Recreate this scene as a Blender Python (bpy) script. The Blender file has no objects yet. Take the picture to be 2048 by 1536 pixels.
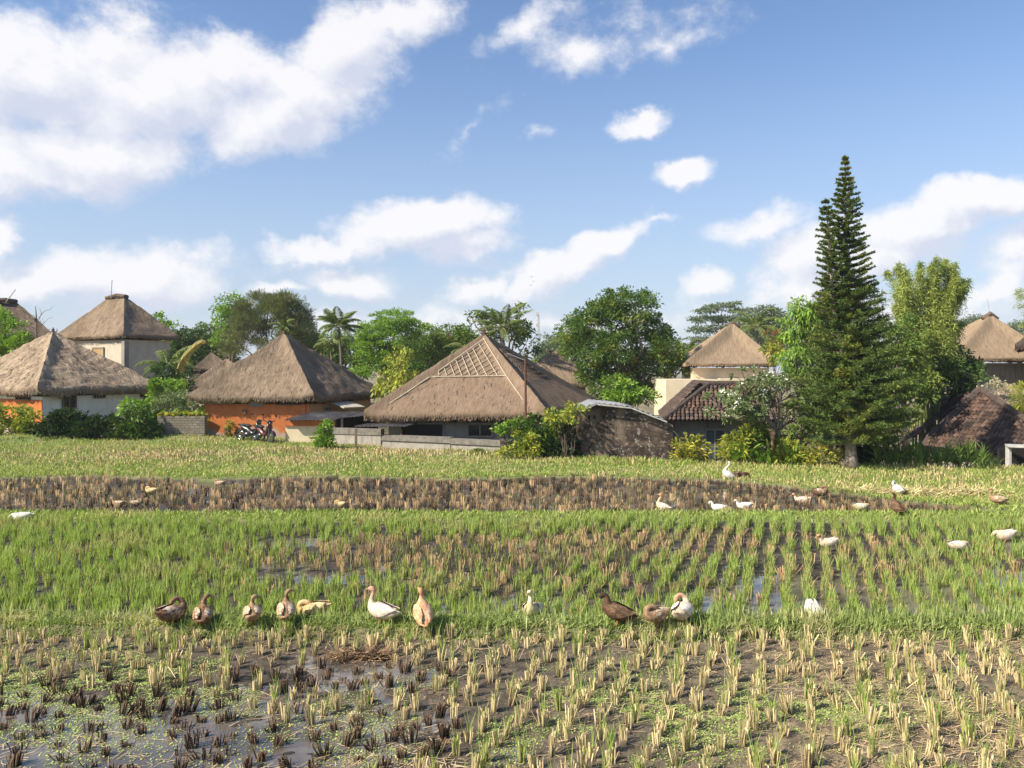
import bpy, math, random
import numpy as np
from mathutils import Vector
C = bpy.context.scene
col = C.collection
random.seed(7)
RS = np.random.RandomState(11)
PI = math.pi
CAMZ = 3.2
F = 1570.0            # focal length in pixels of a 2048 wide picture
# ------------------------------------------------------------------ camera, world, sun
cam = bpy.data.cameras.new('camera')
cam.sensor_width = 36.0
cam.lens = 36.0 * F / 2048
cam.shift_y = -28 / 2048
cam.clip_start = 0.1
cam.clip_end = 3000
camo = bpy.data.objects.new('camera', cam)
camo.location = (0, 0, CAMZ)
camo.rotation_euler = (PI / 2, 0, 0)
col.objects.link(camo)
C.camera = camo
C.view_settings.view_transform = 'Standard'
C.view_settings.look = 'None'
C.view_settings.exposure = 0.76
C.view_settings.gamma = 1.0
C.cycles.use_denoising = True
try:
    C.cycles.denoiser = 'OPENIMAGEDENOISE'
    C.cycles.denoising_prefilter = 'ACCURATE'
except Exception:
    pass
C.cycles.max_bounces = 6
C.cycles.diffuse_bounces = 3
C.cycles.transparent_max_bounces = 8
C.cycles.sample_clamp_indirect = 6

SUN_EL = math.radians(39)
SUN_AZ = math.radians(63)            # from the camera's back (-Y) towards the left (-X)
sdir = Vector((-math.sin(SUN_AZ) * math.cos(SUN_EL), -math.cos(SUN_AZ) * math.cos(SUN_EL), math.sin(SUN_EL)))
sun = bpy.data.lights.new('sun', 'SUN')
sun.energy = 5.0
sun.angle = math.radians(0.5)
sun.color = (1.0, 0.91, 0.76)
suno = bpy.data.objects.new('sun', sun)
suno.rotation_euler = (-sdir).to_track_quat('-Z', 'Y').to_euler()
suno.location = (-20, -20, 30)
col.objects.link(suno)


class NT:
    """small helper to write node trees"""
    def __init__(s, tree):
        s.t = tree
        s.n = tree.nodes
        s.l = tree.links

    def put(s, sock, v):
        if isinstance(v, bpy.types.NodeSocket):
            s.l.new(v, sock)
        elif v is not None:
            if hasattr(sock, 'default_value'):
                try:
                    sock.default_value = v
                except Exception:
                    sock.default_value = (v[0], v[1], v[2], 1)

    def node(s, kind, _props=None, _out=0, **kw):
        nd = s.n.new(kind)
        for k, v in (_props or {}).items():
            setattr(nd, k, v)
        for k, v in kw.items():
            key = int(k[1:]) if k[0] == 'i' and k[1:].isdigit() else k.replace('_', ' ')
            s.put(nd.inputs[key], v)
        return nd.outputs[_out]

    def math(s, op, a, b=None, c=None, clamp=False):
        nd = s.n.new('ShaderNodeMath')
        nd.operation = op
        nd.use_clamp = clamp
        for i, v in enumerate((a, b, c)):
            if v is not None:
                s.put(nd.inputs[i], v)
        return nd.outputs[0]

    def vmath(s, op, a, b=None, out=0):
        nd = s.n.new('ShaderNodeVectorMath')
        nd.operation = op
        s.put(nd.inputs[0], a)
        if b is not None:
            s.put(nd.inputs[1], b)
        return nd.outputs[out]

    def mix(s, f, a, b, mode='MIX'):
        nd = s.n.new('ShaderNodeMix')
        nd.data_type = 'RGBA'
        nd.blend_type = mode
        s.put(nd.inputs[0], f)
        for i, v in ((6, a), (7, b)):
            if isinstance(v, tuple) and len(v) == 3:
                v = v + (1,)
            s.put(nd.inputs[i], v)
        return nd.outputs[2]

    def ramp(s, f, a, b, lo=0.0, hi=1.0):
        """map range a..b of f to lo..hi, smooth"""
        nd = s.n.new('ShaderNodeMapRange')
        nd.interpolation_type = 'SMOOTHSTEP'
        s.put(nd.inputs[0], f)
        nd.inputs[1].default_value = a
        nd.inputs[2].default_value = b
        nd.inputs[3].default_value = lo
        nd.inputs[4].default_value = hi
        return nd.outputs[0]

    def noise(s, vec, scale, detail=4, rough=0.55, dist=0.0, out=0):
        return s.node('ShaderNodeTexNoise', _out=out, Vector=vec, Scale=scale, Detail=detail, Roughness=rough, Distortion=dist)

    def mapping(s, vec, scale=(1, 1, 1), loc=(0, 0, 0), rot=(0, 0, 0), kind='POINT'):
        nd = s.n.new('ShaderNodeMapping')
        nd.vector_type = kind
        s.put(nd.inputs[0], vec)
        nd.inputs[1].default_value = loc
        nd.inputs[2].default_value = rot
        nd.inputs[3].default_value = scale
        return nd.outputs[0]


# ---- world: physical sky with cloud banks given by compass direction and height
W = bpy.data.worlds.new('World')
C.world = W
W.use_nodes = True
w = NT(W.node_tree)
W.node_tree.nodes.clear()
skyn = W.node_tree.nodes.new('ShaderNodeTexSky')
skyn.sky_type = 'NISHITA'
skyn.sun_disc = False
skyn.sun_elevation = SUN_EL
skyn.sun_rotation = math.atan2(sdir.x, sdir.y)
skyn.air_density = 1.0
skyn.dust_density = 0.6
skyn.ozone_density = 1.6
tc = W.node_tree.nodes.new('ShaderNodeTexCoord').outputs['Generated']
sep = W.node_tree.nodes.new('ShaderNodeSeparateXYZ')
w.l.new(tc, sep.inputs[0])
az = w.math('ARCTAN2', sep.outputs[0], sep.outputs[1])
el = w.math('ARCSINE', sep.outputs[2])
comb = W.node_tree.nodes.new('ShaderNodeCombineXYZ')
w.l.new(az, comb.inputs[0])
w.l.new(el, comb.inputs[1])
AE = comb.outputs[0]


def after(v, acc):
    # evaluate in sequence: keeps the shader's stack small
    nd = w.n.new('ShaderNodeVectorMath')
    nd.operation = 'MULTIPLY_ADD'
    w.put(nd.inputs[0], acc)
    nd.inputs[1].default_value = (1e-9, 1e-9, 1e-9)
    w.put(nd.inputs[2], v)
    return nd.outputs[0]


def cloud_field(off, prev=None):
    v0 = w.vmath('ADD', AE, off) if off else AE
    if prev is not None:
        v0 = after(v0, prev)
    wn = w.node('ShaderNodeTexNoise', _out=1, Vector=v0, Scale=7.0, Detail=5.0, Roughness=0.6)
    wv = w.vmath('SCALE', w.vmath('SUBTRACT', wn, (0.5, 0.5, 0.5)))
    wv.node.inputs[3].default_value = 0.11
    v = w.vmath('ADD', v0, wv)
    acc = None
    for (cx, cy, rx, ry, rot, amp) in CLOUDS:
        a = math.atan((cx - 1024) / F)
        e = math.atan((740 - cy) / F * math.cos(a))
        k = math.cos(a) * math.cos(a) / F
        m = w.mapping(v if acc is None else after(v, acc), (rx * k * 1.25, ry * math.cos(a) / F * 1.25, 1), (a, e, 0), (0, 0, math.radians(rot)), 'TEXTURE')
        ln = w.vmath('LENGTH', m, out=1)
        f = w.math('MULTIPLY', w.math('SUBTRACT', 1.0, ln), amp)
        acc = f if acc is None else w.math('SMOOTH_MAX', acc, f, 0.12)
    n = w.noise(w.mapping(v0, (1.0, 1.35, 1)), 14.0, 10, 0.68)
    n = w.math('MULTIPLY', w.math('SUBTRACT', n, 0.5), 1.25)
    return w.math('ADD', acc, n)


# px, py, rx, ry, rotation (deg, + = right side up), strength
CLOUDS = [
    (60, 150, 220, 120, 10, 1.1), (290, 170, 260, 120, 5, 1.15), (170, 300, 300, 80, 3, 1.0), (480, 120, 120, 70, -20, 0.9),
    (560, 215, 190, 90, 25, 1.1), (700, 95, 170, 95, 40, 1.0), (800, 30, 130, 60, 20, 0.8), (0, 340, 200, 60, 10, 1.0),
    (1170, 90, 120, 50, 0, 0.62), (1050, 35, 130, 36, 20, 0.42), (1340, 60, 100, 30, 0, 0.3), (1190, 40, 300, 50, 5, 0.25),
    (1285, 235, 66, 26, 15, 0.95), (1360, 338, 74, 32, 10, 1.0), (1180, 110, 60, 30, 0, 0.5),
    (840, 460, 185, 56, 10, 1.25), (640, 505, 110, 30, 5, 1.0), (700, 560, 110, 28, -5, 0.9), (560, 575, 80, 18, 0, 0.8), (940, 500, 100, 40, 10, 0.9),
    (230, 545, 240, 60, 5, 1.15), (80, 575, 150, 50, 15, 1.1), (380, 520, 70, 40, 0, 0.5), (0, 460, 40, 50, 0, 0.9),
    (960, 575, 90, 28, 25, 0.9), (1090, 555, 120, 38, 25, 1.0), (1200, 505, 120, 38, 30, 1.0), (1295, 455, 60, 14, 10, 0.6), (1400, 570, 70, 36, 30, 0.9),
    (1530, 450, 120, 34, 5, 0.7), (1620, 510, 130, 60, 20, 0.9), (1850, 455, 190, 56, 15, 1.1), (1960, 412, 105, 44, -5, 1.25), (1760, 520, 200, 50, 10, 0.8),
    (2050, 500, 120, 60, 0, 0.8), (1990, 575, 140, 34, 15, 0.9), (1600, 560, 120, 50, 20, 0.9), (900, 640, 700, 30, 0, 0.55), (1750, 620, 500, 40, 0, 0.6),
    (930, 275, 90, 14, 35, 0.2), (1060, 265, 30, 14, 0, 0.3),
    (-400, 300, 300, 120, 0, 1.1), (2500, 350, 300, 100, 0, 1.1), (2400, 100, 200, 60, 0, 0.9)]
cf = cloud_field(None)
cf2 = cloud_field((-0.02, 0.026, 0), cf)
dens = w.ramp(cf, 0.0, 0.58)
lit = w.math('ADD', 0.52, w.math('MULTIPLY', w.math('SUBTRACT', cf, cf2), 1.5), clamp=True)
ccol = w.mix(lit, (5.9, 6.2, 7.3), (8.9, 8.7, 8.75))
sat = w.node('ShaderNodeHueSaturation', Hue=0.505, Saturation=1.14, Value=1.5, Color=skyn.outputs[0])
hz = w.ramp(el, 0.0, 0.42, 1.0, 0.0)
skyc = w.mix(w.math('MULTIPLY', hz, 0.7), sat, (3.9, 4.75, 6.4))
skyc = w.mix(w.math('MULTIPLY', dens, 0.9), skyc, ccol)
bg = W.node_tree.nodes.new('ShaderNodeBackground')
w.l.new(skyc, bg.inputs[0])
bg.inputs[1].default_value = 0.07
wo = W.node_tree.nodes.new('ShaderNodeOutputWorld')
w.l.new(bg.outputs[0], wo.inputs[0])
W.cycles.sampling_method = 'MANUAL'
W.cycles.sample_map_resolution = 512


# ------------------------------------------------------------------ helpers
def P(px, py, d):
    return np.array([(px - 1024) * d / F, d, CAMZ - (py - 740) * d / F])


def hash2(ix, iy, seed):
    h = (ix.astype(np.int64) * 374761393 + iy.astype(np.int64) * 668265263 + seed * 974634777) & 0x7fffffff
    h = ((h ^ (h >> 13)) * 1274126177) & 0x7fffffff
    h = h ^ (h >> 16)
    return (h & 0xffff) / 65535.0


def vnoise(x, y, seed=0):
    x = np.asarray(x, float)
    y = np.asarray(y, float)
    ix, iy = np.floor(x), np.floor(y)
    fx, fy = x - ix, y - iy
    fx, fy = fx * fx * (3 - 2 * fx), fy * fy * (3 - 2 * fy)
    a, b = hash2(ix, iy, seed), hash2(ix + 1, iy, seed)
    c, d = hash2(ix, iy + 1, seed), hash2(ix + 1, iy + 1, seed)
    return (a * (1 - fx) + b * fx) * (1 - fy) + (c * (1 - fx) + d * fx) * fy


def fbm(x, y, octv=4, seed=0):
    s, a, t = 0, 1.0, 0
    for o in range(octv):
        s = s + a * vnoise(np.asarray(x) * 2 ** o, np.asarray(y) * 2 ** o, seed + o)
        t += a
        a *= 0.5
    return s / t          # 0..1


def sstep(a, b, x):
    t = np.clip((np.asarray(x, float) - a) / (b - a), 0, 1)
    return t * t * (3 - 2 * t)


def tag(o, label=None, cat=None, group=None, kind=None):
    if label:
        o['label'] = label
    if cat:
        o['category'] = cat
    if group:
        o['group'] = group
    if kind:
        o['kind'] = kind
    return o


def empty(name, loc=(0, 0, 0), rz=0.0):
    o = bpy.data.objects.new(name, None)
    o.empty_display_size = 0.2
    o.location = loc
    o.rotation_euler = (0, 0, rz)
    col.objects.link(o)
    return o


class G:
    """collects geometry (quads and tris) for ONE mesh"""
    def __init__(s):
        s.v, s.f, s.m, s.uv, s.n = [], [], [], [], 0

    def add(s, V, Fc, mat=0, uv=None):
        V = np.asarray(V, float).reshape(-1, 3)
        Fc = np.asarray(Fc, int)
        s.v.append(V)
        s.f.append(Fc + s.n)
        s.m.append(np.full(len(Fc), mat, int))
        s.uv.append(np.zeros((len(V), 2)) if uv is None else np.asarray(uv, float))
        s.n += len(V)
        return s

    def quads(s, Q, mat=0):
        """Q: (n,4,3)"""
        n = len(Q)
        uv = np.tile(np.array([[0, 0], [1, 0], [1, 1], [0, 1.0]]), (n, 1))
        return s.add(np.asarray(Q).reshape(-1, 3), np.arange(n * 4).reshape(n, 4), mat, uv)

    def box(s, c, size, rz=0.0, mat=0, tilt=None):
        x, y, z = [q / 2 for q in size]
        V = np.array([[-x, -y, -z], [x, -y, -z], [x, y, -z], [-x, y, -z], [-x, -y, z], [x, -y, z], [x, y, z], [-x, y, z]])
        if tilt is not None:
            V = V @ np.array(tilt).T
        cr, sr = math.cos(rz), math.sin(rz)
        V = V @ np.array([[cr, sr, 0], [-sr, cr, 0], [0, 0, 1]])
        V = V + np.array(c)
        return s.add(V, [[0, 3, 2, 1], [4, 5, 6, 7], [0, 1, 5, 4], [1, 2, 6, 5], [2, 3, 7, 6], [3, 0, 4, 7]], mat)

    def bar(s, a, b, wdt, hgt, mat=0, up=(0, 0, 1)):
        a, b = np.array(a, float), np.array(b, float)
        d = b - a
        d = d / np.linalg.norm(d)
        u = np.array(up, float)
        r = np.cross(d, u)
        if np.linalg.norm(r) < 1e-3:
            r = np.cross(d, [1, 0, 0])
        r = r / np.linalg.norm(r) * wdt / 2
        u = np.cross(r, d)
        u = u / np.linalg.norm(u) * hgt / 2
        V = [a - r - u, a + r - u, a + r + u, a - r + u, b - r - u, b + r - u, b + r + u, b - r + u]
        return s.add(V, [[0, 1, 2, 3], [7, 6, 5, 4], [4, 5, 1, 0], [5, 6, 2, 1], [6, 7, 3, 2], [7, 4, 0, 3]], mat)

    def tube(s, path, rad, n=6, mat=0, cap=True, flat=1.0):
        path = np.array(path, float)
        k = len(path)
        rad = np.full(k, rad) if np.isscalar(rad) else np.array(rad, float)
        t = np.gradient(path, axis=0)
        t /= np.linalg.norm(t, axis=1)[:, None] + 1e-9
        ref = np.array([0, 0, 1.0]) if abs(t[:, 2]).mean() < 0.8 else np.array([1.0, 0, 0])
        r = np.cross(t, ref)
        r /= np.linalg.norm(r, axis=1)[:, None] + 1e-9
        u = np.cross(r, t)
        a = np.arange(n) / n * 2 * PI
        V = path[:, None, :] + rad[:, None, None] * (np.cos(a)[None, :, None] * r[:, None, :] + flat * np.sin(a)[None, :, None] * u[:, None, :])
        Fc = []
        for i in range(k - 1):
            for j in range(n):
                Fc.append([i * n + j, i * n + (j + 1) % n, (i + 1) * n + (j + 1) % n, (i + 1) * n + j])
        L = np.concatenate([[0], np.cumsum(np.linalg.norm(np.diff(path, axis=0), axis=1))])
        uv = np.stack([np.tile(a / (2 * PI), k), np.repeat(L, n)], 1)
        if cap and n >= 3:
            V = np.concatenate([V.reshape(-1, 3), path[:1], path[-1:]])
            uv = np.concatenate([uv, [[0, 0], [0, 0]]])
            c0, c1 = k * n, k * n + 1
            for j in range(0, n):
                Fc.append([c0, (j + 1) % n, j, j])
                Fc.append([c1, (k - 1) * n + j, (k - 1) * n + (j + 1) % n, (k - 1) * n + (j + 1) % n])
        Fc = np.array(Fc)
        return s.add(V.reshape(-1, 3), Fc, mat, uv)

    def ell(s, c, r, nu=12, nv=8, mat=0, M=None):
        a = np.arange(nu) / nu * 2 * PI
        b = np.linspace(-PI / 2, PI / 2, nv)
        V = np.stack([np.outer(np.cos(b), np.cos(a)), np.outer(np.cos(b), np.sin(a)), np.outer(np.sin(b), np.ones(nu))], -1).reshape(-1, 3) * np.array(r)
        if M is not None:
            V = V @ np.array(M).T
        V = V + np.array(c)
        Fc = [[i * nu + j, i * nu + (j + 1) % nu, (i + 1) * nu + (j + 1) % nu, (i + 1) * nu + j] for i in range(nv - 1) for j in range(nu)]
        return s.add(V, Fc, mat)

    def grid(s, V, mat=0, uv=None):
        """V: (a,b,3)"""
        a, b = V.shape[:2]
        i, j = np.meshgrid(np.arange(a - 1), np.arange(b - 1), indexing='ij')
        i, j = i.ravel(), j.ravel()
        Fc = np.stack([i * b + j, i * b + j + 1, (i + 1) * b + j + 1, (i + 1) * b + j], 1)
        return s.add(V.reshape(-1, 3), Fc, mat, None if uv is None else uv.reshape(-1, 2))

    def mesh(s, name, mats, smooth=False):
        V = np.concatenate(s.v)
        Fc = np.concatenate(s.f)
        MI = np.concatenate(s.m)
        UV = np.concatenate(s.uv)
        tri = Fc[:, 3] == Fc[:, 2]
        cnt = np.where(tri, 3, 4)
        start = np.concatenate([[0], np.cumsum(cnt)[:-1]])
        mask = np.ones((len(Fc), 4), bool)
        mask[tri, 3] = False
        li = Fc[mask]
        me = bpy.data.meshes.new(name)
        me.vertices.add(len(V))
        me.vertices.foreach_set('co', V.astype(np.float32).ravel())
        me.loops.add(len(li))
        me.loops.foreach_set('vertex_index', li.astype(np.int32))
        me.polygons.add(len(Fc))
        me.polygons.foreach_set('loop_start', start.astype(np.int32))
        me.polygons.foreach_set('material_index', MI.astype(np.int32))
        me.polygons.foreach_set('use_smooth', np.full(len(Fc), bool(smooth)))
        for m in (mats if isinstance(mats, (list, tuple)) else [mats]):
            me.materials.append(m)
        ul = me.uv_layers.new(name='UVMap')
        ul.data.foreach_set('uv', UV[li].astype(np.float32).ravel())
        me.update(calc_edges=True)
        me.validate()
        return me

    def build(s, name, mats, parent=None, smooth=False, loc=None):
        o = bpy.data.objects.new(name, s.mesh(name, mats, smooth))
        if loc is not None:
            o.location = loc
        col.objects.link(o)
        if parent is not None:
            o.parent = parent
        return o


def local(root, o):
    """o was built in world coordinates: keep it there under root"""
    o.parent = root
    o.matrix_parent_inverse = root.matrix_basis.inverted()
    return o


def copy_tree(o, parent=None):
    c = o.copy()
    col.objects.link(c)
    if parent is not None:
        c.parent = parent
    for ch in o.children:
        copy_tree(ch, c)
    return c


# ------------------------------------------------------------------ materials
def new_mat(name):
    m = bpy.data.materials.new(name)
    m.use_nodes = True
    m.node_tree.nodes.clear()
    t = NT(m.node_tree)
    out = m.node_tree.nodes.new('ShaderNodeOutputMaterial')
    return m, t, out


def principled(t, color, rough=0.8, bump=None, bstr=0.3, bdist=0.02, metal=0.0, spec=0.3, normal=None):
    p = t.n.new('ShaderNodeBsdfPrincipled')
    t.put(p.inputs['Base Color'], color if not (isinstance(color, tuple) and len(color) == 3) else color + (1,))
    t.put(p.inputs['Roughness'], rough)
    p.inputs['Metallic'].default_value = metal
    p.inputs['Specular IOR Level'].default_value = spec
    if bump is not None:
        b = t.n.new('ShaderNodeBump')
        b.inputs['Strength'].default_value = bstr
        b.inputs['Distance'].default_value = bdist
        t.l.new(bump, b.inputs['Height'])
        t.l.new(b.outputs[0], p.inputs['Normal'])
    return p.outputs[0]


def coords(t, kind='Object'):
    return t.n.new('ShaderNodeTexCoord').outputs[kind]


def simple(name, c1, c2=None, scale=3.0, rough=0.8, bstr=0.3, bdist=0.01, metal=0.0, spec=0.3, island=0.0, stretch=(1, 1, 1), c3=None, scale3=0.7):
    m, t, out = new_mat(name)
    co = t.mapping(coords(t), stretch)
    n = t.noise(co, scale, 6, 0.6)
    c = t.mix(t.ramp(n, 0.35, 0.65), c1, c2 or c1)
    if c3:
        n3 = t.noise(co, scale3, 5, 0.6)
        c = t.mix(t.ramp(n3, 0.48, 0.66), c, c3)
    if island:
        geo = t.n.new('ShaderNodeNewGeometry').outputs['Random Per Island']
        v = t.math('ADD', 1 - island, t.math('MULTIPLY', geo, 2 * island))
        c = t.vmath('MULTIPLY', c, t.node('ShaderNodeCombineXYZ', i0=v, i1=v, i2=v))
    t.l.new(principled(t, c, rough, n, bstr, bdist, metal, spec), out.inputs[0])
    return m


def leaf_mat(name, c1, c2, c3=None, trans=0.28, scale=0.9, rough=0.55, var=0.35):
    m, t, out = new_mat(name)
    geo = t.n.new('ShaderNodeNewGeometry')
    rnd = geo.outputs['Random Per Island']
    c = t.mix(rnd, c1, c2)
    co = coords(t)
    n = t.noise(co, scale, 3, 0.5)
    if c3:
        c = t.mix(t.ramp(n, 0.5, 0.68), c, c3)
    h = t.math('FRACT', t.math('MULTIPLY', rnd, 37.13))
    v = t.math('ADD', 1 - var, t.math('MULTIPLY', h, 2 * var))
    c = t.vmath('MULTIPLY', c, t.node('ShaderNodeCombineXYZ', i0=v, i1=v, i2=v))
    p = principled(t, c, rough, spec=0.25)
    tr = t.n.new('ShaderNodeBsdfTranslucent')
    t.l.new(t.mix(1.0, c, (1.3, 1.35, 0.7), 'MULTIPLY'), tr.inputs[0])
    mx = t.n.new('ShaderNodeMixShader')
    mx.inputs[0].default_value = trans
    t.l.new(p, mx.inputs[1])
    t.l.new(tr.outputs[0], mx.inputs[2])
    t.l.new(mx.outputs[0], out.inputs[0])
    return m


def thatch_mat(name, c1, c2, dark, rough_amt=1.0, streak=0.5):
    m, t, out = new_mat(name)
    uv = coords(t, 'UV')
    fine = t.noise(t.mapping(uv, (16, 2.2, 1)), 1.0, 5, 0.7)
    mid = t.noise(t.mapping(uv, (4.5, 1.3, 1)), 1.0, 5, 0.65, 0.4)
    big = t.noise(t.mapping(uv, (0.5, 0.5, 1)), 1.0, 4, 0.6, 0.5)
    layer = t.noise(t.mapping(uv, (0.8, 5.5, 1)), 1.0, 4, 0.6, 0.6)
    c = t.mix(t.ramp(mid, 0.3, 0.7), c1, c2)
    c = t.mix(t.ramp(fine, 0.42, 0.72, 0, 0.75), c, dark)
    c = t.mix(t.ramp(layer, 0.5, 0.7, 0, 0.35 * rough_amt), c, dark)
    c = t.mix(t.math('MULTIPLY', t.ramp(big, 0.42, 0.66), streak), c, dark)
    c = t.mix(t.ramp(t.noise(t.mapping(uv, (1.6, 0.8, 1)), 1.0, 6, 0.7, 0.8), 0.55, 0.68, 0, 0.4), c, dark)
    hgt = t.math('ADD', t.math('MULTIPLY', fine, 0.5), t.math('ADD', t.math('MULTIPLY', mid, 0.5), t.math('MULTIPLY', layer, 0.45 * rough_amt)))
    t.l.new(principled(t, c, 0.95, hgt, 0.85, 0.09 * rough_amt, spec=0.05), out.inputs[0])
    return m


def wall_mat(name, base, base2, stain, low=None, lowz=(0.2, 1.0), sc=1.0, drip=0.5, rough=0.9, low_rel=0.0):
    """plaster with blotches, vertical drips of dirt and a worn band near the ground"""
    m, t, out = new_mat(name)
    co = coords(t)
    n1 = t.noise(co, 2.2 * sc, 7, 0.65)
    dr = t.noise(t.mapping(co, (3.0, 3.0, 0.35)), 1.6 * sc, 6, 0.65, 0.3)
    n2 = t.noise(co, 0.8 * sc, 6, 0.6, 0.5)
    c = t.mix(t.ramp(n1, 0.35, 0.65), base, base2)
    c = t.mix(t.math('MULTIPLY', t.ramp(dr, 0.5, 0.72), drip), c, stain)
    if low:
        s = t.n.new('ShaderNodeSeparateXYZ')
        t.l.new(co, s.inputs[0])
        hz_ = t.math('ADD', s.outputs[2], t.math('MULTIPLY', t.math('SUBTRACT', n2, 0.5), 2.6))
        c = t.mix(t.ramp(hz_, lowz[0], lowz[1], 1, 0), c, low)
    t.l.new(principled(t, c, rough, n1, 0.35, 0.02, spec=0.15), out.inputs[0])
    return m


MAT = {}
MAT['thatch_grey'] = thatch_mat('thatch_grey', (0.471, 0.364, 0.254), (0.340, 0.257, 0.181), (0.112, 0.082, 0.059), 1.5, 0.3)
MAT['thatch_old'] = thatch_mat('thatch_old', (0.312, 0.234, 0.162), (0.212, 0.156, 0.107), (0.074, 0.055, 0.039), 0.9, 0.5)
MAT['thatch_new'] = thatch_mat('thatch_new', (0.274, 0.197, 0.134), (0.224, 0.160, 0.106), (0.116, 0.075, 0.049), 0.55, 0.12)
MAT['thatch_pale'] = thatch_mat('thatch_pale', (0.326, 0.243, 0.160), (0.263, 0.195, 0.129), (0.136, 0.096, 0.062), 0.5, 0.2)
MAT['thatch_dark'] = thatch_mat('thatch_dark', (0.183, 0.140, 0.105), (0.122, 0.094, 0.068), (0.049, 0.035, 0.026), 0.9, 0.5)
MAT['orange'] = wall_mat('orange_plaster', (0.58, 0.19, 0.06), (0.47, 0.15, 0.05), (0.3, 0.1, 0.05), (0.42, 0.33, 0.26), (0.40, 0.62), 1.0, 0.35)
MAT['white'] = wall_mat('white_plaster', (0.8, 0.78, 0.7), (0.72, 0.7, 0.62), (0.38, 0.36, 0.3), None, sc=1.0, drip=0.45)
MAT['beige'] = wall_mat('beige_plaster', (0.52, 0.46, 0.36), (0.45, 0.395, 0.31), (0.33, 0.28, 0.21), None, drip=0.4)
MAT['cream'] = wall_mat('cream_plaster', (0.72, 0.6, 0.42), (0.66, 0.54, 0.37), (0.45, 0.34, 0.22), (0.5, 0.42, 0.33), (-0.9, -0.2), drip=0.3)
MAT['ochre'] = wall_mat('ochre_plaster', (0.42, 0.27, 0.13), (0.36, 0.24, 0.13), (0.22, 0.16, 0.1), None)
MAT['greywall'] = wall_mat('grey_plaster', (0.3, 0.27, 0.23), (0.24, 0.215, 0.185), (0.1, 0.085, 0.07), None, drip=0.6)
MAT['lowwall'] = wall_mat('low_wall_plaster', (0.38, 0.35, 0.3), (0.29, 0.265, 0.23), (0.16, 0.14, 0.12), (0.26, 0.22, 0.18), (-0.5, 0.3), drip=0.8, sc=1.4)
MAT['wallcap'] = simple('mossy_coping', (0.14, 0.125, 0.105), (0.22, 0.2, 0.17), 5, 0.9, 0.5, 0.02)


def stained_mat():
    m, t, out = new_mat('blackened_plaster')
    co = coords(t)
    n1 = t.noise(co, 1.1, 8, 0.68, 0.6)
    dr = t.noise(t.mapping(co, (3.2, 3.2, 0.28)), 1.5, 7, 0.7, 0.4)
    n3 = t.noise(co, 7.0, 8, 0.8, 0.2)
    c = t.mix(t.ramp(n1, 0.40, 0.6), (0.05, 0.038, 0.03), (0.21, 0.155, 0.115))
    c = t.mix(t.math('MULTIPLY', t.ramp(dr, 0.5, 0.62), 0.8), c, (0.045, 0.035, 0.03))
    s = t.n.new('ShaderNodeSeparateXYZ')
    t.l.new(co, s.inputs[0])
    # lime bloom: pale flakes low on the wall and to its right
    xr = t.ramp(s.outputs[0], 1.6, 4.6, -0.02, 0.075)
    k = t.math('ADD', t.math('ADD', n3, xr), t.math('MULTIPLY', t.math('SUBTRACT', dr, 0.5), 0.35))
    c = t.mix(t.ramp(k, 0.625, 0.68), c, (0.36, 0.31, 0.26))
    t.l.new(principled(t, c, 0.9, n3, 0.4, 0.02, spec=0.15), out.inputs[0])
    return m


MAT['stained'] = stained_mat()


def block_mat():
    m, t, out = new_mat('stone_block_wall')
    co = coords(t)
    sp = t.n.new('ShaderNodeSeparateXYZ')
    t.l.new(co, sp.inputs[0])
    v = t.node('ShaderNodeCombineXYZ', i0=sp.outputs[0], i1=sp.outputs[2], i2=0.0)
    br = t.n.new('ShaderNodeTexBrick')
    t.l.new(v, br.inputs['Vector'])
    br.inputs['Scale'].default_value = 2.2
    br.inputs['Color1'].default_value = (0.26, 0.225, 0.18, 1)
    br.inputs['Color2'].default_value = (0.19, 0.165, 0.13, 1)
    br.inputs['Mortar'].default_value = (0.11, 0.095, 0.075, 1)
    br.inputs['Mortar Size'].default_value = 0.025
    n = t.noise(co, 5, 6, 0.65)
    c = t.mix(t.ramp(n, 0.45, 0.7), br.outputs[0], (0.12, 0.11, 0.075))
    t.l.new(principled(t, c, 0.95, n, 0.5, 0.03, spec=0.1), out.inputs[0])
    return m


MAT['block'] = block_mat()
MAT['tile'] = simple('clay_tile', (0.115, 0.068, 0.048), (0.065, 0.045, 0.036), 2.2, 0.9, 0.4, 0.01, island=0.6, c3=(0.055, 0.042, 0.037), scale3=0.8)
MAT['tile_dark'] = simple('mossy_shaded_tile', (0.055, 0.042, 0.036), (0.1, 0.065, 0.05), 3, 0.9, 0.4, 0.01, island=0.5)  # moss tone, with tree shadow on the left slope painted into it
MAT['tile_ridge'] = simple('ridge_tile', (0.06, 0.045, 0.037), (0.1, 0.072, 0.058), 4, 0.9, 0.4, 0.01)
MAT['bamboo_pale'] = simple('pale_bamboo', (0.62, 0.54, 0.4), (0.48, 0.4, 0.28), 8, 0.7, 0.1)
MAT['clay'] = simple('dark_clay', (0.09, 0.055, 0.04), (0.15, 0.09, 0.06), 8, 0.8, 0.3)
MAT['terracotta'] = simple('terracotta', (0.5, 0.27, 0.15), (0.6, 0.36, 0.22), 8, 0.8, 0.3)
MAT['wood'] = simple('weathered_wood', (0.19, 0.125, 0.08), (0.12, 0.08, 0.05), 6, 0.8, 0.3, stretch=(1, 1, 0.2))
MAT['wood_red'] = simple('reddish_wood', (0.38, 0.21, 0.14), (0.28, 0.15, 0.1), 6, 0.7, 0.3)
MAT['rust'] = simple('rusty_pipe', (0.13, 0.05, 0.03), (0.09, 0.04, 0.03), 6, 0.7, 0.2)
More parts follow.
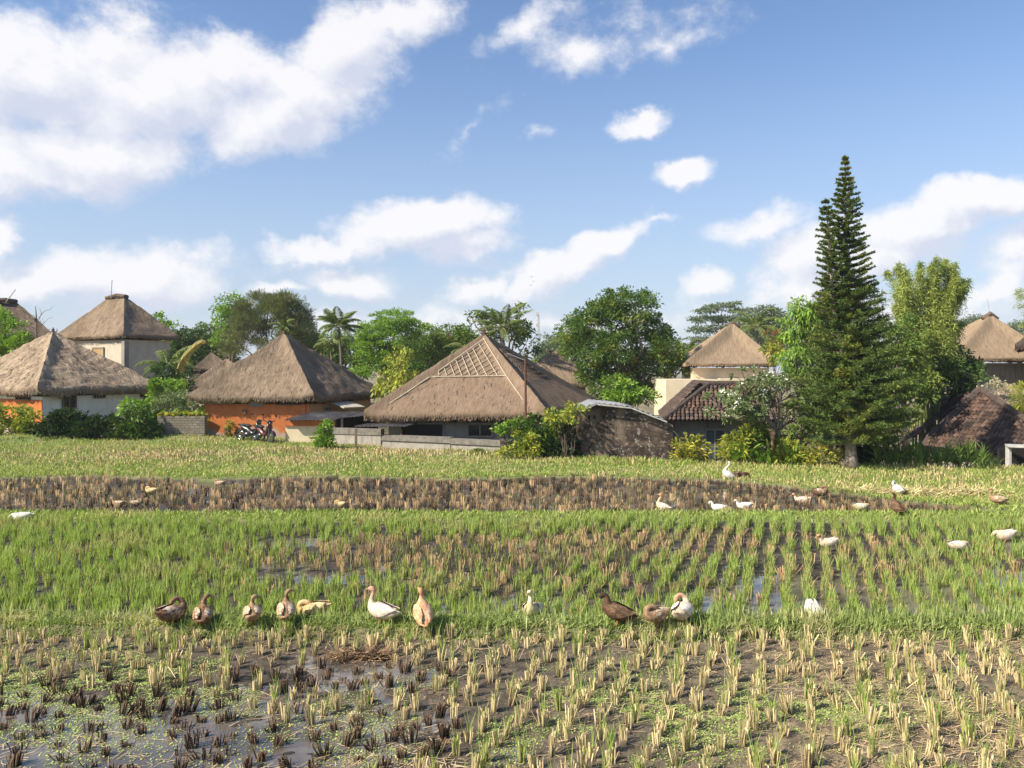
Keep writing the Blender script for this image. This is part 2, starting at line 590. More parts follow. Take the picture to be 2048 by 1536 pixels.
MAT['blacksheet'] = simple('black_corrugated_sheet', (0.045, 0.043, 0.045), (0.1, 0.095, 0.092), 2.5, 0.75, 0.3, c3=(0.15, 0.13, 0.11))
MAT['greysheet'] = simple('grey_fibre_sheet', (0.3, 0.31, 0.33), (0.22, 0.23, 0.24), 2.5, 0.6, 0.2, c3=(0.22, 0.2, 0.18), scale3=1.4)
MAT['palesheet'] = simple('pale_awning_sheet', (0.5, 0.44, 0.34), (0.42, 0.37, 0.3), 3, 0.8, 0.2)
MAT['glass'] = simple('dark_window_glass', (0.012, 0.013, 0.014), (0.02, 0.02, 0.02), 3, 0.15, 0.0, spec=0.5)
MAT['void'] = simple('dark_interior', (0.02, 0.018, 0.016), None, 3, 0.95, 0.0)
MAT['bluegl'] = simple('blue_curtained_glass', (0.06, 0.085, 0.1), (0.1, 0.13, 0.15), 1.5, 0.2, 0.0, spec=0.5)
MAT['frame'] = simple('painted_window_frame', (0.3, 0.27, 0.22), (0.25, 0.22, 0.18), 5, 0.7, 0.1)
MAT['framew'] = simple('white_frame', (0.5, 0.49, 0.46), (0.38, 0.37, 0.34), 5, 0.7, 0.1)
MAT['metal'] = simple('galvanised_metal', (0.4, 0.4, 0.4), (0.3, 0.3, 0.3), 5, 0.5, 0.1, metal=0.6)
MAT['bark'] = simple('grey_bark', (0.2, 0.165, 0.13), (0.11, 0.09, 0.07), 6, 0.9, 0.6, 0.03, stretch=(1, 1, 0.35))
MAT['bark_pale'] = simple('pale_bark', (0.3, 0.25, 0.2), (0.19, 0.155, 0.12), 6, 0.9, 0.5, 0.02, stretch=(1, 1, 0.35))
MAT['bark_dark'] = simple('dark_bark', (0.07, 0.055, 0.04), (0.11, 0.085, 0.06), 6, 0.9, 0.6, 0.03, stretch=(1, 1, 0.35))
MAT['culm'] = simple('bamboo_culm', (0.3, 0.3, 0.08), (0.2, 0.24, 0.07), 3, 0.5, 0.1)

MAT['leaf_mid'] = leaf_mat('leaf_mid_green', (0.108, 0.182, 0.040), (0.162, 0.234, 0.043), (0.203, 0.221, 0.043))
MAT['leaf_bright'] = leaf_mat('leaf_bright_green', (0.162, 0.299, 0.040), (0.257, 0.377, 0.049), (0.203, 0.338, 0.056))
MAT['leaf_dark'] = leaf_mat('leaf_dark_green', (0.046, 0.094, 0.026), (0.072, 0.131, 0.031), (0.091, 0.138, 0.033))
MAT['leaf_olive'] = leaf_mat('leaf_olive_green', (0.135, 0.163, 0.062), (0.196, 0.208, 0.086), (0.162, 0.163, 0.074))
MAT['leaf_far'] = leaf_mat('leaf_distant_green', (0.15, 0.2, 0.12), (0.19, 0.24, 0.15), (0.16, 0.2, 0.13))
MAT['leaf_shaded'] = leaf_mat('leaf_shaded_green', (0.02, 0.045, 0.014), (0.035, 0.07, 0.018), (0.05, 0.085, 0.02))  # darker leaf green: the shade on the hedge is put into the colour
MAT['leaf_glossy'] = leaf_mat('leaf_glossy_green', (0.068, 0.130, 0.027), (0.115, 0.195, 0.037), (0.230, 0.260, 0.043), rough=0.35)
MAT['leaf_yellow'] = leaf_mat('leaf_yellow_green', (0.270, 0.325, 0.043), (0.406, 0.390, 0.056), (0.176, 0.260, 0.043), scale=2.5)
MAT['leaf_croton'] = leaf_mat('leaf_croton', (0.216, 0.247, 0.037), (0.514, 0.429, 0.062), (0.108, 0.169, 0.037), scale=4)
MAT['leaf_bamboo'] = leaf_mat('leaf_bamboo', (0.22, 0.29, 0.06), (0.36, 0.39, 0.1), (0.12, 0.2, 0.045), scale=0.7)
MAT['leaf_pine'] = leaf_mat('pine_needles', (0.078, 0.125, 0.026), (0.111, 0.163, 0.031), (0.182, 0.200, 0.033), trans=0.12, scale=1.1, var=0.4)
MAT['leaf_palm'] = leaf_mat('palm_leaflet', (0.095, 0.150, 0.035), (0.176, 0.221, 0.056), (0.135, 0.169, 0.049))
MAT['leaf_dry'] = leaf_mat('leaf_dry_palm', (0.406, 0.338, 0.123), (0.487, 0.364, 0.123), (0.270, 0.286, 0.086))
MAT['leaf_frangi'] = leaf_mat('leaf_frangipani', (0.149, 0.208, 0.086), (0.230, 0.273, 0.123), (0.176, 0.234, 0.099))
MAT['leaf_red'] = leaf_mat('leaf_red_tip', (0.270, 0.078, 0.037), (0.189, 0.156, 0.043), (0.108, 0.143, 0.037))
MAT['leaf_white'] = leaf_mat('leaf_pale_dry', (0.676, 0.624, 0.469), (0.487, 0.442, 0.309), (0.338, 0.312, 0.198))
MAT['petal'] = simple('white_petal', (0.85, 0.83, 0.72), (0.8, 0.78, 0.66), 5, 0.6, 0.0)
MAT['rice'] = leaf_mat('rice_blade', (0.256, 0.358, 0.074), (0.396, 0.470, 0.138), (0.419, 0.426, 0.170), trans=0.35, scale=0.6)
MAT['grass'] = leaf_mat('field_grass', (0.240, 0.326, 0.070), (0.349, 0.399, 0.110), (0.437, 0.420, 0.170), trans=0.3, scale=0.5)
MAT['grass_bund'] = leaf_mat('bund_grass', (0.225, 0.292, 0.082), (0.348, 0.400, 0.144), (0.472, 0.454, 0.226), trans=0.3, scale=1.5)
MAT['weed'] = leaf_mat('duckweed', (0.354, 0.442, 0.113), (0.460, 0.527, 0.194), (0.301, 0.408, 0.097), trans=0.2, scale=2)


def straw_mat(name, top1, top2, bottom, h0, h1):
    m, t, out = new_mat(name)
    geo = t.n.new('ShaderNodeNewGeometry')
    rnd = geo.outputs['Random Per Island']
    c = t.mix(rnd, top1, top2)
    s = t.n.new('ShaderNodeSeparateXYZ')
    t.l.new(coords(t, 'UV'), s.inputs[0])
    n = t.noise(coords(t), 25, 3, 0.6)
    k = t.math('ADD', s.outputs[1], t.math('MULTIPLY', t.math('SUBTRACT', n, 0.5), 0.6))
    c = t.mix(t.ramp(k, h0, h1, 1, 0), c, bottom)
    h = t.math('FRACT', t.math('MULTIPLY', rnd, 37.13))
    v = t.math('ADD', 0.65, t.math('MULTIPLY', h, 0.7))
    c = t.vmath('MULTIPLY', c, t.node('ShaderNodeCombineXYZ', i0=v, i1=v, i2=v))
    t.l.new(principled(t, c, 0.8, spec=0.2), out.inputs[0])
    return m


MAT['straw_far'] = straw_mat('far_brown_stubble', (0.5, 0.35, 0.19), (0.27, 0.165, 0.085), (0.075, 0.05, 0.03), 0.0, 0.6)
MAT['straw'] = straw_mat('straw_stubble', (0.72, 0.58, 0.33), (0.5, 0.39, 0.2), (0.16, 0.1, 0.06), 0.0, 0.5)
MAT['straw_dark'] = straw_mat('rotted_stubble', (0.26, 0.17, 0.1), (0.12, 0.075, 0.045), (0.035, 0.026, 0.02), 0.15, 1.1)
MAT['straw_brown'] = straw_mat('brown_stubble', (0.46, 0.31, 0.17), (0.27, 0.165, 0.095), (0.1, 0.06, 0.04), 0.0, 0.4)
MAT['straw_litter'] = leaf_mat('straw_litter', (0.645, 0.500, 0.285), (0.437, 0.300, 0.162), (0.312, 0.200, 0.114), trans=0.0)
MAT['straw_gold'] = leaf_mat('golden_straw', (0.62, 0.52, 0.27), (0.5, 0.42, 0.2), (0.45, 0.42, 0.18), trans=0.1)


# ------------------------------------------------------------------ terrain
def edge_y(X):
    """depth at which the field ends and the compounds begin"""
    return np.interp(X, [-60, -10, -5.2, -0.5, 2.5, 5, 12, 17, 60], [38.5, 37.5, 34, 29.5, 28.0, 26.8, 25.6, 24.9, 24.5])


def bund_y(X):
    return 9.55 + 0.10 * (fbm(np.asarray(X) * 0.5, 0 * np.asarray(X) + 3.1, 3, 5) - 0.5) + 0.0035 * np.clip(-np.asarray(X), 0, 50) ** 2


def dark_top(X):
    return np.interp(X, [-60, 5.6, 7, 9.2, 11, 60], [22.8, 22.6, 21.4, 18.4, 17.3, 17.0]) + 0.25 * np.sin(np.asarray(X) * 0.9)


def gauss(x, y, cx, cy, sx, sy):
    return np.exp(-((x - cx) / sx) ** 2 - ((y - cy) / sy) ** 2)


def gp(px, py):
    d = CAMZ * F / (py - 740.0)
    return (px - 1024) * d / F, d


def wetness(x, y):
    """0..1: where the fields lie under water"""
    near = y < 9.2
    wn = np.clip(1.35 * gauss(x, y, -4.6, 6.6, 2.3, 1.0) + 0.85 * gauss(x, y, -2.2, 6.3, 1.5, 0.7) + 0.95 * gauss(x, y, -1.5, 8.25, 1.25, 0.45) + 0.4 * gauss(x, y, -0.7, 7.0, 0.8, 0.6) + 0.35 * gauss(x, y, -4.5, 7.8, 2.0, 0.8), 0, 1.2)
    mid = (y >= 9.85) & (y < 16.5)
    wm = np.clip(0.8 * gauss(x, y, 4.4, 10.9, 2.2, 1.3) + 0.85 * gauss(x, y, 8.0, 11.4, 2.4, 1.4) + 0.5 * gauss(x, y, 1.0, 10.4, 3.0, 0.6) + 1.3 * gauss(x, y, -4.1, 14.5, 0.8, 0.4) + 0.35 * gauss(x, y, 1.8, 13.3, 2.5, 0.9)
                 + 0.85 * gauss(x, y, 9.0, 14.2, 1.6, 0.8) + 0.5 * gauss(x, y, -3.2, 12.1, 2.0, 0.5) + 0.22, 0, 1.2)
    far = (y > 17.15) & (y < dark_top(x) - 0.1)
    wf = np.clip(1.1 * gauss(x, y, -8.2, 21.9, 1.2, 0.8) + 1.1 * gauss(x, y, 1.5, 19.6, 2.6, 1.2) + 1.2 * gauss(x, y, 4.6, 19.2, 1.8, 1.4) + 0.8 * gauss(x, y, -4.6, 19.4, 1.2, 0.8) + 0.42, 0, 1.2)
    return np.where(near, wn, 0) + np.where(mid, wm, 0) + np.where(far, wf, 0)


def height(x, y):
    x = np.asarray(x, float)
    y = np.asarray(y, float)
    infield = (y < dark_top(x)) | (y < 16.6)
    wet = wetness(x, y)
    n = fbm(x * 1.7, y * 1.7, 4, 21) - 0.5
    f = fbm(x * 9, y * 9, 3, 31) - 0.5
    h = 0.03 + 0.075 * n + 0.05 * f - 0.056 * wet
    h = h + 0.012 * ((y > 10) & (y < 16.4)) * sstep(-2, -1, -np.abs(x - 5) * 0.4)
    h = np.where(infield, h, 0.03 + 0.10 * (fbm(x * 0.5, y * 0.5, 3, 41) - 0.5) + 0.02 * f)
    # bunds
    by = bund_y(x)
    b = sstep(0.27, 0.19, np.abs(y - by + 0.05 * n)) * (0.13 + 0.05 * n)
    h = np.maximum(h, h * 0 + b + 0.01) if False else np.where(b > 0.01, np.maximum(h, b), h)
    b2 = sstep(0.55, 0.25, np.abs(y - (16.85 + 0.3 * (fbm(x * 0.3, x * 0 + 9, 2, 7) - 0.5)))) * 0.09
    h = np.where(b2 > 0.01, np.maximum(h, b2 + 0.02 * n), h)
    b3 = sstep(0.45, 0.2, np.abs(y - dark_top(x) - 0.3)) * 0.12
    h = np.where(b3 > 0.01, np.maximum(h, b3 + 0.02 * n), h)
    # little mounds at the far left
    h = h + 0.32 * gauss(x, y, -21.5, 34.5, 2.6, 0.8) * (y > 25) + 0.22 * gauss(x, y, -15.5, 35.5, 3.0, 0.9) + 0.18 * gauss(x, y, -2.2, 28.9, 1.6, 0.6)
    # the compounds on the right lie lower than the field
    drop = sstep(0.15, 1.3, y - edge_y(x)) * sstep(-12, -5, x)
    return h - 1.15 * drop


def gz(x, y):
    return float(height(np.array([x]), np.array([y]))[0])


def ground_pt(px, py):
    """where the line of sight through a point of the photograph meets the ground"""
    z = 0.0
    for _ in range(12):
        d = (CAMZ - z) * F / (py - 740.0)
        x = (px - 1024) * d / F
        z = 0.5 * z + 0.5 * gz(x, d)
    d = (CAMZ - z) * F / (py - 740.0)
    return np.array([(px - 1024) * d / F, d, z])


def axis(segs):
    out = []
    for a, b, st in segs:
        out.append(np.arange(a, b, st))
    return np.concatenate(out)


xs = np.concatenate([-np.geomspace(560, 34, 22)[:-1], axis([(-34, -8, 0.3), (-8, 8, 0.05), (8, 34, 0.3)]), np.geomspace(34, 560, 22)])
ys = np.concatenate([[-50, -20, -5, 0, 2], axis([(3, 5.6, 0.2), (5.6, 10.4, 0.035), (10.4, 17, 0.07), (17, 26, 0.12), (26, 44, 0.22)]), np.geomspace(44, 1450, 26)])
X, Y = np.meshgrid(xs, ys)
Z = height(X, Y)
g = G()
V = np.stack([X, Y, Z], -1)
g.grid(V[:, ::1])


def ground_material():
    m, t, out = new_mat('field_ground')
    at = t.n.new('ShaderNodeVertexColor')
    at.layer_name = 'zone'
    sp = t.n.new('ShaderNodeSeparateColor')
    t.l.new(at.outputs[0], sp.inputs[0])
    R, Gr, B = sp.outputs
    co = coords(t)
    n = t.noise(co, 6, 7, 0.65)
    n2 = t.noise(co, 38, 5, 0.7)
    n3 = t.noise(co, 1.2, 5, 0.6)
    mud = t.mix(t.ramp(n, 0.35, 0.65), (0.085, 0.066, 0.047), (0.18, 0.142, 0.1))
    mud = t.mix(t.ramp(n2, 0.5, 0.72, 0, 0.55), mud, (0.3, 0.245, 0.165))
    mudw = t.mix(t.ramp(n, 0.35, 0.65), (0.022, 0.018, 0.014), (0.06, 0.047, 0.034))
    mud = t.mix(B, mud, mudw)
    grs = t.mix(t.ramp(n3, 0.4, 0.62), (0.15, 0.2, 0.055), (0.23, 0.22, 0.09))
    c = t.mix(R, mud, grs)
    c = t.mix(t.math('MULTIPLY', Gr, t.ramp(n, 0.35, 0.6)), c, (0.36, 0.28, 0.16))
    rough = t.math('SUBTRACT', 0.92, t.math('MULTIPLY', B, 0.55))
    hh = t.math('ADD', n, t.math('MULTIPLY', n2, 0.4))
    t.l.new(principled(t, c, rough, hh, 0.95, 0.05, spec=0.35), out.inputs[0])
    return m


def zone(x, y):
    by = bund_y(x)
    green = np.zeros_like(x)
    green = np.maximum(green, sstep(0.33, 0.2, np.abs(y - by - 0.06)))
    green = np.maximum(green, sstep(0.6, 0.35, np.abs(y - 16.85)))
    green = np.maximum(green, (y > dark_top(x)) * (y > 16.6) * 0.9)
    nn = fbm(x * 0.8, y * 0.8, 4, 77)
    green = np.where(y > edge_y(x) + 0.3, 0.25, green)
    straw = np.zeros_like(x)
    straw = np.maximum(straw, (y < 9.3) * sstep(0.5, 3.5, x) * (0.25 + 0.75 * sstep(0.45, 0.6, nn)) * 0.75)
    straw = np.maximum(straw, (y > dark_top(x) + 0.3) * sstep(0.42, 0.62, nn) * 0.8)
    wet = np.clip(wetness(x, y) * 1.1, 0, 1)
    wet = np.where((y < 9.3), np.maximum(wet, 0.35 * sstep(2, -1, x)), wet)
    wet = np.where((y > 9.85) & (y < 16.4), 0.75, wet)
    wet = np.where((y > 17.2) & (y < dark_top(x)), 0.8, wet)
    return green, straw, wet


gr_, st_, we_ = zone(X, Y)
MAT['ground'] = ground_material()
ground = g.build('ground', MAT['ground'], smooth=True)
tag(ground, kind='structure')
ca = ground.data.color_attributes.new('zone', 'FLOAT_COLOR', 'POINT')
ca.data.foreach_set('color', np.stack([gr_, st_, we_, np.ones_like(gr_)], -1).astype(np.float32).ravel())


def water_material():
    m, t, out = new_mat('paddy_water')
    co = coords(t)
    n = t.noise(co, 3.5, 3, 0.5)
    r = t.noise(co, 1.2, 4, 0.6)
    c = t.mix(t.ramp(r, 0.4, 0.6), (0.085, 0.072, 0.058), (0.16, 0.138, 0.112))
    p = principled(t, c, 0.06, n, 0.08, 0.01, spec=0.9)
    t.l.new(p, out.inputs[0])
    return m


MAT['water'] = water_material()
g = G()
g.grid(np.array([[[-34, 3, 0.0], [34, 3, 0.0]], [[-34, 9.3, 0.0], [34, 9.3, 0.0]]]))
g.grid(np.array([[[-34, 9.9, 0.0], [34, 9.9, 0.0]], [[-34, 16.8, 0.0], [34, 16.8, 0.0]]]))
wx = np.linspace(-34, 12, 60)
g.grid(np.stack([np.stack([wx, wx * 0 + 16.9, wx * 0], -1), np.stack([wx, np.maximum(dark_top(wx) + 0.1, 17.0), wx * 0], -1)]))
tag(g.build('water', MAT['water']), kind='structure')


# ------------------------------------------------------------------ rice, stubble, grass
def blades(px_, py_, pz_, h, wd, lean, n_seg=2):
    """upright tapering blades; every argument an array; returns quads"""
    k = len(px_)
    a = RS.rand(k) * 2 * PI
    fx, fy = np.cos(a) * wd / 2, np.sin(a) * wd / 2
    b = RS.rand(k) * 2 * PI
    lx, ly = np.cos(b) * lean * h, np.sin(b) * lean * h
    p0 = np.stack([px_, py_, pz_], 1)
    side = np.stack([fx, fy, 0 * fx], 1)
    p1 = p0 + np.stack([lx * 0.3, ly * 0.3, h * 0.55], 1)
    p2 = p0 + np.stack([lx, ly, h], 1)
    Q = []
    Q.append(np.stack([p0 - side * 0.8, p0 + side * 0.8, p1 + side, p1 - side], 1))
    Q.append(np.stack([p1 - side, p1 + side, p2 + side * 0.15, p2 - side * 0.15], 1))
    return Q


def lat(x0, x1, y0, y1, ang, across, along, jit):
    """rows of a planted field"""
    L = 90
    n1, n2 = int(L / across), int(L / along)
    u, v = np.meshgrid((np.arange(n1) - n1 / 2) * across, (np.arange(n2) - n2 / 2) * along)
    u, v = u.ravel(), v.ravel()
    c, s_ = math.cos(ang), math.sin(ang)
    x = c * u + s_ * v
    y = -s_ * u + c * v + 15
    x = x + RS.normal(0, jit, len(x))
    y = y + RS.normal(0, jit, len(y))
    k = (x > x0) & (x < x1) & (y > y0) & (y < y1) & (np.abs(x) < y * 0.80 + 2.0)
    return x[k], y[k]


def stubble_clump(n, r, hmin, hmax, wd, mat=0, splay=0.12, green=0, gm=1, three=True):
    """stalks cut off a hand above the mud, with a few new shoots"""
    g = G()
    a = RS.rand(n) * 2 * PI
    rr = r * np.sqrt(RS.rand(n))
    x, y = rr * np.cos(a), rr * np.sin(a)
    h = (hmin + (hmax - hmin) * RS.rand()) * (0.78 + 0.3 * RS.rand(n))
    h = np.where(RS.rand(n) < 0.12, h * 0.55, h)
    lx = x / r * splay * h + np.where(RS.rand(n) < 0.1, RS.normal(0, 0.5, n), RS.normal(0, 0.035, n)) * h
    ly = y / r * splay * h + np.where(RS.rand(n) < 0.1, RS.normal(0, 0.5, n), RS.normal(0, 0.035, n)) * h
    top = np.stack([x + lx, y + ly, h], 1)
    bot = np.stack([x, y, 0 * x - 0.03], 1)
    k = 3 if three else 2
    for i in range(n):
        A = np.arange(k) / k * 2 * PI + RS.rand() * 6
        o = np.stack([np.cos(A), np.sin(A), 0 * A], 1) * wd[0] / 2 if three else np.array([[-1, 0, 0], [1, 0, 0]]) * wd[0] / 2
        o = o * (0.8 + 0.6 * RS.rand())
        Vv = np.concatenate([bot[i] + o, top[i] + o * 0.9])
        uv = np.concatenate([np.zeros((k, 2)), np.tile([[0, 1.0]], (k, 1))])
        if three:
            g.add(Vv, [[0, 1, 4, 3], [1, 2, 5, 4], [2, 0, 3, 5], [3, 4, 5, 5]], mat, uv)
        else:
            g.add(Vv, [[0, 1, 3, 2]], mat, uv)
    if green:
        aa = RS.rand(green) * 2 * PI
        r2 = r * 0.9 * RS.rand(green)
        for q in blades(r2 * np.cos(aa), r2 * np.sin(aa), 0 * aa, hmax * (0.9 + 0.9 * RS.rand(green)), 0.0045 + 0.003 * RS.rand(green), 0.22 + 0.0 * aa):
            g.quads(q, gm)
    return g


def merge_protos(protos, x, y, z, s, rot, idx):
    """one mesh out of many placed copies (for what lies past the nearest few hundred)"""
    g = G()
    for k, p in enumerate(protos):
        V0 = np.concatenate(p.v)
        F0 = np.concatenate(p.f)
        M0 = np.concatenate(p.m)
        U0 = np.concatenate(p.uv)
        sel = np.where(idx == k)[0]
        if not len(sel):
            continue
        c, s_ = np.cos(rot[sel]), np.sin(rot[sel])
        sc = s[sel]
        Vx = (V0[None, :, 0] * c[:, None] - V0[None, :, 1] * s_[:, None]) * sc[:, None] + x[sel][:, None]
        Vy = (V0[None, :, 0] * s_[:, None] + V0[None, :, 1] * c[:, None]) * sc[:, None] + y[sel][:, None]
        Vz = V0[None, :, 2] * sc[:, None] + z[sel][:, None]
        Vv = np.stack([Vx, Vy, Vz], -1).reshape(-1, 3)
        Ff = (F0[None] + (np.arange(len(sel)) * len(V0))[:, None, None]).reshape(-1, 4)
        base = g.n
        g.v.append(Vv)
        g.f.append(Ff + base)
        g.m.append(np.tile(M0, len(sel)))
        g.uv.append(np.tile(U0, (len(sel), 1)))
        g.n += len(Vv)
    return g


ROW = math.radians(20)
# near field: cut stubble
x, y = lat(-10.5, 10.5, 5.0, 9.33, ROW, 0.25, 0.205, 0.037)
keep = RS.rand(len(x)) > 0.09
keep &= y < bund_y(x) - 0.25
x, y = x[keep], y[keep]
z = height(x, y)
wet = wetness(x, y)
kinds = {}
protos_straw = [stubble_clump(RS.randint(14, 26), RS.uniform(0.026, 0.04), 0.09, 0.18, (0.0088,), splay=RS.uniform(0.0, 0.25), green=RS.randint(1, 10)) for _ in range(11)]
protos_green = [stubble_clump(RS.randint(10, 18), 0.032, 0.11, 0.17, (0.009,), green=RS.randint(20, 34)) for _ in range(4)]
protos_dark = [stubble_clump(RS.randint(10, 26), RS.uniform(0.024, 0.036), 0.06, 0.17, (0.0115,), splay=RS.uniform(0.05, 0.5), green=0) for _ in range(8)]
# the nearest that the picture shows become individuals
inview = (np.abs(x) * F / y < 1060) & ((740 + (CAMZ - z - 0.1) * F / y) < 1560)
order = np.argsort(y)
order = order[inview[order]]
solo = np.zeros(len(x), bool)
solo[order[:300]] = True
isdark = (wet > 0.50 + 0.35 * (RS.rand(len(x)) - 0.5))
gmask = (~isdark) & (RS.rand(len(x)) < 0.14)
MS = [MAT['straw'], MAT['rice']]
MD = [MAT['straw_dark'], MAT['rice']]
me_straw = [p.mesh('rice_stubble', MS) for p in protos_straw]
me_green = [p.mesh('rice_stubble', MS) for p in protos_green]
me_dark = [p.mesh('rice_stubble', MD) for p in protos_dark]
rot = RS.rand(len(x)) * 6.28
scl = 0.85 + 0.35 * RS.rand(len(x))
for i in np.where(solo)[0]:
    if isdark[i]:
        me, lb, gp_ = random.choice(me_dark), 'blackened rotting clump of cut rice stubble standing in the wet mud of the nearest field', 'blackened rice stubble clumps in the wet mud'
    elif gmask[i]:
        me, lb, gp_ = random.choice(me_green), 'straw coloured stubble clump with tall green regrowth in the nearest rice field', 'regrowing rice stubble clumps in the nearest field'
    else:
        me, lb, gp_ = random.choice(me_straw), 'dry straw coloured clump of cut rice stubble in the nearest field', 'dry rice stubble clumps in the nearest field'
    o = bpy.data.objects.new('rice_stubble', me)
    o.location = (x[i], y[i], z[i])
    tl_ = 0.16 if isdark[i] else 0.09
    o.rotation_euler = (RS.normal(0, tl_), RS.normal(0, tl_), rot[i])
    s = scl[i] * (0.75 + 0.5 * random.random() if isdark[i] else 1)
    o.scale = (scl[i], scl[i], s)
    col.objects.link(o)
    tag(o, lb, 'rice stubble', gp_)
rest = ~solo
pid = np.where(isdark, 15 + RS.randint(0, 8, len(x)), np.where(gmask, 11 + RS.randint(0, 4, len(x)), RS.randint(0, 11, len(x))))
allp = protos_straw + protos_green + protos_dark
for p in protos_dark:
    p.m = [q + 0 for q in p.m]
sel = rest & ~isdark
g = merge_protos(allp, x[sel], y[sel], z[sel], scl[sel], rot[sel], pid[sel])
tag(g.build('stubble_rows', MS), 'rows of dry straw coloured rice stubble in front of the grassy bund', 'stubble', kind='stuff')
sel = rest & isdark
g = merge_protos(allp, x[sel], y[sel], z[sel], scl[sel], rot[sel], pid[sel])
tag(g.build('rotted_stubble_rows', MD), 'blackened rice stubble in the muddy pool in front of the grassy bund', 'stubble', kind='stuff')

# middle field: green regrowth among stubble
x, y = lat(-18, 18, 9.85, 16.3, ROW, 0.285, 0.185, 0.04)
pond = 1.0 * gauss(x, y, -4.1, 14.5, 0.75, 0.36) + 0.9 * gauss(x, y, -3.4, 12.2, 1.3, 0.22) + 0.55 * gauss(x, y, 9.0, 14.2, 1.2, 0.5)
keep = (RS.rand(len(x)) > 0.04) & (y > bund_y(x) + 0.3) & (pond < 0.45)
x, y = x[keep], y[keep]
z = height(x, y)
nn = fbm(x * 0.6, y * 0.9, 3, 91)
lush = np.clip(0.54 + 0.9 * (nn - 0.5) + 0.4 * sstep(-1, -7, x) + 0.3 * sstep(13.5, 15.5, y) - 0.6 * gauss(x, y, -2.5, 12.6, 2.5, 0.8) - 0.55 * gauss(x, y, 2.5, 14.2, 3.5, 1.0) - 0.4 * gauss(x, y, -3, 14.0, 2.5, 0.5), 0.05, 1)


def rice_plant(ngreen, nstraw, hg, wd):
    g = stubble_clump(nstraw, 0.045, 0.1, 0.2, (0.009,), three=False, mat=0) if nstraw else G()
    a = RS.rand(ngreen) * 2 * PI
    r = 0.06 * np.sqrt(RS.rand(ngreen))
    for q in blades(r * np.cos(a), r * np.sin(a), 0 * a, hg * (0.55 + 0.5 * RS.rand(ngreen)), wd * (0.7 + 0.6 * RS.rand(ngreen)), 0.10 + 0.22 * RS.rand(ngreen)):
        g.quads(q, 1)
    return g


MR = [MAT['straw_brown'], MAT['rice']]
pr = [rice_plant(40, 4, 0.26, 0.009) for _ in range(4)] + [rice_plant(24, 8, 0.23, 0.009) for _ in range(4)] + [rice_plant(6, 13, 0.2, 0.008) for _ in range(4)]
cls = np.where(lush > 0.62, 0, np.where(lush > 0.33, 1, 2))
cls = np.clip(cls + (RS.rand(len(x)) < 0.2) - (RS.rand(len(x)) < 0.15), 0, 2)
pid = cls * 4 + RS.randint(0, 4, len(x))
mes = [p.mesh('rice_plant', MR) for p in pr]
inview = (np.abs(x) * F / y < 1050)
order = np.argsort(y)
order = order[inview[order]]
solo = np.zeros(len(x), bool)
solo[order[:300]] = True
rot = RS.rand(len(x)) * 6.28
scl = 0.8 + 0.4 * RS.rand(len(x))
for i in np.where(solo)[0]:
    o = bpy.data.objects.new('rice_plant', mes[pid[i]])
    o.location = (x[i], y[i], z[i])
    o.rotation_euler = (0, 0, rot[i])
    o.scale = (scl[i],) * 3
    col.objects.link(o)
    if cls[i] == 2:
        tag(o, 'mostly brown stubbly rice plant in the rows just behind the grassy bund', 'rice plant', 'brown rice plants just behind the bund')
    else:
        tag(o, 'green regrowing rice plant in the rows just behind the grassy bund', 'rice plant', 'green rice plants just behind the bund')
sel = ~solo
g = merge_protos(pr, x[sel], y[sel], z[sel], scl[sel], rot[sel], pid[sel])
tag(g.build('rice_rows', MR), 'green regrowing rice in the flooded middle field', 'rice', kind='stuff')

# far dark field: brown stubble in rows
x, y = lat(-26, 14, 17.25, 24.2, ROW * 0.8, 0.27, 0.21, 0.05)
pond = gauss(x, y, -8.2, 21.9, 1.0, 0.55) + 0.7 * gauss(x, y, -4.6, 19.8, 0.8, 0.4)
keep = (RS.rand(len(x)) > 0.1) & (y < dark_top(x) - 0.15) & (pond < 0.5)
x, y = x[keep], y[keep]
z = height(x, y)
pr2 = [stubble_clump(7, 0.045, 0.10, 0.24, (0.013,), three=False, mat=0, green=1) for _ in range(5)] + [stubble_clump(7, 0.045, 0.10, 0.23, (0.013,), three=False, mat=0, green=0) for _ in range(4)]
for p in pr2[5:]:
    p.m = [q * 0 + 2 for q in p.m]
g = merge_protos(pr2, x, y, z, 0.85 + 0.4 * RS.rand(len(x)), RS.normal(0, 0.5, len(x)), RS.randint(0, 9, len(x)))
tag(g.build('brown_stubble_rows', [MAT['straw_far'], MAT['rice'], MAT['straw_dark']]), 'brown rice stubble in the flooded field behind the green rice', 'stubble', kind='stuff')

# behind it: short grass with pale dry stubble up to the houses
n = 300000
y = 16.4 + 22 * RS.rand(n) ** 1.0
x = (RS.rand(n) * 2 - 1) * (y * 0.80 + 2)
strip = np.abs(y - 16.85) < 0.42
ok = (y < edge_y(x) + 1.0) & ((y > dark_top(x) + 0.02) | strip)
ok &= (RS.rand(n) < np.where(y < 24, 1.0, 0.9))
x, y = x[ok], y[ok]
z = height(x, y)
nn = fbm(x * 0.45, y * 0.9, 4, 55)
left_brown = gauss(x, y, -9, 29.2, 9, 2.2) + gauss(x, y, -4.5, 31.0, 2.0, 0.7) + 0.6 * gauss(x, y, 12, 22.0, 6, 1.3)
dry = (RS.rand(len(x)) < np.clip(0.02 + 0.6 * left_brown * sstep(0.4, 0.6, nn + 0.06) + 0.06 * sstep(0.5, 0.65, nn), 0, 0.42)) & (np.abs(y - 16.85) > 0.5)
hh = np.where(dry, 0.07 + 0.09 * RS.rand(len(x)), 0.035 + 0.08 * RS.rand(len(x)) * (0.6 + nn))
edge_near = sstep(2.0, 0.2, edge_y(x) - y)
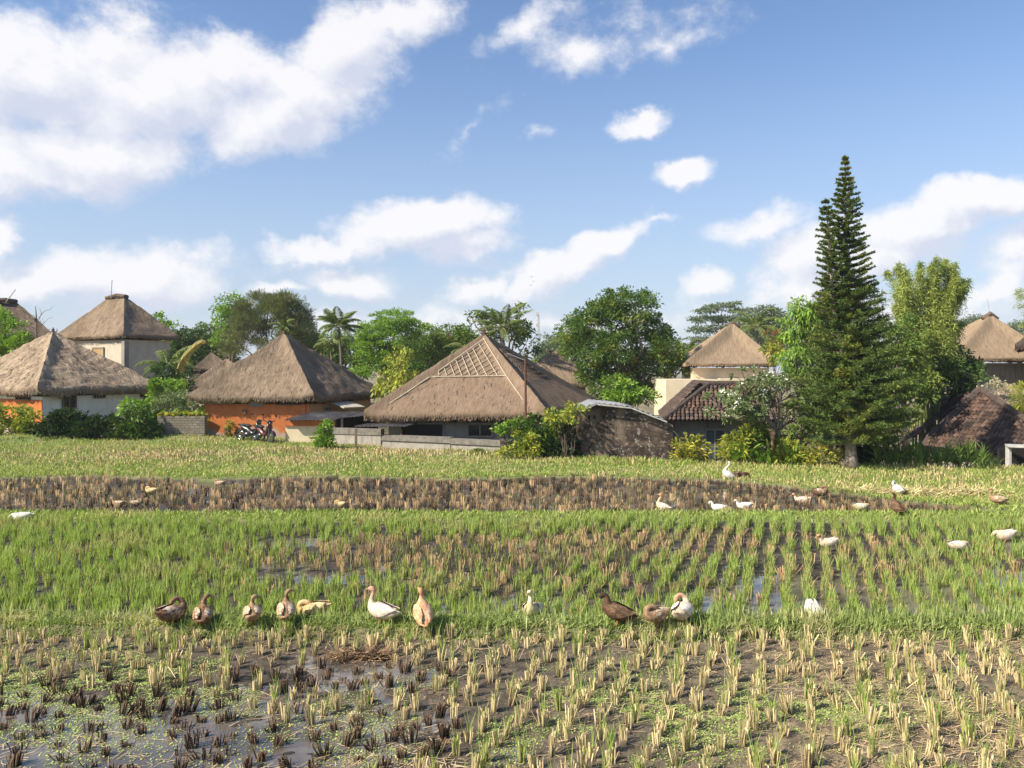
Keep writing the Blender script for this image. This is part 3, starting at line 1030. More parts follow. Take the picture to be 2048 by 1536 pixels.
hh = hh * (1 + 1.3 * edge_near * fbm(x * 1.2, y * 1.2, 2, 12))
g = G()
for q in blades(x[~dry], y[~dry], z[~dry] - 0.01, hh[~dry], 0.018 + 0.016 * RS.rand((~dry).sum()), 0.55 + 0 * hh[~dry]):
    g.quads(q)
tag(g.build('meadow_grass', MAT['grass']), 'short green grass of the far field in front of the houses', 'grass', kind='stuff')
g = G()
for q in blades(x[dry], y[dry], z[dry] - 0.01, hh[dry], 0.022 + 0.015 * RS.rand(dry.sum()), 0.15 + 0 * hh[dry]):
    g.quads(q)
tag(g.build('pale_stubble', MAT['straw_litter']), 'pale dry stubble scattered through the far grass', 'stubble', kind='stuff')

# the grassy bund with the ducks on it
n = 92000
x = (RS.rand(n) * 2 - 1) * 11.5
off = RS.normal(0.0, 0.19, n)
y = bund_y(x) + off
z = height(x, y)
ok = (z > 0.03) | (RS.rand(n) < 0.25)
x, y, z = x[ok], y[ok], z[ok]
nn = fbm(x * 1.6, y * 5, 4, 66)
hh = (0.02 + 0.05 * RS.rand(len(x))) * (0.6 + 0.9 * nn)
tall = RS.rand(len(x)) < 0.03 * (1 + 2 * sstep(1.0, 4, x))
hh = np.where(tall, 0.10 + 0.12 * RS.rand(len(x)), hh)
g = G()
for q in blades(x, y, z - 0.01, hh, 0.010 + 0.010 * RS.rand(len(x)), np.where(tall, 0.2, 0.8)):
    g.quads(q)
tag(g.build('bund_grass', MAT['grass_bund']), 'low green creeping grass on the bund where the ducks stand', 'grass', kind='stuff')


def flat_bits(x, y, z, ln, wd, ang, tilt=0.15):
    c, s_ = np.cos(ang), np.sin(ang)
    dz = RS.normal(0, tilt, len(x)) * ln / 2
    a = np.stack([c * ln / 2, s_ * ln / 2, dz], 1)
    b = np.stack([-s_ * wd / 2, c * wd / 2, RS.normal(0, tilt, len(x)) * wd / 2], 1)
    p = np.stack([x, y, z], 1)
    return np.stack([p - a - b, p + a - b * 0.8, p + a + b * 0.8, p - a + b], 1)


# floating weed on the near field
n = 330000
y = 5.5 + 3.9 * RS.rand(n)
x = (RS.rand(n) * 2 - 1) * (y * 0.80 + 1.2)
nn = fbm(x * 2.2, y * 2.6, 4, 101)
pw = np.clip(0.95 * gauss(x, y, -4.3, 8.1, 3.0, 0.75) + 0.5 * gauss(x, y, -5.0, 6.8, 1.8, 0.9) + 0.5 * gauss(x, y, 0.8, 7.3, 1.5, 0.8) + 0.75 * gauss(x, y, 2.4, 7.2, 1.7, 0.6) + 0.2 * gauss(x, y, 4, 6.5, 3, 2) + 0.3 * gauss(x, y, -1, 6.6, 1, 1) - 0.6 * gauss(x, y, -1.9, 8.2, 1.0, 0.5), 0, 1)
ok = RS.rand(n) < 0.85 * pw * sstep(0.44, 0.58, nn + 0.12 * pw)
x, y = x[ok], y[ok]
z = np.maximum(height(x, y), 0.0) + 0.006
g = G()
g.quads(flat_bits(x, y, z, 0.008 + 0.010 * RS.rand(len(x)), 0.007 + 0.008 * RS.rand(len(x)), RS.rand(len(x)) * 6.3, 0.25))
tag(g.build('water_weed', MAT['weed']), 'pale green floating weed between the stubble of the nearest field', 'water weed', kind='stuff')

# loose straw on the mud
n = 34000
y = 5.5 + 3.9 * RS.rand(n)
x = (RS.rand(n) * 2 - 1) * (y * 0.80 + 1.2)
nn = fbm(x * 1.4, y * 1.8, 4, 131)
pw = np.clip(0.25 + 0.75 * sstep(1.5, 5, x) + 0.6 * gauss(x, y, -1.9, 8.95, 0.6, 0.2) + 0.35 * gauss(x, y, -2, 6.2, 2, 0.6) - 0.2 * gauss(x, y, -4.5, 7.5, 3, 1.5), 0, 1)
ok = RS.rand(n) < pw * sstep(0.38, 0.6, nn)
x, y = x[ok], y[ok]
z = np.maximum(height(x, y), -0.002) + 0.012
g = G()
g.quads(flat_bits(x, y, z, 0.05 + 0.16 * RS.rand(len(x)) ** 2, 0.004 + 0.004 * RS.rand(len(x)), RS.normal(0.15, 0.9, len(x)), 0.12))
tag(g.build('straw_litter', MAT['straw_litter']), 'loose pieces of straw lying on the mud of the nearest field', 'straw', kind='stuff')

# clods of mud thrown up between the rows
n = 2600
y = 5.5 + 3.8 * RS.rand(n)
x = (RS.rand(n) * 2 - 1) * (y * 0.80 + 1.2)
ok = fbm(x * 1.5, y * 1.5, 3, 151) > 0.48
x, y = x[ok], y[ok]
g = G()
for i in range(len(x)):
    s = 0.008 + 0.022 * random.random() ** 2
    g.ell((x[i], y[i], gz(x[i], y[i]) + s * 0.2), (s * random.uniform(0.8, 1.6), s, s * 0.7), 6, 4)
MAT['clod'] = simple('mud_clod', (0.085, 0.066, 0.047), (0.2, 0.155, 0.105), 9, 0.9, 0.5, 0.01)
tag(g.build('mud_clods', MAT['clod']), 'small clods of mud between the stubble of the nearest field', 'mud clods', kind='stuff')

# heaps of brown and golden straw
def straw_heap(px, py, w_, h_, dpt, n, mat, label, ang=0.0, name='straw_heap'):
    c = ground_pt(px, py)
    a = RS.rand(n) * 2 * PI
    r = np.sqrt(RS.rand(n))
    xx, yy = r * np.cos(a) * w_ / 2, r * np.sin(a) * dpt / 2
    zz = h_ * np.clip(1 - r ** 2, 0, 1) * (0.6 + 0.4 * RS.rand(n))
    sz = 0.008 if c[1] < 12 else 0.02
    g = G()
    g.quads(flat_bits(xx + c[0], yy + c[1], np.maximum(height(xx + c[0], yy + c[1]), 0) + 0.01 + zz, 0.1 + 0.25 * RS.rand(n), sz * (0.6 + 0.8 * RS.rand(n)), RS.normal(ang, 0.5, n), 0.35))
    tag(g.build(name, mat), label, 'straw heap', kind='stuff')


straw_heap(722, 1318, 0.75, 0.07, 0.16, 420, MAT['straw_brown'], 'small heap of brown rotting straw at the edge of the dark pool', 0.1)
straw_heap(1870, 990, 4.2, 0.12, 1.2, 1500, MAT['straw_gold'], 'golden straw heap spread on the grass at the right', 0.1)
straw_heap(1740, 985, 2.4, 0.10, 0.9, 500, MAT['straw_gold'], 'smaller golden straw patch left of the large one', 0.1)


# ------------------------------------------------------------------ buildings
def thatch_roof(g, base, ridge, thick=0.28, amp=0.07, inset=1.0, hip=0.10, sag=0.10, seed=0, shag=0.5, res=0.14, fringe=True, tuft=0):
    """hipped thatch: base = four eave corners (near-left, near-right, far-right, far-left), ridge = one or two points
    (left, right for near and far sides)"""
    base = [np.array(p, float) + [0, 0, thick * 0.9] for p in base]
    ridge = [np.array(p, float) for p in ridge]
    if len(ridge) == 1:
        ridge = ridge * 2
    cen = sum(base) / 4
    tops = [(ridge[0], ridge[1]), (ridge[1], ridge[1]), (ridge[1], ridge[0]), (ridge[0], ridge[0])]
    for k in range(4):
        A, B = base[k], base[(k + 1) % 4]
        D, Cc = tops[k]
        L = np.linalg.norm(B - A)
        S = np.linalg.norm((D + Cc) / 2 - (A + B) / 2)
        nu, nv = max(8, int(L / res)), max(8, int(S / res))
        u = np.linspace(0, 1, nu + 1)
        v = np.linspace(0, 1, nv + 1)
        U, Vv = np.meshgrid(u, v)
        Pt = (A * (1 - U[..., None]) + B * U[..., None]) * (1 - Vv[..., None]) + (D * (1 - U[..., None]) + Cc * U[..., None]) * Vv[..., None]
        wl = (L * (1 - Vv) + np.linalg.norm(Cc - D) * Vv)
        du, dr = U * wl, (1 - U) * wl
        s = np.minimum(du, dr)
        Pt[..., 2] += hip * np.exp(-(s / 0.3) ** 2) - sag * np.sin(PI * np.clip(Vv, 0, 1)) * sstep(0, 0.8, s)
        x_, y_ = Pt[..., 0], Pt[..., 1]
        nz = (fbm(x_ * 1.1 + seed, y_ * 1.1, 3, 3) - 0.5) * 1.6 + (fbm(x_ * 5 + seed, y_ * 5 + Pt[..., 2] * 3, 3, 9) - 0.5) * shag * 1.4
        Pt[..., 2] += amp * nz
        uv = np.stack([(U - 0.5) * wl + 40 * k + seed, Vv * S + 0 * U], -1)
        # eave edge: thickness and underside
        e0 = Pt[0].copy()
        jit = 0.06 * shag * RS.randn(nu + 1)
        toc = (cen - e0)
        toc[:, 2] = 0
        ln = np.linalg.norm(toc, axis=1)[:, None]
        toc = toc / ln
        e1 = e0 - np.array([0, 0, 1.0]) * (thick * 0.45 + 0 * jit)[:, None] - toc * 0.03
        e2 = e0 - np.array([0, 0, 1.0]) * (thick + jit)[:, None] + toc * 0.10
        e3 = e2 + toc * inset + np.array([0, 0, 0.12])
        # keep the corners shared between faces
        full = np.concatenate([e3[None], e2[None], e1[None], Pt])
        uvf = np.concatenate([(uv[0] - [0, thick + inset])[None], (uv[0] - [0, thick])[None], (uv[0] - [0, thick * .5])[None], uv])
        g.grid(full, 0, uvf)
        if fringe:
            n = int(L / 0.022)
            t = RS.rand(n)
            p = A * (1 - t)[:, None] + B * t[:, None]
            outn = -(cen - p)
            outn[:, 2] = 0
            outn /= np.linalg.norm(outn, axis=1)[:, None]
            dn = np.stack([0 * t, 0 * t, -1 + 0 * t], 1)
            d = dn * 0.8 + outn * 0.25 + RS.normal(0, 0.12, (n, 3))
            ln_ = (0.04 + 0.10 * RS.rand(n))[:, None] * (0.5 + 0.5 * shag)
            st = p + dn * (thick * (0.2 + 0.6 * RS.rand(n)))[:, None] + outn * 0.02
            side = np.cross(dn, outn) * (0.012 + 0.014 * RS.rand(n))[:, None]
            g.quads(np.stack([st - side, st + side, st + d * ln_ + side * .4, st + d * ln_ - side * .4], 1))
        if tuft:
            # rough ends of grass standing off the slope
            n = int(L * S * 0.5 * tuft * 1.6)
            uu, vv = RS.rand(n), 1 - np.sqrt(RS.rand(n))
            p = (A * (1 - uu)[:, None] + B * uu[:, None]) * (1 - vv)[:, None] + (D * (1 - uu)[:, None] + Cc * uu[:, None]) * vv[:, None]
            p[:, 2] += -sag * np.sin(PI * vv) * 0.8 + 0.01
            down = ((A + B) / 2 - (D + Cc) / 2)
            down /= np.linalg.norm(down)
            nrm = np.cross(B - A, (D + Cc) / 2 - (A + B) / 2)
            nrm /= np.linalg.norm(nrm)
            if nrm[2] < 0:
                nrm = -nrm
            al = (B - A) / L
            ln_ = (0.12 + 0.22 * RS.rand(n))[:, None]
            side = al * (0.008 + 0.016 * RS.rand(n))[:, None]
            dd = down + nrm * (0.06 + 0.16 * RS.rand(n))[:, None] + al * RS.normal(0, 0.25, n)[:, None]
            g.quads(np.stack([p - side, p + side, p + dd * ln_ + side * .5, p + dd * ln_ - side * .5], 1))
    return g


def finial(g, p, s=1.0, mat=0):
    p = np.array(p, float)
    prof = [(0, 0.16), (0.08, 0.17), (0.13, 0.09), (0.2, 0.13), (0.27, 0.06), (0.33, 0.1), (0.38, 0.04), (0.46, 0.02)]
    g.tube([p + [0, 0, z * s] for z, r in prof], [r * s for z, r in prof], 8, mat)
    for k in range(4):
        a = k * PI / 2 + 0.4
        c, s_ = math.cos(a), math.sin(a)
        g.tube([p + [c * r * s, s_ * r * s, z * s] for r, z in ((0.1, 0.15), (0.2, 0.2), (0.23, 0.3), (0.17, 0.38))], [0.03 * s, 0.03 * s, 0.025 * s, 0.008], 5, mat)


def walls(g, pts, z0, z1, th=0.18, mat=0, close=True):
    n = len(pts)
    for k in range(n if close else n - 1):
        a, b = np.array(pts[k][:2], float), np.array(pts[(k + 1) % n][:2], float)
        d = (b - a) / np.linalg.norm(b - a)
        # butt the pieces end to end
        b2 = b - d * (th if close else 0)
        m = (a + b2) / 2
        nrm = np.array([-d[1], d[0]])
        L = np.linalg.norm(b2 - a)
        c = m + nrm * th / 2
        g.box((c[0], c[1], (z0 + z1) / 2), (L, th, z1 - z0), math.atan2(d[1], d[0]), mat)


def inset_pts(base, d):
    base = [np.array(p[:2], float) for p in base]
    n = len(base)
    out = []
    for k in range(n):
        p, a, b = base[k], base[k - 1], base[(k + 1) % n]
        e1, e2 = (a - p) / np.linalg.norm(a - p), (b - p) / np.linalg.norm(b - p)
        s = abs(e1[0] * e2[1] - e1[1] * e2[0])
        out.append(p + (e1 + e2) * d / s)
    return out


def on_wall(px, py, a, b):
    """where the line of sight meets the upright plane through a and b"""
    a, b = np.array(a[:2], float), np.array(b[:2], float)
    nrm = np.array([-(b - a)[1], (b - a)[0]])
    r = np.array([(px - 1024) / F, 1.0])
    d = nrm.dot(a) / nrm.dot(r)
    return P(px, py, d)


def window(parent, a, b, x0, x1, y0, y1, glass, frame, bars=0, fw=0.06, name='window', proud=0.04, hbar=False):
    """a framed window on the wall a-b filling the given part of the photograph"""
    p, q = on_wall(x0, y1, a, b), on_wall(x1, y1, a, b)
    zt, zb = on_wall((x0 + x1) / 2, y0, a, b)[2], on_wall((x0 + x1) / 2, y1, a, b)[2]
    d = (q - p)[:2]
    L = np.linalg.norm(d)
    d /= L
    rz = math.atan2(d[1], d[0])
    n = np.array([d[1], -d[0]])
    if n.dot(-p[:2]) < 0:
        n = -n
    c = (p + q)[:2] / 2 + n * proud
    g = G()
    g.box((c[0], c[1], (zt + zb) / 2), (L - 2 * fw, 0.02, zt - zb - 2 * fw), rz)
    w_ = g.build('pane', glass)
    g = G()
    cc = c + n * 0.015
    for s in (-1, 1):
        g.box((cc[0] + s * d[0] * (L - fw) / 2, cc[1] + s * d[1] * (L - fw) / 2, (zt + zb) / 2), (fw, 0.06, zt - zb - 2 * fw - 0.004), rz)
        g.box((cc[0], cc[1], (zt + zb) / 2 + s * (zt - zb - fw) / 2), (L, 0.06, fw), rz)
    for k in range(bars):
        t = (k + 1) / (bars + 1) - 0.5
        g.box((cc[0] + d[0] * t * (L - fw), cc[1] + d[1] * t * (L - fw), (zt + zb) / 2), (fw * 0.8, 0.05, zt - zb - 2 * fw - 0.004), rz)
    f = g.build(name, frame, parent)
    w_.parent = f
    return f


def house(name, label, cat, base, ridge, wall_mat_, roof_mat, inset=0.55, z0=-1.2, roof_kw=None, fin=0.9, fin_mat=None, wall_gap=0.10):
    r = empty(name)
    g = G()
    thatch_roof(g, base, ridge, **(roof_kw or {}))
    rf = g.build('roof', roof_mat, r, smooth=True)
    g = G()
    ip = inset_pts(base, inset)
    ze = min(p[2] for p in base)
    walls(g, ip, z0, ze - wall_gap, 0.18)
    g.build('wall', wall_mat_, r)
    if fin:
        g = G()
        finial(g, np.array(ridge[0]) + [0, 0, 0.0], fin)
        g.build('finial', fin_mat or MAT['clay'], rf)
    tag(r, label, cat)
    return r, ip, rf


# 1 - dark roof at the far left
b1 = [P(-30, 684, 50), P(108, 680, 52), P(85, 676, 60), P(-120, 676, 58)]
r, ip, rf = house('thatched_house', 'dark thatched roof cut by the left edge, rising behind the leafy tree', 'house', b1, [P(-14, 604, 54), P(30, 604, 55)],
                  MAT['beige'], MAT['thatch_dark'], fin=0, z0=0, inset=1.2)
g = G(); g.tube([P(12, 604, 54), P(31, 579, 54)], 0.03, 5); g.build('roof_pole', MAT['metal'], rf)
g = G(); g.tube([P(-16, 601, 53.9), P(10, 600, 54.2), P(32, 603, 54.9)], 0.22, 8, flat=0.7); g.build('ridge_cap', MAT['thatch_dark'], rf)

# 2 - two storey house
c1 = P(247, 675, 46)
ux, uy = np.array([0.5, 0.87, 0]), np.array([-0.87, 0.5, 0])
b2 = [c1 + uy * 6.9, c1, c1 + ux * 3.7, c1 + ux * 3.7 + uy * 6.9]
cen = sum(b2) / 4
r, ip, rf = house('thatched_house', 'two storey cream house with steep thatched roof and veranda', 'house', b2,
                  [cen + uy * 0.75 + [0, 0, 2.6], cen - uy * 0.75 + [0, 0, 2.6]], MAT['beige'], MAT['thatch_old'], inset=0.35, z0=-0.5, fin=0,
                  roof_kw=dict(thick=0.2, hip=0.12, shag=0.8, tuft=5, sag=0.05))
g = G(); top = cen + np.array([0, 0, 2.65]); g.tube([top + uy * 0.95, top + [0, 0, 0.12], top - uy * 0.95], 0.2, 8, flat=0.7); g.build('ridge_cap', MAT['thatch_dark'], rf)
g = G(); g.tube([P(222, 597, 49), P(224, 560, 49)], 0.025, 5); g.build('roof_pole', MAT['metal'], rf)
window(r, ip[0], ip[1], 186, 209, 694, 715, MAT['ochre'], MAT['frame'], fw=0.08)
g = G(); a = on_wall(252, 740, ip[0], ip[1]); g.box((ip[1][0], ip[1][1] - 0.02, 2.2), (0.3, 0.3, 5.4), 1.05); g.build('corner_post', MAT['greywall'], r)
vr = c1 + ux * 4.0
g = G()
for q, (sx, dd) in enumerate(((314, 48.6), (326, 51.5))):
    p = P(sx, 740, dd); g = G(); g.box((p[0], p[1], 3.5), (0.14, 0.14, 3.2)); g.build('veranda_post', MAT['greywall'], r)
g = G()
pa, pb = P(301, 752, 48.3), P(318, 752, 48.6)
g.bar(pa + [0, 0, 0.95], pb + [0, 0, 0.95], 0.06, 0.06)
for t in np.linspace(0, 1, 7):
    q = pa * (1 - t) + pb * t; g.bar(q, q + [0, 0, 0.93], 0.03, 0.03)
g.build('railing', MAT['metal'], r)
p = P(320, 752, 49); g = G(); g.box((p[0] - 0.1, p[1] + .6, p[2] - 0.1), (1.3, 2.2, 0.2), 0.3); g.build('veranda_floor', MAT['greywall'], r)
g = G(); p = P(62, 682, 47)
g.box((p[0] - .1, p[1], 2.4), (0.9, 0.9, 3.9), 0.5); g.box((p[0] - .1, p[1], 4.42), (1.1, 1.1, 0.12), 0.5); g.build('side_tower', MAT['beige'], r)

# 3 - house at the left with one white and one orange wall
c1 = P(75, 790, 36)
b3 = [c1 + uy * 8, c1, c1 + ux * 6, c1 + ux * 6 + uy * 8]
cen = sum(b3) / 4
ap3 = np.array([cen[0], cen[1], 5.02])
r, ip, rf = house('thatched_house', 'leftmost low house, shaggy grey thatch over one orange and one white wall', 'house', b3, [ap3], MAT['white'], MAT['thatch_grey'], inset=0.5, z0=-0.6,
                  roof_kw=dict(thick=0.34, hip=0.2, shag=1.3, amp=0.11, tuft=26, sag=0.02), fin=0.85)
g = G(); d = ip[1] - ip[0]; d = d / np.linalg.norm(d); nn_ = np.array([d[1], -d[0]])
m = (ip[0] + ip[1]) / 2 + nn_ * 0.012
g.box((m[0], m[1], 0.65), (np.linalg.norm(ip[1] - ip[0]) - 0.02, 0.03, 2.3), math.atan2(d[1], d[0])); g.build('orange_wall', MAT['orange'], r)
window(r, ip[1], ip[2], 123, 152, 789, 818, MAT['glass'], MAT['wood'], bars=1, fw=0.08)
window(r, ip[1], ip[2], 185, 210, 787, 797, MAT['void'], MAT['frame'], bars=3, fw=0.04, name='vent')
window(r, ip[0], ip[1], 34, 62, 793, 800, MAT['void'], MAT['wood'], bars=3, fw=0.04, name='vent')

# 4 - orange house
b4 = [P(377, 804, 36), P(627, 803, 36), np.array([-7.05, 42.5, 1.72]), np.array([-12.9, 42.5, 1.72])]
ap4 = P(568, 671, 39.3)
r, ip, rf = house('thatched_house', 'orange walled house with a tall grey brown thatched roof behind the motorbikes', 'house', b4, [ap4], MAT['orange'], MAT['thatch_old'], inset=0.40, z0=-0.5,
                  roof_kw=dict(thick=0.30, hip=0.14, shag=1.0, amp=0.10, tuft=5, sag=0.07), fin=0.55)
window(r, ip[0], ip[1], 553, 602, 802, 810, MAT['void'], MAT['wood'], bars=5, fw=0.03, name='vent')
window(r, ip[0], ip[1], 497, 527, 802, 814, MAT['greywall'], MAT['orange'], fw=0.02, name='plaster_patch', proud=0.005)
g = G(); p = on_wall(490, 823, ip[0], ip[1]); g.box(p + [0, -0.08, 0], (0.14, 0.12, 0.2)); g.build('wall_lamp', MAT['clay'], r)
g = G(); a, b = ip[1], ip[2]; d = (b - a) / np.linalg.norm(b - a); nn_ = np.array([d[1], -d[0]]); m = (a + b) / 2 + nn_ * 0.012
g.box((m[0], m[1], 0.6), (np.linalg.norm(b - a) - 0.04, 0.03, 2.0), math.atan2(d[1], d[0])); g.build('ochre_wall', MAT['ochre'], r)
window(r, ip[1], ip[2], 646, 660, 813, 822, MAT['void'], MAT['frame'], bars=2, fw=0.04, name='vent')
g = G()
q0, q1, q2, q3 = P(645, 797, 38.4), P(690, 799, 39.6), P(730, 813, 38.6), P(688, 815, 37.2)
for s in (0, 1):
    pass
V = np.array([q0, q1, q2, q3]); V2 = V - [0, 0, 0.05]
g.add(np.concatenate([V, V2]), [[0, 1, 2, 3], [7, 6, 5, 4], [0, 4, 5, 1], [1, 5, 6, 2], [2, 6, 7, 3], [3, 7, 4, 0]])
g.build('awning', MAT['palesheet'], r)

# thatched roofs further back
r, ip, rf = house('thatched_house', 'small thatched house tucked behind the left side of the orange house', 'house', [P(372, 783, 46), P(520, 783, 46), P(515, 775, 53), P(385, 775, 53)], [P(453, 720, 49)],
                  MAT['beige'], MAT['thatch_old'], roof_kw=dict(shag=0.9, hip=0.12), fin=0.6, z0=0)
r, ip, rf = house('thatched_house', 'distant brown thatched pavilion with a two tiered roof between trees left of the orange house', 'house', [P(388, 741, 60), P(462, 741, 60), P(458, 739, 64), P(392, 739, 64)], [P(423, 707, 62)],
                  MAT['beige'], MAT['thatch_dark'], roof_kw=dict(res=0.3, thick=0.2), fin=0.5, z0=0)
g = G(); thatch_roof(g, [P(378, 762, 59), P(470, 762, 59), P(466, 758, 65), P(380, 758, 65)], [P(410, 742, 61.5), P(440, 742, 61.5)], res=0.3, thick=0.2); g.build('lower_roof', MAT['tile_dark'], r)
r, ip, rf = house('thatched_house', 'far thatched roof peeping out among the trees between the orange and the latticed house', 'house', [P(784, 752, 58), P(878, 752, 58), P(870, 750, 63), P(795, 750, 63)], [P(829, 711, 60)],
                  MAT['beige'], MAT['thatch_old'], roof_kw=dict(res=0.25), fin=1.3, z0=0)
r, ip, rf = house('thatched_house', 'rounded thatched roof showing behind the right slope of the latticed roof', 'house', [P(1050, 770, 48), P(1190, 775, 48), P(1185, 770, 54), P(1060, 768, 54)], [P(1098, 712, 50), P(1112, 712, 50)],
                  MAT['beige'], MAT['thatch_old'], roof_kw=dict(hip=0.3, sag=-0.45, res=0.2), fin=1.0, z0=0)
g = G(); r = empty('tiled_house')
thatch_roof(g, [P(560, 725, 62), P(660, 725, 62), P(650, 722, 68), P(570, 722, 68)], [P(590, 689, 64), P(606, 689, 64)], res=0.4, thick=0.1, fringe=False); g.build('roof', MAT['terracotta'], r)
g = G(); walls(g, inset_pts([P(560, 725, 62), P(660, 725, 62), P(650, 722, 68), P(570, 722, 68)], 0.5), 0, 3.6); g.build('wall', MAT['beige'], r)
tag(r, 'far orange tiled roof just showing over the right slope of the orange house', 'house')

# 5 - central house with the lattice
b5 = [P(729, 842, 32), P(1092, 840, 32), np.array([4.45, 41.5, 1.2]), np.array([-4.7, 41.5, 1.2])]
ap5 = P(968, 674, 36.6)
r, ip, rf = house('thatched_house', 'large central house with a brown thatched roof carrying a pale bamboo lattice', 'house', b5, [ap5], MAT['greywall'], MAT['thatch_new'], inset=0.75, z0=-1.3,
                  roof_kw=dict(thick=0.36, hip=0.16, shag=0.75, amp=0.06, sag=0.08, tuft=2.5), fin=0.95)
fn = np.cross(b5[1] - b5[0], ap5 - b5[0]); fn /= np.linalg.norm(fn)
if fn[1] > 0: fn = -fn


def on_front(px, py, off=0.075):
    rdir = np.array([(px - 1024) / F, 1.0, -(py - 740) / F])
    o_ = np.array([0, 0, CAMZ])
    t = fn.dot(b5[0] + fn * off - o_) / fn.dot(rdir)
    return o_ + rdir * t


def zpx(x, y):
    return 700 + x / 3.938, 560 + y / 3.938


g = G()
def lat_line(x0, y0, x1, y1, wd=0.05, off=0.075):
    wd, off = wd * 0.46, off * 0.6 + 0.035
    a, b = on_front(*zpx(x0, y0), off), on_front(*zpx(x1, y1), off)
    k = max(2, int(np.linalg.norm(b - a) / 0.5))
    g.bar(a, b, wd, 0.035, up=fn)
lat_line(625, 762, 1232, 755, 0.07, 0.14)
lat_line(1050, 460, 1232, 757, 0.06, 0.24)
lat_line(1234, 760, 1360, 942, 0.055, 0.24)
lat_line(695, 718, 1052, 462, 0.05, 0.2)
lat_line(625, 763, 455, 880, 0.055, 0.26)
lat_line(453, 881, 312, 972, 0.05, 0.3)
lat_line(632, 762, 745, 690, 0.045, 0.1)
for a in ((1010, 495, 1160, 752), (965, 535, 1078, 752), (920, 560, 1012, 752), (878, 590, 945, 752), (830, 622, 882, 752), (785, 652, 825, 752), (740, 688, 762, 752), (695, 718, 703, 752)):
    lat_line(*a, 0.045, 0.13)
for a in ((703, 745, 1066, 498), (762, 750, 1088, 528), (822, 750, 1108, 565), (884, 750, 1130, 592), (948, 752, 1150, 625), (1012, 752, 1175, 662), (1080, 752, 1192, 690), (1150, 752, 1215, 718)):
    lat_line(*a, 0.026, 0.085)
g.build('bamboo_lattice', MAT['bamboo_pale'], rf)
# battens on the right slope
sn = np.cross(b5[2] - b5[1], ap5 - b5[1]); sn /= np.linalg.norm(sn)
if sn[2] < 0: sn = -sn
g = G()
for k in range(7):
    t0, t1 = 0.10 + 0.055 * k, 0.12 + 0.055 * k
    for j in range(9):
        u0 = 0.3 + j * 0.07
        a = ap5 + (b5[1] - ap5) * (1 - u0) * (0.18 + 0.06 * k) + (b5[2] - ap5) * u0 * (0.18 + 0.06 * k)
        a2 = ap5 + (b5[1] - ap5) * (1 - u0) * (0.23 + 0.06 * k) + (b5[2] - ap5) * u0 * (0.23 + 0.06 * k)
        g.bar(a + sn * 0.12, a2 + sn * 0.10, 0.06, 0.05, up=sn)
g.build('thatch_battens', MAT['thatch_dark'], rf)
# small arched hood at the right front corner of the roof
g = G()
p0 = P(1074, 836, 31.7)
th = np.linspace(0, PI, 14)
rows = []
for dy_, rr in ((-0.12, 0.40), (-0.14, 0.46), (0.2, 0.52), (1.4, 0.5), (2.4, 0.2)):
    rows.append(np.stack([p0[0] + np.cos(th) * rr * 1.05, p0[1] + dy_ + 0 * th, p0[2] - 0.25 + np.sin(th) * rr * 1.0 + 0.12 * max(0, dy_)], -1))
g.grid(np.array(rows), 0, np.stack(np.meshgrid(np.linspace(0, 1.6, 14), np.arange(5) * 0.5), -1))
g.build('arched_hood', MAT['thatch_new'], rf, smooth=True)
window(r, ip[0], ip[1], 800, 888, 846, 880, MAT['void'], MAT['frame'], bars=0, fw=0.05)
window(r, ip[0], ip[1], 934, 986, 846, 874, MAT['glass'], MAT['frame'], bars=1, fw=0.06)
window(r, ip[0], ip[1], 1022, 1055, 848, 872, MAT['void'], MAT['frame'], bars=0, fw=0.05)

# boundary walls in front of it
def boundary(name, label, p0, p1, ztop, zbot, mat, cap=0.14, th=0.22, capmat=None, capw=0.34):
    r = empty(name)
    a, b = np.array(p0), np.array(p1)
    d = (b - a)[:2]; L = np.linalg.norm(d); d /= L
    rz = math.atan2(d[1], d[0])
    m = (a + b) / 2
    g = G(); g.box((m[0], m[1], (ztop - cap + zbot) / 2), (L, th, ztop - cap - zbot), rz)
    g.build('wall', mat, r)
    if cap:
        g = G(); g.box((m[0], m[1], ztop - cap / 2), (L + 0.06, capw, cap - 0.003), rz)
        g.build('coping', capmat or MAT['wallcap'], r)
    tag(r, label, 'wall')
    return r


boundary('garden_wall', 'low pale plaster wall with a grey coping between the orange shed and the central house', P(668, 870, 33.8)[:2], P(764, 870, 33.0)[:2], 0.72, -0.5, MAT['lowwall'], cap=0.26, capw=0.3)
boundary('garden_wall', 'long low grey wall under the dark window of the central house', P(768, 870, 31.6)[:2], P(903, 870, 30.4)[:2], 0.60, -1.2, MAT['lowwall'], cap=0.22)
boundary('garden_wall', 'stained low wall segment with thick coping left of the climbing vine', P(905, 870, 30.1)[:2], P(1003, 870, 29.2)[:2], 0.58, -1.2, MAT['lowwall'], cap=0.2)
boundary('garden_wall', 'short grey wall segment half covered by the climbing vine', P(1003, 870, 28.9)[:2], P(1055, 870, 28.7)[:2], 0.66, -1.2, MAT['greywall'], cap=0.1)
boundary('stone_wall', 'old stone block wall with mossy top beside the orange house', P(318, 870, 35.6)[:2], P(412, 870, 35.6)[:2], 1.12, -0.6, MAT['block'], cap=0.0, th=0.35)
g = G(); pts = RS.rand(260, 2)
xx = -16.0 + 2.1 * pts[:, 0]; g.quads(flat_bits(xx, 35.6 + 0.3 * (pts[:, 1] - 0.5), 1.12 + 0.12 * RS.rand(260), 0.16 + 0 * xx, 0.08 + 0 * xx, RS.rand(260) * 6, 0.8))
tag(g.build('wall_moss', MAT['leaf_croton']), 'brownish moss and creepers growing on top of the stone block wall', 'moss', kind='stuff')


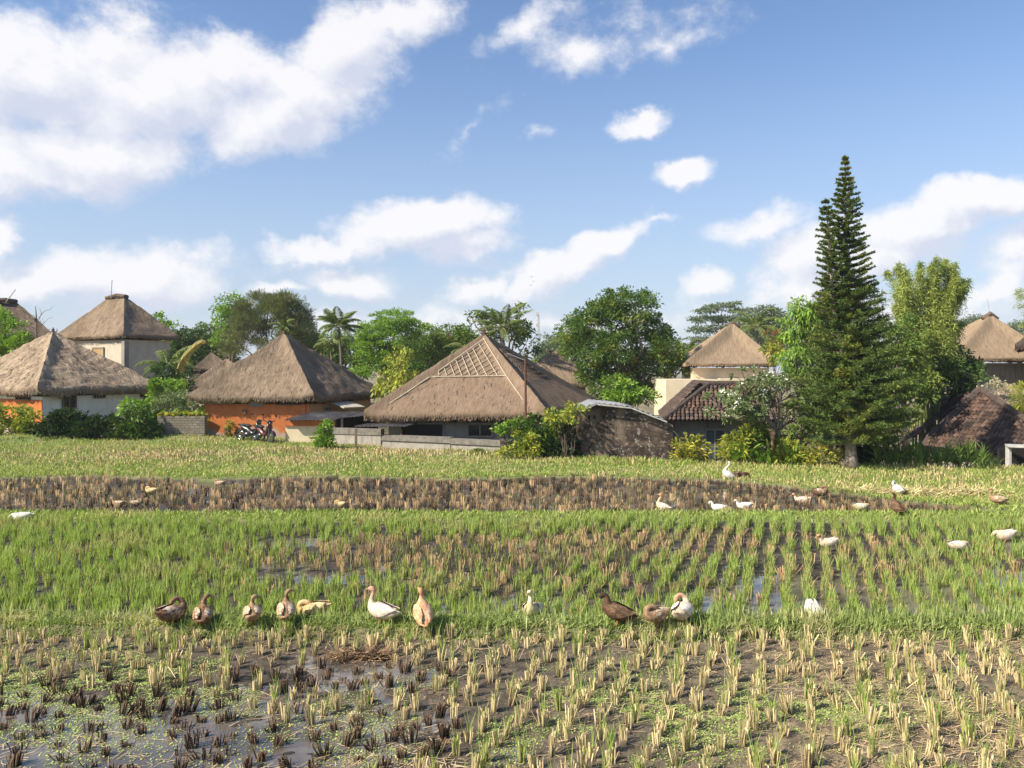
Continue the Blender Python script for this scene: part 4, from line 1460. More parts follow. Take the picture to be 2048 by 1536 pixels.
def corrugated(g, a, b, c, d, pitch=0.16, amp=0.02, mat=0, th=0.012):
    """a-b lower edge, d-c upper edge, ribs running up the slope"""
    a, b, c, d = [np.array(q, float) for q in (a, b, c, d)]
    n = max(12, int(np.linalg.norm(b - a) / (pitch / 4)))
    u = np.linspace(0, 1, n)
    nr = np.cross(b - a, d - a); nr /= np.linalg.norm(nr)
    if nr[2] < 0: nr = -nr
    off = (np.sin(u * np.linalg.norm(b - a) / pitch * 2 * PI) * amp)[:, None] * nr
    lo = a + (b - a) * u[:, None] + off
    hi = d + (c - d) * u[:, None] + off
    mid = (lo + hi) / 2 + [0, 0, 0.015]
    g.grid(np.array([lo, mid, hi]), mat)
    g.grid(np.array([lo - nr * th, mid - nr * th, hi - nr * th]), mat)
    return g


# shed beside the orange house
r = empty('shed')
g = G(); corrugated(g, P(567, 840, 33.9), P(672, 840, 33.9), P(728, 823, 36.2), P(625, 824, 36.2)); corrugated(g, P(660, 838, 34.3), P(722, 832, 34.3), P(770, 822, 36.2), P(715, 823, 36.2)); g.build('roof', MAT['blacksheet'], r)
g = G(); pa, pb = P(571, 850, 34.3), P(669, 850, 34.3)
g.box(((pa[0] + pb[0]) / 2, 34.4, 0.15), (pb[0] - pa[0], 0.2, 1.32)); g.build('wall', MAT['cream'], r)
g = G(); g.box(((pa[0] + pb[0]) / 2, 34.37, 0.905), (pb[0] - pa[0] + 0.06, 0.26, 0.2)); g.box(((pa[0] + pb[0]) / 2, 34.37, 0.78), (pb[0] - pa[0] + 0.1, 0.3, 0.04)); g.build('painted_band', MAT['orange'], r)
g = G(); p = P(684, 850, 34.6); g.box((p[0], p[1], 0.75), (0.09, 0.09, 0.75)); g.build('post', MAT['framew'], r)
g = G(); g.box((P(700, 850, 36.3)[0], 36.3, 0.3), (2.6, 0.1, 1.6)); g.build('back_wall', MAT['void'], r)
tag(r, 'low shed with a black corrugated roof and an orange and cream front wall', 'shed')
r = empty('lean_to')
g = G(); corrugated(g, P(706, 853, 31.2), P(808, 853, 31.2), P(836, 846, 32.4), P(748, 846, 32.4)); g.build('roof', MAT['blacksheet'], r)
for sx in (712, 802):
    g = G(); p = P(sx, 858, 31.4); g.box((p[0], p[1], 0.2), (0.08, 0.08, 1.3)); g.build('post', MAT['wood'], r)
tag(r, 'black corrugated lean-to roof at the left corner of the central house', 'lean-to')

# 6 - blackened wall with the sheet roof
r = empty('outbuilding')
yw = 27.9
prof = [P(1163, 822, yw), P(1195, 808, yw), P(1262, 816, yw), P(1330, 843, yw), P(1346, 850, yw)]
g = G()
bot = [np.array([p[0], yw, -1.2]) for p in prof]
n = len(prof)
Vf = np.array(prof + bot)
Vb = Vf + [0, 0.22, 0]
Fc = []
for k in range(n - 1):
    Fc += [[k, k + 1, n + k + 1, n + k], [2 * n + k, 3 * n + k, 3 * n + k + 1, 2 * n + k + 1], [k, 2 * n + k, 2 * n + k + 1, k + 1]]
Fc += [[0, n, 3 * n, 2 * n], [n - 1, 2 * n + n - 1, 4 * n - 1, 2 * n - 1]]
g.add(np.concatenate([Vf, Vb]), Fc); g.build('wall', MAT['stained'], r)
# small square vent holes near the top
for sx in (1178, 1189, 1207, 1218, 1229):
    p = P(sx, 835, yw - 0.012); g = G(); g.box(p, (0.07, 0.03, 0.13)); g.build('vent_hole', MAT['void'], r)
g = G()
e0, e1, e2 = P(1195, 806, yw - 0.25), P(1262, 813, yw - 0.25), P(1334, 841, yw - 0.25)
bk = np.array([0, 3.6, 0.0])
corrugated(g, e0, e1, e1 + bk, e0 + bk, pitch=0.2)
corrugated(g, e1, e2, e2 + bk, e1 + bk, pitch=0.2)
g.build('roof', MAT['greysheet'], r)
g = G(); w0 = P(1160, 822, yw - 0.25)
g.bar(w0, e0, 0.03, 0.08); g.add(np.array([w0, e0, e0 + bk, w0 + bk]), [[0, 1, 2, 3]]); g.build('left_roof', MAT['greysheet'], r)
g = G(); g.bar(e0 - [0, .02, .05], e1 - [0, .02, .05], 0.03, 0.05); g.bar(e1 - [0, .02, .05], e2 - [0, .02, .05], 0.03, 0.05); g.build('roof_edge', MAT['framew'], r)
g = G(); walls(g, [P(1163, 822, yw + 0.25), P(1163, 822, yw + 0.25) + [0, 3.6, 0]], -1.2, 1.6, close=False); g.build('side_wall', MAT['stained'], r); g = G(); walls(g, [(5.58, yw + 3.8), (5.58, yw + 0.24)], -1.2, 1.2, close=False); g.build('side_wall', MAT['stained'], r)
tag(r, 'outbuilding with a blackened flaking end wall under a grey corrugated roof', 'outbuilding')
g = G(); pA, pB = P(1245, 922, 27.2), P(1345, 921, 27.0)
g.bar(pA, pB, 0.03, 0.03)
for t in (0, 0.5, 1):
    q = pA * (1 - t) + pB * t; g.bar(q - [0, 0, 0.3], q, 0.04, 0.04)
tag(g.build('low_rail', MAT['metal']), 'thin pale rail along the foot of the blackened wall', 'rail')


# tiled houses
def tile_face(g, A, B, Cc, D, tw=0.2, th=0.22, mat=0):
    """A-B eave, D-C ridge; real tiles, each tipped up at its lower edge"""
    A, B, Cc, D = [np.array(q, float) for q in (A, B, Cc, D)]
    e = (B - A) / np.linalg.norm(B - A)
    up0 = (D + Cc) / 2 - (A + B) / 2
    nrm = np.cross(e, up0); nrm /= np.linalg.norm(nrm)
    if nrm[2] < 0: nrm = -nrm
    up = np.cross(nrm, e)
    if up[2] < 0: up = -up
    S = (D - A).dot(up) if np.linalg.norm(Cc - D) < 1e-6 else min((D - A).dot(up), (Cc - B).dot(up))
    rows = int(S / th) + 1
    Q = []
    for i in range(rows):
        v = i * th
        f = min(v / S, 1)
        l, r_ = A + (D - A) * f, B + (Cc - B) * f
        L = (r_ - l).dot(e)
        nt = int(L / tw)
        s0 = l + up * 0 + e * ((L - nt * tw) / 2)
        for j in range(nt + (0)):
            o_ = s0 + e * (j * tw + 0.01 * random.random()) + nrm * (0.03 + 0.008 * random.random())
            k = 4
            hgt = [-0.02, 0.035, 0.04, -0.015]
            for q in range(3):
                a0, a1 = q / 3 * tw * 0.88, (q + 1) / 3 * tw * 0.88
                Q.append((o_ + e * a0 * 0.95 + nrm * (hgt[q] + 0.028), o_ + e * a1 + nrm * (hgt[q + 1] + 0.028), o_ + e * a1 + up * th * 1.12 + nrm * hgt[q + 1], o_ + e * a0 + up * th * 1.12 + nrm * hgt[q]))
            Q.append((o_ + nrm * 0.03, o_ + e * tw * 0.88 + nrm * 0.03, o_ + e * tw * 0.88 - nrm * 0.02, o_ - nrm * 0.02))
    # join the strips of one tile by shared vertices so that each tile is one island
    Q = np.array(Q)
    V, Fc = [], []
    for t in range(0, len(Q), 4):
        b = len(V)
        q = Q[t:t + 3]
        V += [q[0][0], q[1][0], q[2][0], q[2][1], q[0][3], q[1][3], q[2][3], q[2][2], Q[t + 3][2], Q[t + 3][3]]
        Fc += [[b, b + 1, b + 5, b + 4], [b + 1, b + 2, b + 6, b + 5], [b + 2, b + 3, b + 7, b + 6], [b, b + 9, b + 8, b + 3]]
    g.add(V, Fc, mat)
    # boarding under the tiles
    g.add([A - nrm * 0.02, B - nrm * 0.02, Cc - nrm * 0.02, D - nrm * 0.02], [[0, 1, 2, 3]], 1)


def ridge_caps(g, a, b, r=0.1, mat=0):
    a, b = np.array(a, float), np.array(b, float)
    n = max(2, int(np.linalg.norm(b - a) / 0.32))
    for k in range(n):
        p, q = a + (b - a) * k / n, a + (b - a) * (k + 1.08) / n
        g.tube([p, q], [r * 1.12, r * 0.92], 8, mat)


zE = 1.34
ZR = 2.68
A_ = P(1327, 842, 29.2); B_ = np.array([P(1560, 842, 29.2)[0], 29.2, A_[2]])
R1 = P(1419, 770, 31.2); R2 = np.array([10.6, 31.2, R1[2]])
R1b = P(1386, 767, 34.2); FLb = P(1318, 828, 34.4)
r = empty('tiled_house')
g = G(); tile_face(g, A_, B_, R2, R1, 0.165, 0.19); g.build('roof', [MAT['tile'], MAT['void']], r); rf = r.children[-1] if r.children else None
rf = [c for c in r.children][0]
g = G(); tile_face(g, FLb, A_, R1, R1b, 0.165, 0.19); tag(g.build('side_roof', [MAT['tile_dark'], MAT['void']], r), 'mossy left roof slope with tree shade painted into its dark tiles')
g = G(); tile_face(g, B_, B_ + [1.2, 4.5, 0], R2 + [0, 3, 0], R2, 0.165, 0.19); tag(g.build('side_roof', [MAT['tile'], MAT['void']], r))
for a_, b_, r_c in ((A_, R1, .1), (R1, R2, .1), (R1, R1b, .1), (FLb, R1b, .09), (B_, R2, .1)):
    g = G(); ridge_caps(g, a_ + [0, 0, .06], b_ + [0, 0, .06], r_c); g.build('ridge_tiles', MAT['tile_ridge'], r)
wl = [np.array([A_[0] + 0.35, 29.75]), np.array([B_[0] - 0.35, 29.75]), np.array([B_[0] - 0.35, 34.2]), np.array([A_[0] + 0.35, 34.2])]
g = G(); walls(g, wl, -1.3, A_[2] - 0.05); g.build('wall', MAT['greywall'], r)
d_ = window(r, wl[0], wl[1], 1408, 1450, 857, 925, MAT['bluegl'], MAT['frame'], bars=1, fw=0.07, name='door')
tag(r, 'tiled house with a blue curtained glass door behind the white blossoming tree', 'house')

# beige two storey house behind it
b8 = [P(1372, 732, 44), P(1556, 732, 44), np.array([16.0, 50, 3.42]), np.array([10.3, 50, 3.42])]
r, ip, rf = house('thatched_house', 'beige two storey house with a pale smooth pyramid thatch behind the tiled roof', 'house', b8, [P(1464, 649, 47)], MAT['cream'], MAT['thatch_pale'], inset=0.45, z0=-1.2, fin=0.0,
                  roof_kw=dict(thick=0.2, shag=0.4, amp=0.05, sag=0.22, hip=0.12))
g = G(); tp = P(1465, 649, 47); g.tube([tp + [-0.35, 0, -0.08], tp + [0, 0, 0.08], tp + [0.45, 0, -0.12]], 0.13, 8); g.build('ridge_cap', MAT['thatch_dark'], rf)
g = G(); xa, xb = P(1332, 760, 41.5)[0], P(1443, 760, 41.5)[0]; zt = P(1326, 759, 41.5)[2]
walls(g, [(xa, 41.5), (xb, 41.5), (xb, 45), (xa, 45)], -1.2, zt); g.box(((xa + xb) / 2, 43.3, zt - 0.05), (xb - xa - .4, 3.1, 0.1)); g.build('side_wing', MAT['cream'], r)
g = G(); p = P(1500, 757, 44.3); g.box((p[0], 44.2, p[2] - 0.05), (3.6, 0.5, 0.14)); g.build('string_course', MAT['cream'], r)

# 9 - pale roof at the right edge
b9 = [P(1912, 722, 42), P(2112, 722, 42), np.array([29.5, 48.5, 3.68]), np.array([23.6, 48.5, 3.68])]
r, ip, rf = house('thatched_house', 'tall grey walled house with a pale patched pyramid thatch near the right edge', 'house', b9, [P(1980, 632, 44.8)], MAT['greywall'], MAT['thatch_pale'], inset=0.75, z0=-1.2, fin=0.0,
                  roof_kw=dict(thick=0.2, shag=0.4, amp=0.05, sag=0.15, hip=0.1))
g = G(); tp = P(1980, 632, 44.8); g.tube([tp + [-0.4, 0, -0.18], tp + [0, 0, 0.12], tp + [0.4, 0, -0.2]], 0.16, 8); g.build('ridge_cap', MAT['thatch_dark'], rf)
g = G(); g.tube([tp, tp + [-0.15, 0, 1.0]], 0.012, 4); g.build('roof_pole', MAT['metal'], rf)
r, ip, rf = house('thatched_house', 'thatched roof corner cut by the right edge in front of the tall grey house', 'house', [P(2030, 702, 38), P(2230, 704, 38), P(2230, 690, 46), P(2060, 690, 46)], [P(2130, 620, 42)], MAT['greywall'], MAT['thatch_dark'], inset=1.2, z0=-1.2, fin=0)
r, ip, rf = house('thatched_house', 'low rounded thatch between the pale roof and the right tiled roof', 'house', [P(1975, 822, 37), P(2080, 830, 37), P(2075, 815, 41), P(1985, 812, 41)], [P(2008, 768, 39), P(2030, 770, 39)], MAT['greywall'], MAT['thatch_pale'], inset=0.4, z0=-1.2, fin=0,
                  roof_kw=dict(sag=-0.2, hip=0.1))

# 10 - tiled roof at the right
r = empty('tiled_house')
A_ = P(1843, 888, 31.5); B_ = P(2185, 938, 25.0); B_[2] = A_[2] = (A_[2] + B_[2]) / 2
ap = P(1960, 782, 31.5)
g = G(); tile_face(g, A_, B_, ap, ap, 0.18, 0.2); g.build('roof', [MAT['tile'], MAT['void']], r)
bl = P(1812, 868, 34); bl[2] = A_[2] + 0.3
apb = P(1924, 776, 34.5)
g = G(); tile_face(g, bl + [0, 0, 0], A_ + [-0.55, 0.2, 0.0], ap + [-0.62, 0.2, -0.1], apb, 0.18, 0.2); tag(g.build('side_roof', [MAT['tile'], MAT['void']], r))
g = G(); br_ = np.array([B_[0] + 3, B_[1] + 6, B_[2]]); tile_face(g, B_, br_, ap, ap, 0.18, 0.2); g.build('rear_roof', [MAT['tile_dark'], MAT['void']], r)
for a_, b_, r_c in ((A_, ap, .15), (ap, B_, .11), (apb, bl, .13)):
    g = G(); ridge_caps(g, a_ + [0, 0, .08], b_ + [0, 0, .08], r_c); g.build('ridge_tiles', MAT['tile_ridge'], r)
g = G(); m0 = A_[:2] + [0.6, 0.9]; m1 = B_[:2] + [-0.2, 1.0]
walls(g, [m0, m1, m1 + [2.4, 4], m0 + [1.5, 3.5]], -1.3, A_[2] + 0.3); g.build('wall', MAT['greywall'], r)
tag(r, 'low hipped roof of red brown clay tiles at the right edge of the field', 'house')
r = empty('white_porch')
p = P(2034, 900, 25.6); q = P(2120, 900, 25.0)
g = G(); g.bar([p[0] - .35, p[1], P(2010, 891, 25.6)[2]], [q[0], q[1], P(2010, 891, 25.6)[2]], 0.6, 0.06); g.build('roof', MAT['framew'], r)
g = G(); g.box((p[0] - .28, p[1], 0.05), (0.08, 0.2, 1.3)); g.build('post', MAT['framew'], r)
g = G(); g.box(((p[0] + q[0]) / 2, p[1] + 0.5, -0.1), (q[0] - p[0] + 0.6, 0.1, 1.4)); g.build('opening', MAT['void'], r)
tag(r, 'white framed porch with a dark opening under the right tiled roof', 'porch')

# poles and mast
r = empty('pole', ground_pt(1051, 905)); pz = gz(r.location[0], r.location[1])
p0 = P(1052, 880, 28.3); p1 = P(1050, 718, 28.3)
r.location = (p0[0], 28.3, 0)
g = G(); g.tube([[0, 0, -1.1], [-0.02, 0, p1[2]]], [0.045, 0.04], 8); g.build('post', MAT['rust'], r)
g = G(); g.bar([-0.02, 0, p1[2] - 0.05], [-0.7, 0.1, p1[2] + 0.22], 0.02, 0.02); g.build('wire_arm', MAT['metal'], r)
tag(r, 'tall thin rust red pole standing in front of the central thatched roof', 'pole')
r = empty('radio_mast', P(1076, 720, 300) * [1, 1, 0])
g = G(); zt, zb = P(1076, 628, 300)[2], 0
for k in range(3):
    a = k * 2.1
    g.tube([[math.cos(a) * 0.6, math.sin(a) * 0.6, zb], [math.cos(a) * 0.35, math.sin(a) * 0.35, zt]], 0.12, 4)
for zz in np.arange(1, zt, 1.4):
    g.bar([-0.55, 0, zz], [0.55, 0, zz + 0.7], 0.1, 0.1); g.bar([0.55, 0, zz + .7], [-0.55, 0, zz + 1.4], 0.1, 0.1)
g.build('mast', MAT['framew'], r)
for py in (628, 650):
    g = G(); q = P(1076, py, 300)[2]; g.box((-.2, 0, q), (1.1, 1.1, 1.1)); g.build('antenna_box', MAT['framew'], r)
tag(r, 'thin white radio mast far away above the trees right of the central roof', 'mast')


# ------------------------------------------------------------------ trees
def rand_dir(n):
    v = RS.normal(0, 1, (n, 3))
    return v / np.linalg.norm(v, axis=1)[:, None]


def leaf_quads(p, d, ln, wd, droop=0.3):
    """diamond leaves: p base, d direction"""
    n = len(p)
    r = np.cross(d, rand_dir(n))
    r /= np.linalg.norm(r, axis=1)[:, None] + 1e-9
    ln = ln[:, None]
    wd = wd[:, None]
    tip = p + d * ln + np.array([0, 0, -1.0]) * ln * droop
    mid = p + d * ln * 0.5
    return np.stack([p, mid + r * wd / 2, tip, mid - r * wd / 2], 1)


def crown(g, lobes, per_area=9.0, clump_r=0.5, nleaf=60, leaf=(0.16, 0.09), flat=0.7, up=0.35, shell=0.55, droop=0.3, mat=0, gap=0.0):
    """lobes: (centre xyz, radii xyz). Leaf clumps through the outer part of every lobe."""
    for c, r in lobes:
        c, r = np.array(c), np.array(r)
        area = 4 * PI * ((r[0] * r[1]) ** 1.6 / 3 + (r[0] * r[2]) ** 1.6 / 3 + (r[1] * r[2]) ** 1.6 / 3) ** (1 / 1.6)
        n = max(4, int(area * per_area / 4))
        dr = rand_dir(n)
        dr = dr[dr[:, 2] > -0.75]
        n = len(dr)
        rad = shell + (1 - shell) * RS.rand(n) ** 0.5
        rad *= 0.92 + 0.22 * RS.rand(n)
        cc = c + dr * r * rad[:, None]
        if gap:
            k = fbm(cc[:, 0] * 0.9, cc[:, 2] * 0.9 + cc[:, 1] * .5, 2, 17) > gap
            cc, dr, n = cc[k], dr[k], k.sum()
        cr = clump_r * (0.6 + 0.8 * RS.rand(n))
        m = (nleaf * (0.6 + 0.8 * RS.rand(n))).astype(int)
        idx = np.repeat(np.arange(n), m)
        N = len(idx)
        off = rand_dir(N) * (RS.rand(N) ** 0.6)[:, None] * np.array([1, 1, flat])
        p = cc[idx] + off * cr[idx][:, None]
        d = off * 0.8 + dr[idx] * 0.5 + rand_dir(N) * 0.6 + np.array([0, 0, up])
        d /= np.linalg.norm(d, axis=1)[:, None]
        s = 0.7 + 0.6 * RS.rand(N)
        g.quads(leaf_quads(p, d, leaf[0] * s, leaf[1] * s, droop), mat)


def limb(g, a, b, r0, r1, wob=0.1, n=6, k=7, mat=0):
    a, b = np.array(a, float), np.array(b, float)
    t = np.linspace(0, 1, k)
    L = np.linalg.norm(b - a)
    w_ = RS.normal(0, 1, (k, 3)) * wob * L * np.sin(t * PI)[:, None] * 0.35
    bend = np.array([0, 0, 1.0]) * (np.sin(t * PI) * 0.08 * L)[:, None]
    g.tube(a + (b - a) * t[:, None] + w_ + bend, r0 + (r1 - r0) * t, n, mat)


def lobes_px(lst, d, depth=0.85, jit=0.5):
    out = []
    for it in lst:
        cx, cy, rx, ry = it[:4]
        dd = d + (it[4] if len(it) > 4 else RS.uniform(-jit, jit))
        k = dd / F
        out.append((P(cx, cy, dd), (rx * k, max(rx, ry * .7) * k * depth, ry * k)))
    return out


def tree(label, base_px, d, lst, leafm, cat='tree', name='tree', group=None, bark='bark', trunk_r=0.18, **kw):
    r = empty(name)
    lob = lobes_px(lst, d)
    zb = gz((base_px - 1024) * d / F, d) if d < 60 else -0.5
    b = np.array([(base_px - 1024) * d / F, d, zb - 0.1])
    g = G()
    mc = np.mean([c for c, _ in lob], axis=0)
    fork = b + (mc - b) * np.array([0.5, 0.5, 0.45])
    limb(g, b, fork, trunk_r, trunk_r * 0.75, 0.05, 8)
    for c, rr in lob:
        limb(g, fork, c, trunk_r * 0.55, trunk_r * 0.15, 0.12, 6)
        for _ in range(4):
            dv = rand_dir(1)[0]
            dv[2] = abs(dv[2]) * 0.7
            limb(g, c, c + dv * np.array(rr) * 0.8, trunk_r * 0.14, 0.01, 0.15, 4, 5)
    g.build('trunk', MAT[bark], r, smooth=True)
    g = G()
    crown(g, lob, **kw)
    g.build('crown', MAT[leafm], r)
    tag(r, label, cat, group)
    return r


# --- backdrop trees, left to right
tree('leafy green tree at the left edge in front of the dark roof', 10, 42, [(10, 668, 42, 26), (-20, 650, 40, 30), (34, 690, 26, 18), (-30, 690, 40, 26)], 'leaf_bright', clump_r=0.35, leaf=(0.17, 0.1), per_area=14, nleaf=50)
tree('small round green tree beyond the right eave of the two storey house', 325, 62, [(318, 645, 16, 16), (336, 655, 14, 10), (320, 680, 20, 24)], 'leaf_bright', clump_r=0.45, leaf=(0.2, 0.12), per_area=12)
tree('dark bushy tree behind the curved dry palm frond', 385, 66, [(385, 680, 34, 24), (360, 700, 30, 30), (410, 700, 34, 30), (395, 730, 50, 30)], 'leaf_dark', clump_r=0.6, leaf=(0.22, 0.13), per_area=8)
tree('mid green tree right of the dark bushy tree, left of the olive feathery tree', 432, 68, [(420, 668, 30, 16), (450, 690, 36, 22), (440, 720, 40, 26)], 'leaf_mid', clump_r=0.6, leaf=(0.22, 0.13), per_area=8)
tree('bright green tall edge tree at the left flank of the olive feathery tree', 462, 60, [(468, 612, 22, 22), (452, 640, 20, 26), (480, 640, 26, 30), (450, 670, 24, 24)], 'leaf_bright', clump_r=0.5, leaf=(0.2, 0.12), per_area=10)
r = tree('large olive green feathery tree behind the orange walled house', 540, 56, [(500, 625, 26, 26), (530, 608, 30, 22), (565, 612, 34, 24), (590, 630, 26, 24), (545, 650, 50, 34), (500, 668, 44, 34), (590, 660, 32, 26), (560, 695, 60, 30), (610, 655, 14, 14), (480, 690, 40, 28)], 'leaf_olive', clump_r=0.65, leaf=(0.3, 0.035), per_area=9, nleaf=150, flat=0.5, up=0.9, droop=0.1, shell=0.35, gap=0.36)
tree('dark grey green tree right of the olive feathery tree', 618, 60, [(612, 668, 22, 16), (600, 690, 26, 22), (624, 700, 18, 24)], 'leaf_dark', clump_r=0.5, leaf=(0.2, 0.1), per_area=9)
tree('broad bright green tree with flat layered crown right of the slender palm', 790, 54, [(790, 640, 44, 20), (760, 655, 34, 16), (825, 650, 28, 16), (735, 665, 20, 14), (775, 680, 52, 22), (740, 700, 34, 24), (800, 715, 46, 30), (745, 735, 34, 22), (840, 668, 16, 12)], 'leaf_bright', clump_r=0.5, leaf=(0.16, 0.08), per_area=11, nleaf=80, flat=0.45)
tree('dark green tree standing behind the far thatched roof', 855, 58, [(862, 678, 32, 22), (840, 695, 32, 24), (880, 700, 36, 28), (850, 735, 46, 30)], 'leaf_mid', clump_r=0.5, leaf=(0.18, 0.1), per_area=10)
tree('deep green round tree left of the latticed roof peak', 905, 56, [(900, 672, 32, 18), (925, 690, 36, 24), (885, 700, 30, 22), (900, 730, 50, 28)], 'leaf_mid', clump_r=0.45, leaf=(0.18, 0.1), per_area=10)
tree('broad leaved open tree behind the peak of the latticed roof', 990, 50, [(945, 635, 20, 14), (965, 650, 22, 18), (940, 665, 22, 20), (1000, 650, 20, 14), (1040, 655, 20, 16), (1020, 680, 36, 22), (1050, 690, 20, 20), (1035, 715, 30, 24), (980, 690, 36, 30), (1042, 618, 7, 7), (1066, 700, 8, 10)], 'leaf_glossy', clump_r=0.42, leaf=(0.28, 0.12), per_area=7, nleaf=34, shell=0.3, gap=0.36)
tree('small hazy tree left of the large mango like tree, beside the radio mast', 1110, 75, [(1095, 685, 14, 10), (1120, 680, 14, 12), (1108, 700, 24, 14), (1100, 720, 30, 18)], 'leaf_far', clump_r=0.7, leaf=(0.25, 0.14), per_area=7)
tree('pale green tree at the left shoulder of the large glossy tree', 1150, 52, [(1150, 665, 28, 26), (1170, 690, 30, 30), (1140, 700, 24, 22)], 'leaf_mid', clump_r=0.5, leaf=(0.18, 0.1), per_area=10)
tree('large glossy green tree with orange young leaves between the central house and the tiled house', 1262, 46,
     [(1250, 605, 52, 26), (1285, 615, 32, 26), (1215, 625, 40, 26), (1180, 650, 42, 30), (1230, 655, 48, 32), (1275, 650, 36, 28, 0.6), (1175, 690, 44, 34), (1225, 700, 42, 34, -1.2), (1320, 665, 30, 22), (1335, 700, 30, 30), (1290, 700, 40, 32), (1350, 735, 30, 22), (1300, 740, 48, 34), (1240, 745, 46, 34), (1195, 740, 40, 30), (1215, 780, 36, 26), (1270, 785, 40, 26), (1175, 720, 26, 20)],
     'leaf_glossy', trunk_r=0.28, clump_r=0.42, leaf=(0.2, 0.085), per_area=13, nleaf=60, shell=0.5, gap=0.3)
tree('bright green sapling in front of the large glossy tree above the grey sheet roof', 1250, 37, [(1235, 775, 26, 18), (1262, 785, 20, 16), (1285, 795, 18, 14), (1240, 795, 26, 12)], 'leaf_bright', trunk_r=0.06, clump_r=0.3, leaf=(0.2, 0.09), per_area=16)
# layered hazy tree
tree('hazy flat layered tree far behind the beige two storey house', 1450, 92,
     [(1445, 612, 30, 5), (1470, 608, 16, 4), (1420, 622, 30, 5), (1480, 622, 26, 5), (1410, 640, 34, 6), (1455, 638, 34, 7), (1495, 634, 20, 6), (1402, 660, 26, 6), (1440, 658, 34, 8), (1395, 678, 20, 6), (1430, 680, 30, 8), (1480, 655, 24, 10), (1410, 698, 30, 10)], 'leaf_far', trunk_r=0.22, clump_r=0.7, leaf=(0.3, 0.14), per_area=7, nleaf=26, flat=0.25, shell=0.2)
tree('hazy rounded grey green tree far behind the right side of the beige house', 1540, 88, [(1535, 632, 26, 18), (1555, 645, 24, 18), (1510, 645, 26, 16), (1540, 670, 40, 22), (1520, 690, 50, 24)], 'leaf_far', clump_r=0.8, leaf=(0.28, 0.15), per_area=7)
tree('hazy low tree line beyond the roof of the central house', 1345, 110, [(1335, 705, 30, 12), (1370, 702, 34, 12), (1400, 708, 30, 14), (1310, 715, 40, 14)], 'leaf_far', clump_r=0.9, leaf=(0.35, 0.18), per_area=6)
tree('reddish leaved shrub tree peeping above the right eave of the beige house', 1548, 44, [(1550, 672, 20, 12), (1560, 690, 16, 12), (1540, 695, 12, 10)], 'leaf_red', trunk_r=0.06, clump_r=0.3, leaf=(0.25, 0.05), per_area=12, nleaf=40)
tree('yellow green broad leaved shrub below the reddish shrub', 1555, 40, [(1548, 702, 18, 12), (1562, 715, 16, 16), (1540, 700, 10, 8)], 'leaf_yellow', trunk_r=0.05, clump_r=0.28, leaf=(0.24, 0.1), per_area=14, nleaf=30)
tree('bright green drooping leaved tree pressed against the left side of the tall pine', 1608, 30, [(1612, 625, 26, 24), (1600, 655, 34, 28), (1590, 690, 28, 26), (1630, 640, 24, 26), (1590, 725, 30, 24), (1618, 700, 30, 30), (1590, 640, 16, 18), (1640, 610, 20, 20)], 'leaf_bright', trunk_r=0.1, clump_r=0.27, leaf=(0.2, 0.065), per_area=22, nleaf=40, droop=0.8)
tree('slender pale green tree peeping out at the right side of the tall pine', 1765, 40, [(1750, 585, 10, 20), (1765, 600, 12, 20), (1758, 640, 18, 26), (1772, 690, 20, 30)], 'leaf_far', trunk_r=0.06, clump_r=0.3, leaf=(0.2, 0.04), per_area=14, nleaf=40, shell=0.2)
tree('mid green leafy tree right of the pine under the bamboo', 1800, 31, [(1790, 690, 34, 34), (1820, 720, 36, 34), (1785, 740, 40, 36), (1815, 660, 26, 22), (1830, 770, 40, 32)], 'leaf_mid', trunk_r=0.1, clump_r=0.3, leaf=(0.17, 0.07), per_area=20, nleaf=44)
tree('dark dense tree standing between the bamboo and the pale patched roof', 1890, 33, [(1880, 690, 36, 30), (1905, 715, 36, 30), (1930, 740, 30, 24), (1870, 740, 46, 36), (1900, 775, 44, 30), (1850, 700, 30, 30), (1845, 780, 46, 34), (1945, 765, 20, 18)], 'leaf_dark', trunk_r=0.14, clump_r=0.32, leaf=(0.17, 0.08), per_area=18, nleaf=50)
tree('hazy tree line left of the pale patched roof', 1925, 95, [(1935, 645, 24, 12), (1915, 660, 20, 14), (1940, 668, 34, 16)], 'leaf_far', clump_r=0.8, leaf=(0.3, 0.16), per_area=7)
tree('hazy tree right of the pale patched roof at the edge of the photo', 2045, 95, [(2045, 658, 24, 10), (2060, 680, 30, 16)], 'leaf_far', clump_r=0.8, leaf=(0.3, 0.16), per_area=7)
tree('feathery pale crown entering at the right edge of the photo', 2062, 60, [(2062, 600, 22, 26), (2058, 640, 16, 20)], 'leaf_bamboo', clump_r=0.5, leaf=(0.3, 0.04), per_area=10, trunk_r=0.06)
tree('pale dry shrub with whitish leaves above the ridge of the right tiled roof', 1985, 37, [(1975, 770, 16, 10), (1995, 765, 16, 9), (1965, 778, 14, 8), (2005, 775, 10, 8)], 'leaf_white', cat='shrub', name='dry_shrub', trunk_r=0.03, clump_r=0.2, leaf=(0.14, 0.07), per_area=26, nleaf=24)
tree('light green spiky shrub at the right edge beside the tiled roof', 2045, 33, [(2042, 812, 16, 22), (2055, 795, 20, 26)], 'leaf_yellow', cat='shrub', name='shrub', trunk_r=0.03, clump_r=0.25, leaf=(0.3, 0.03), per_area=20)
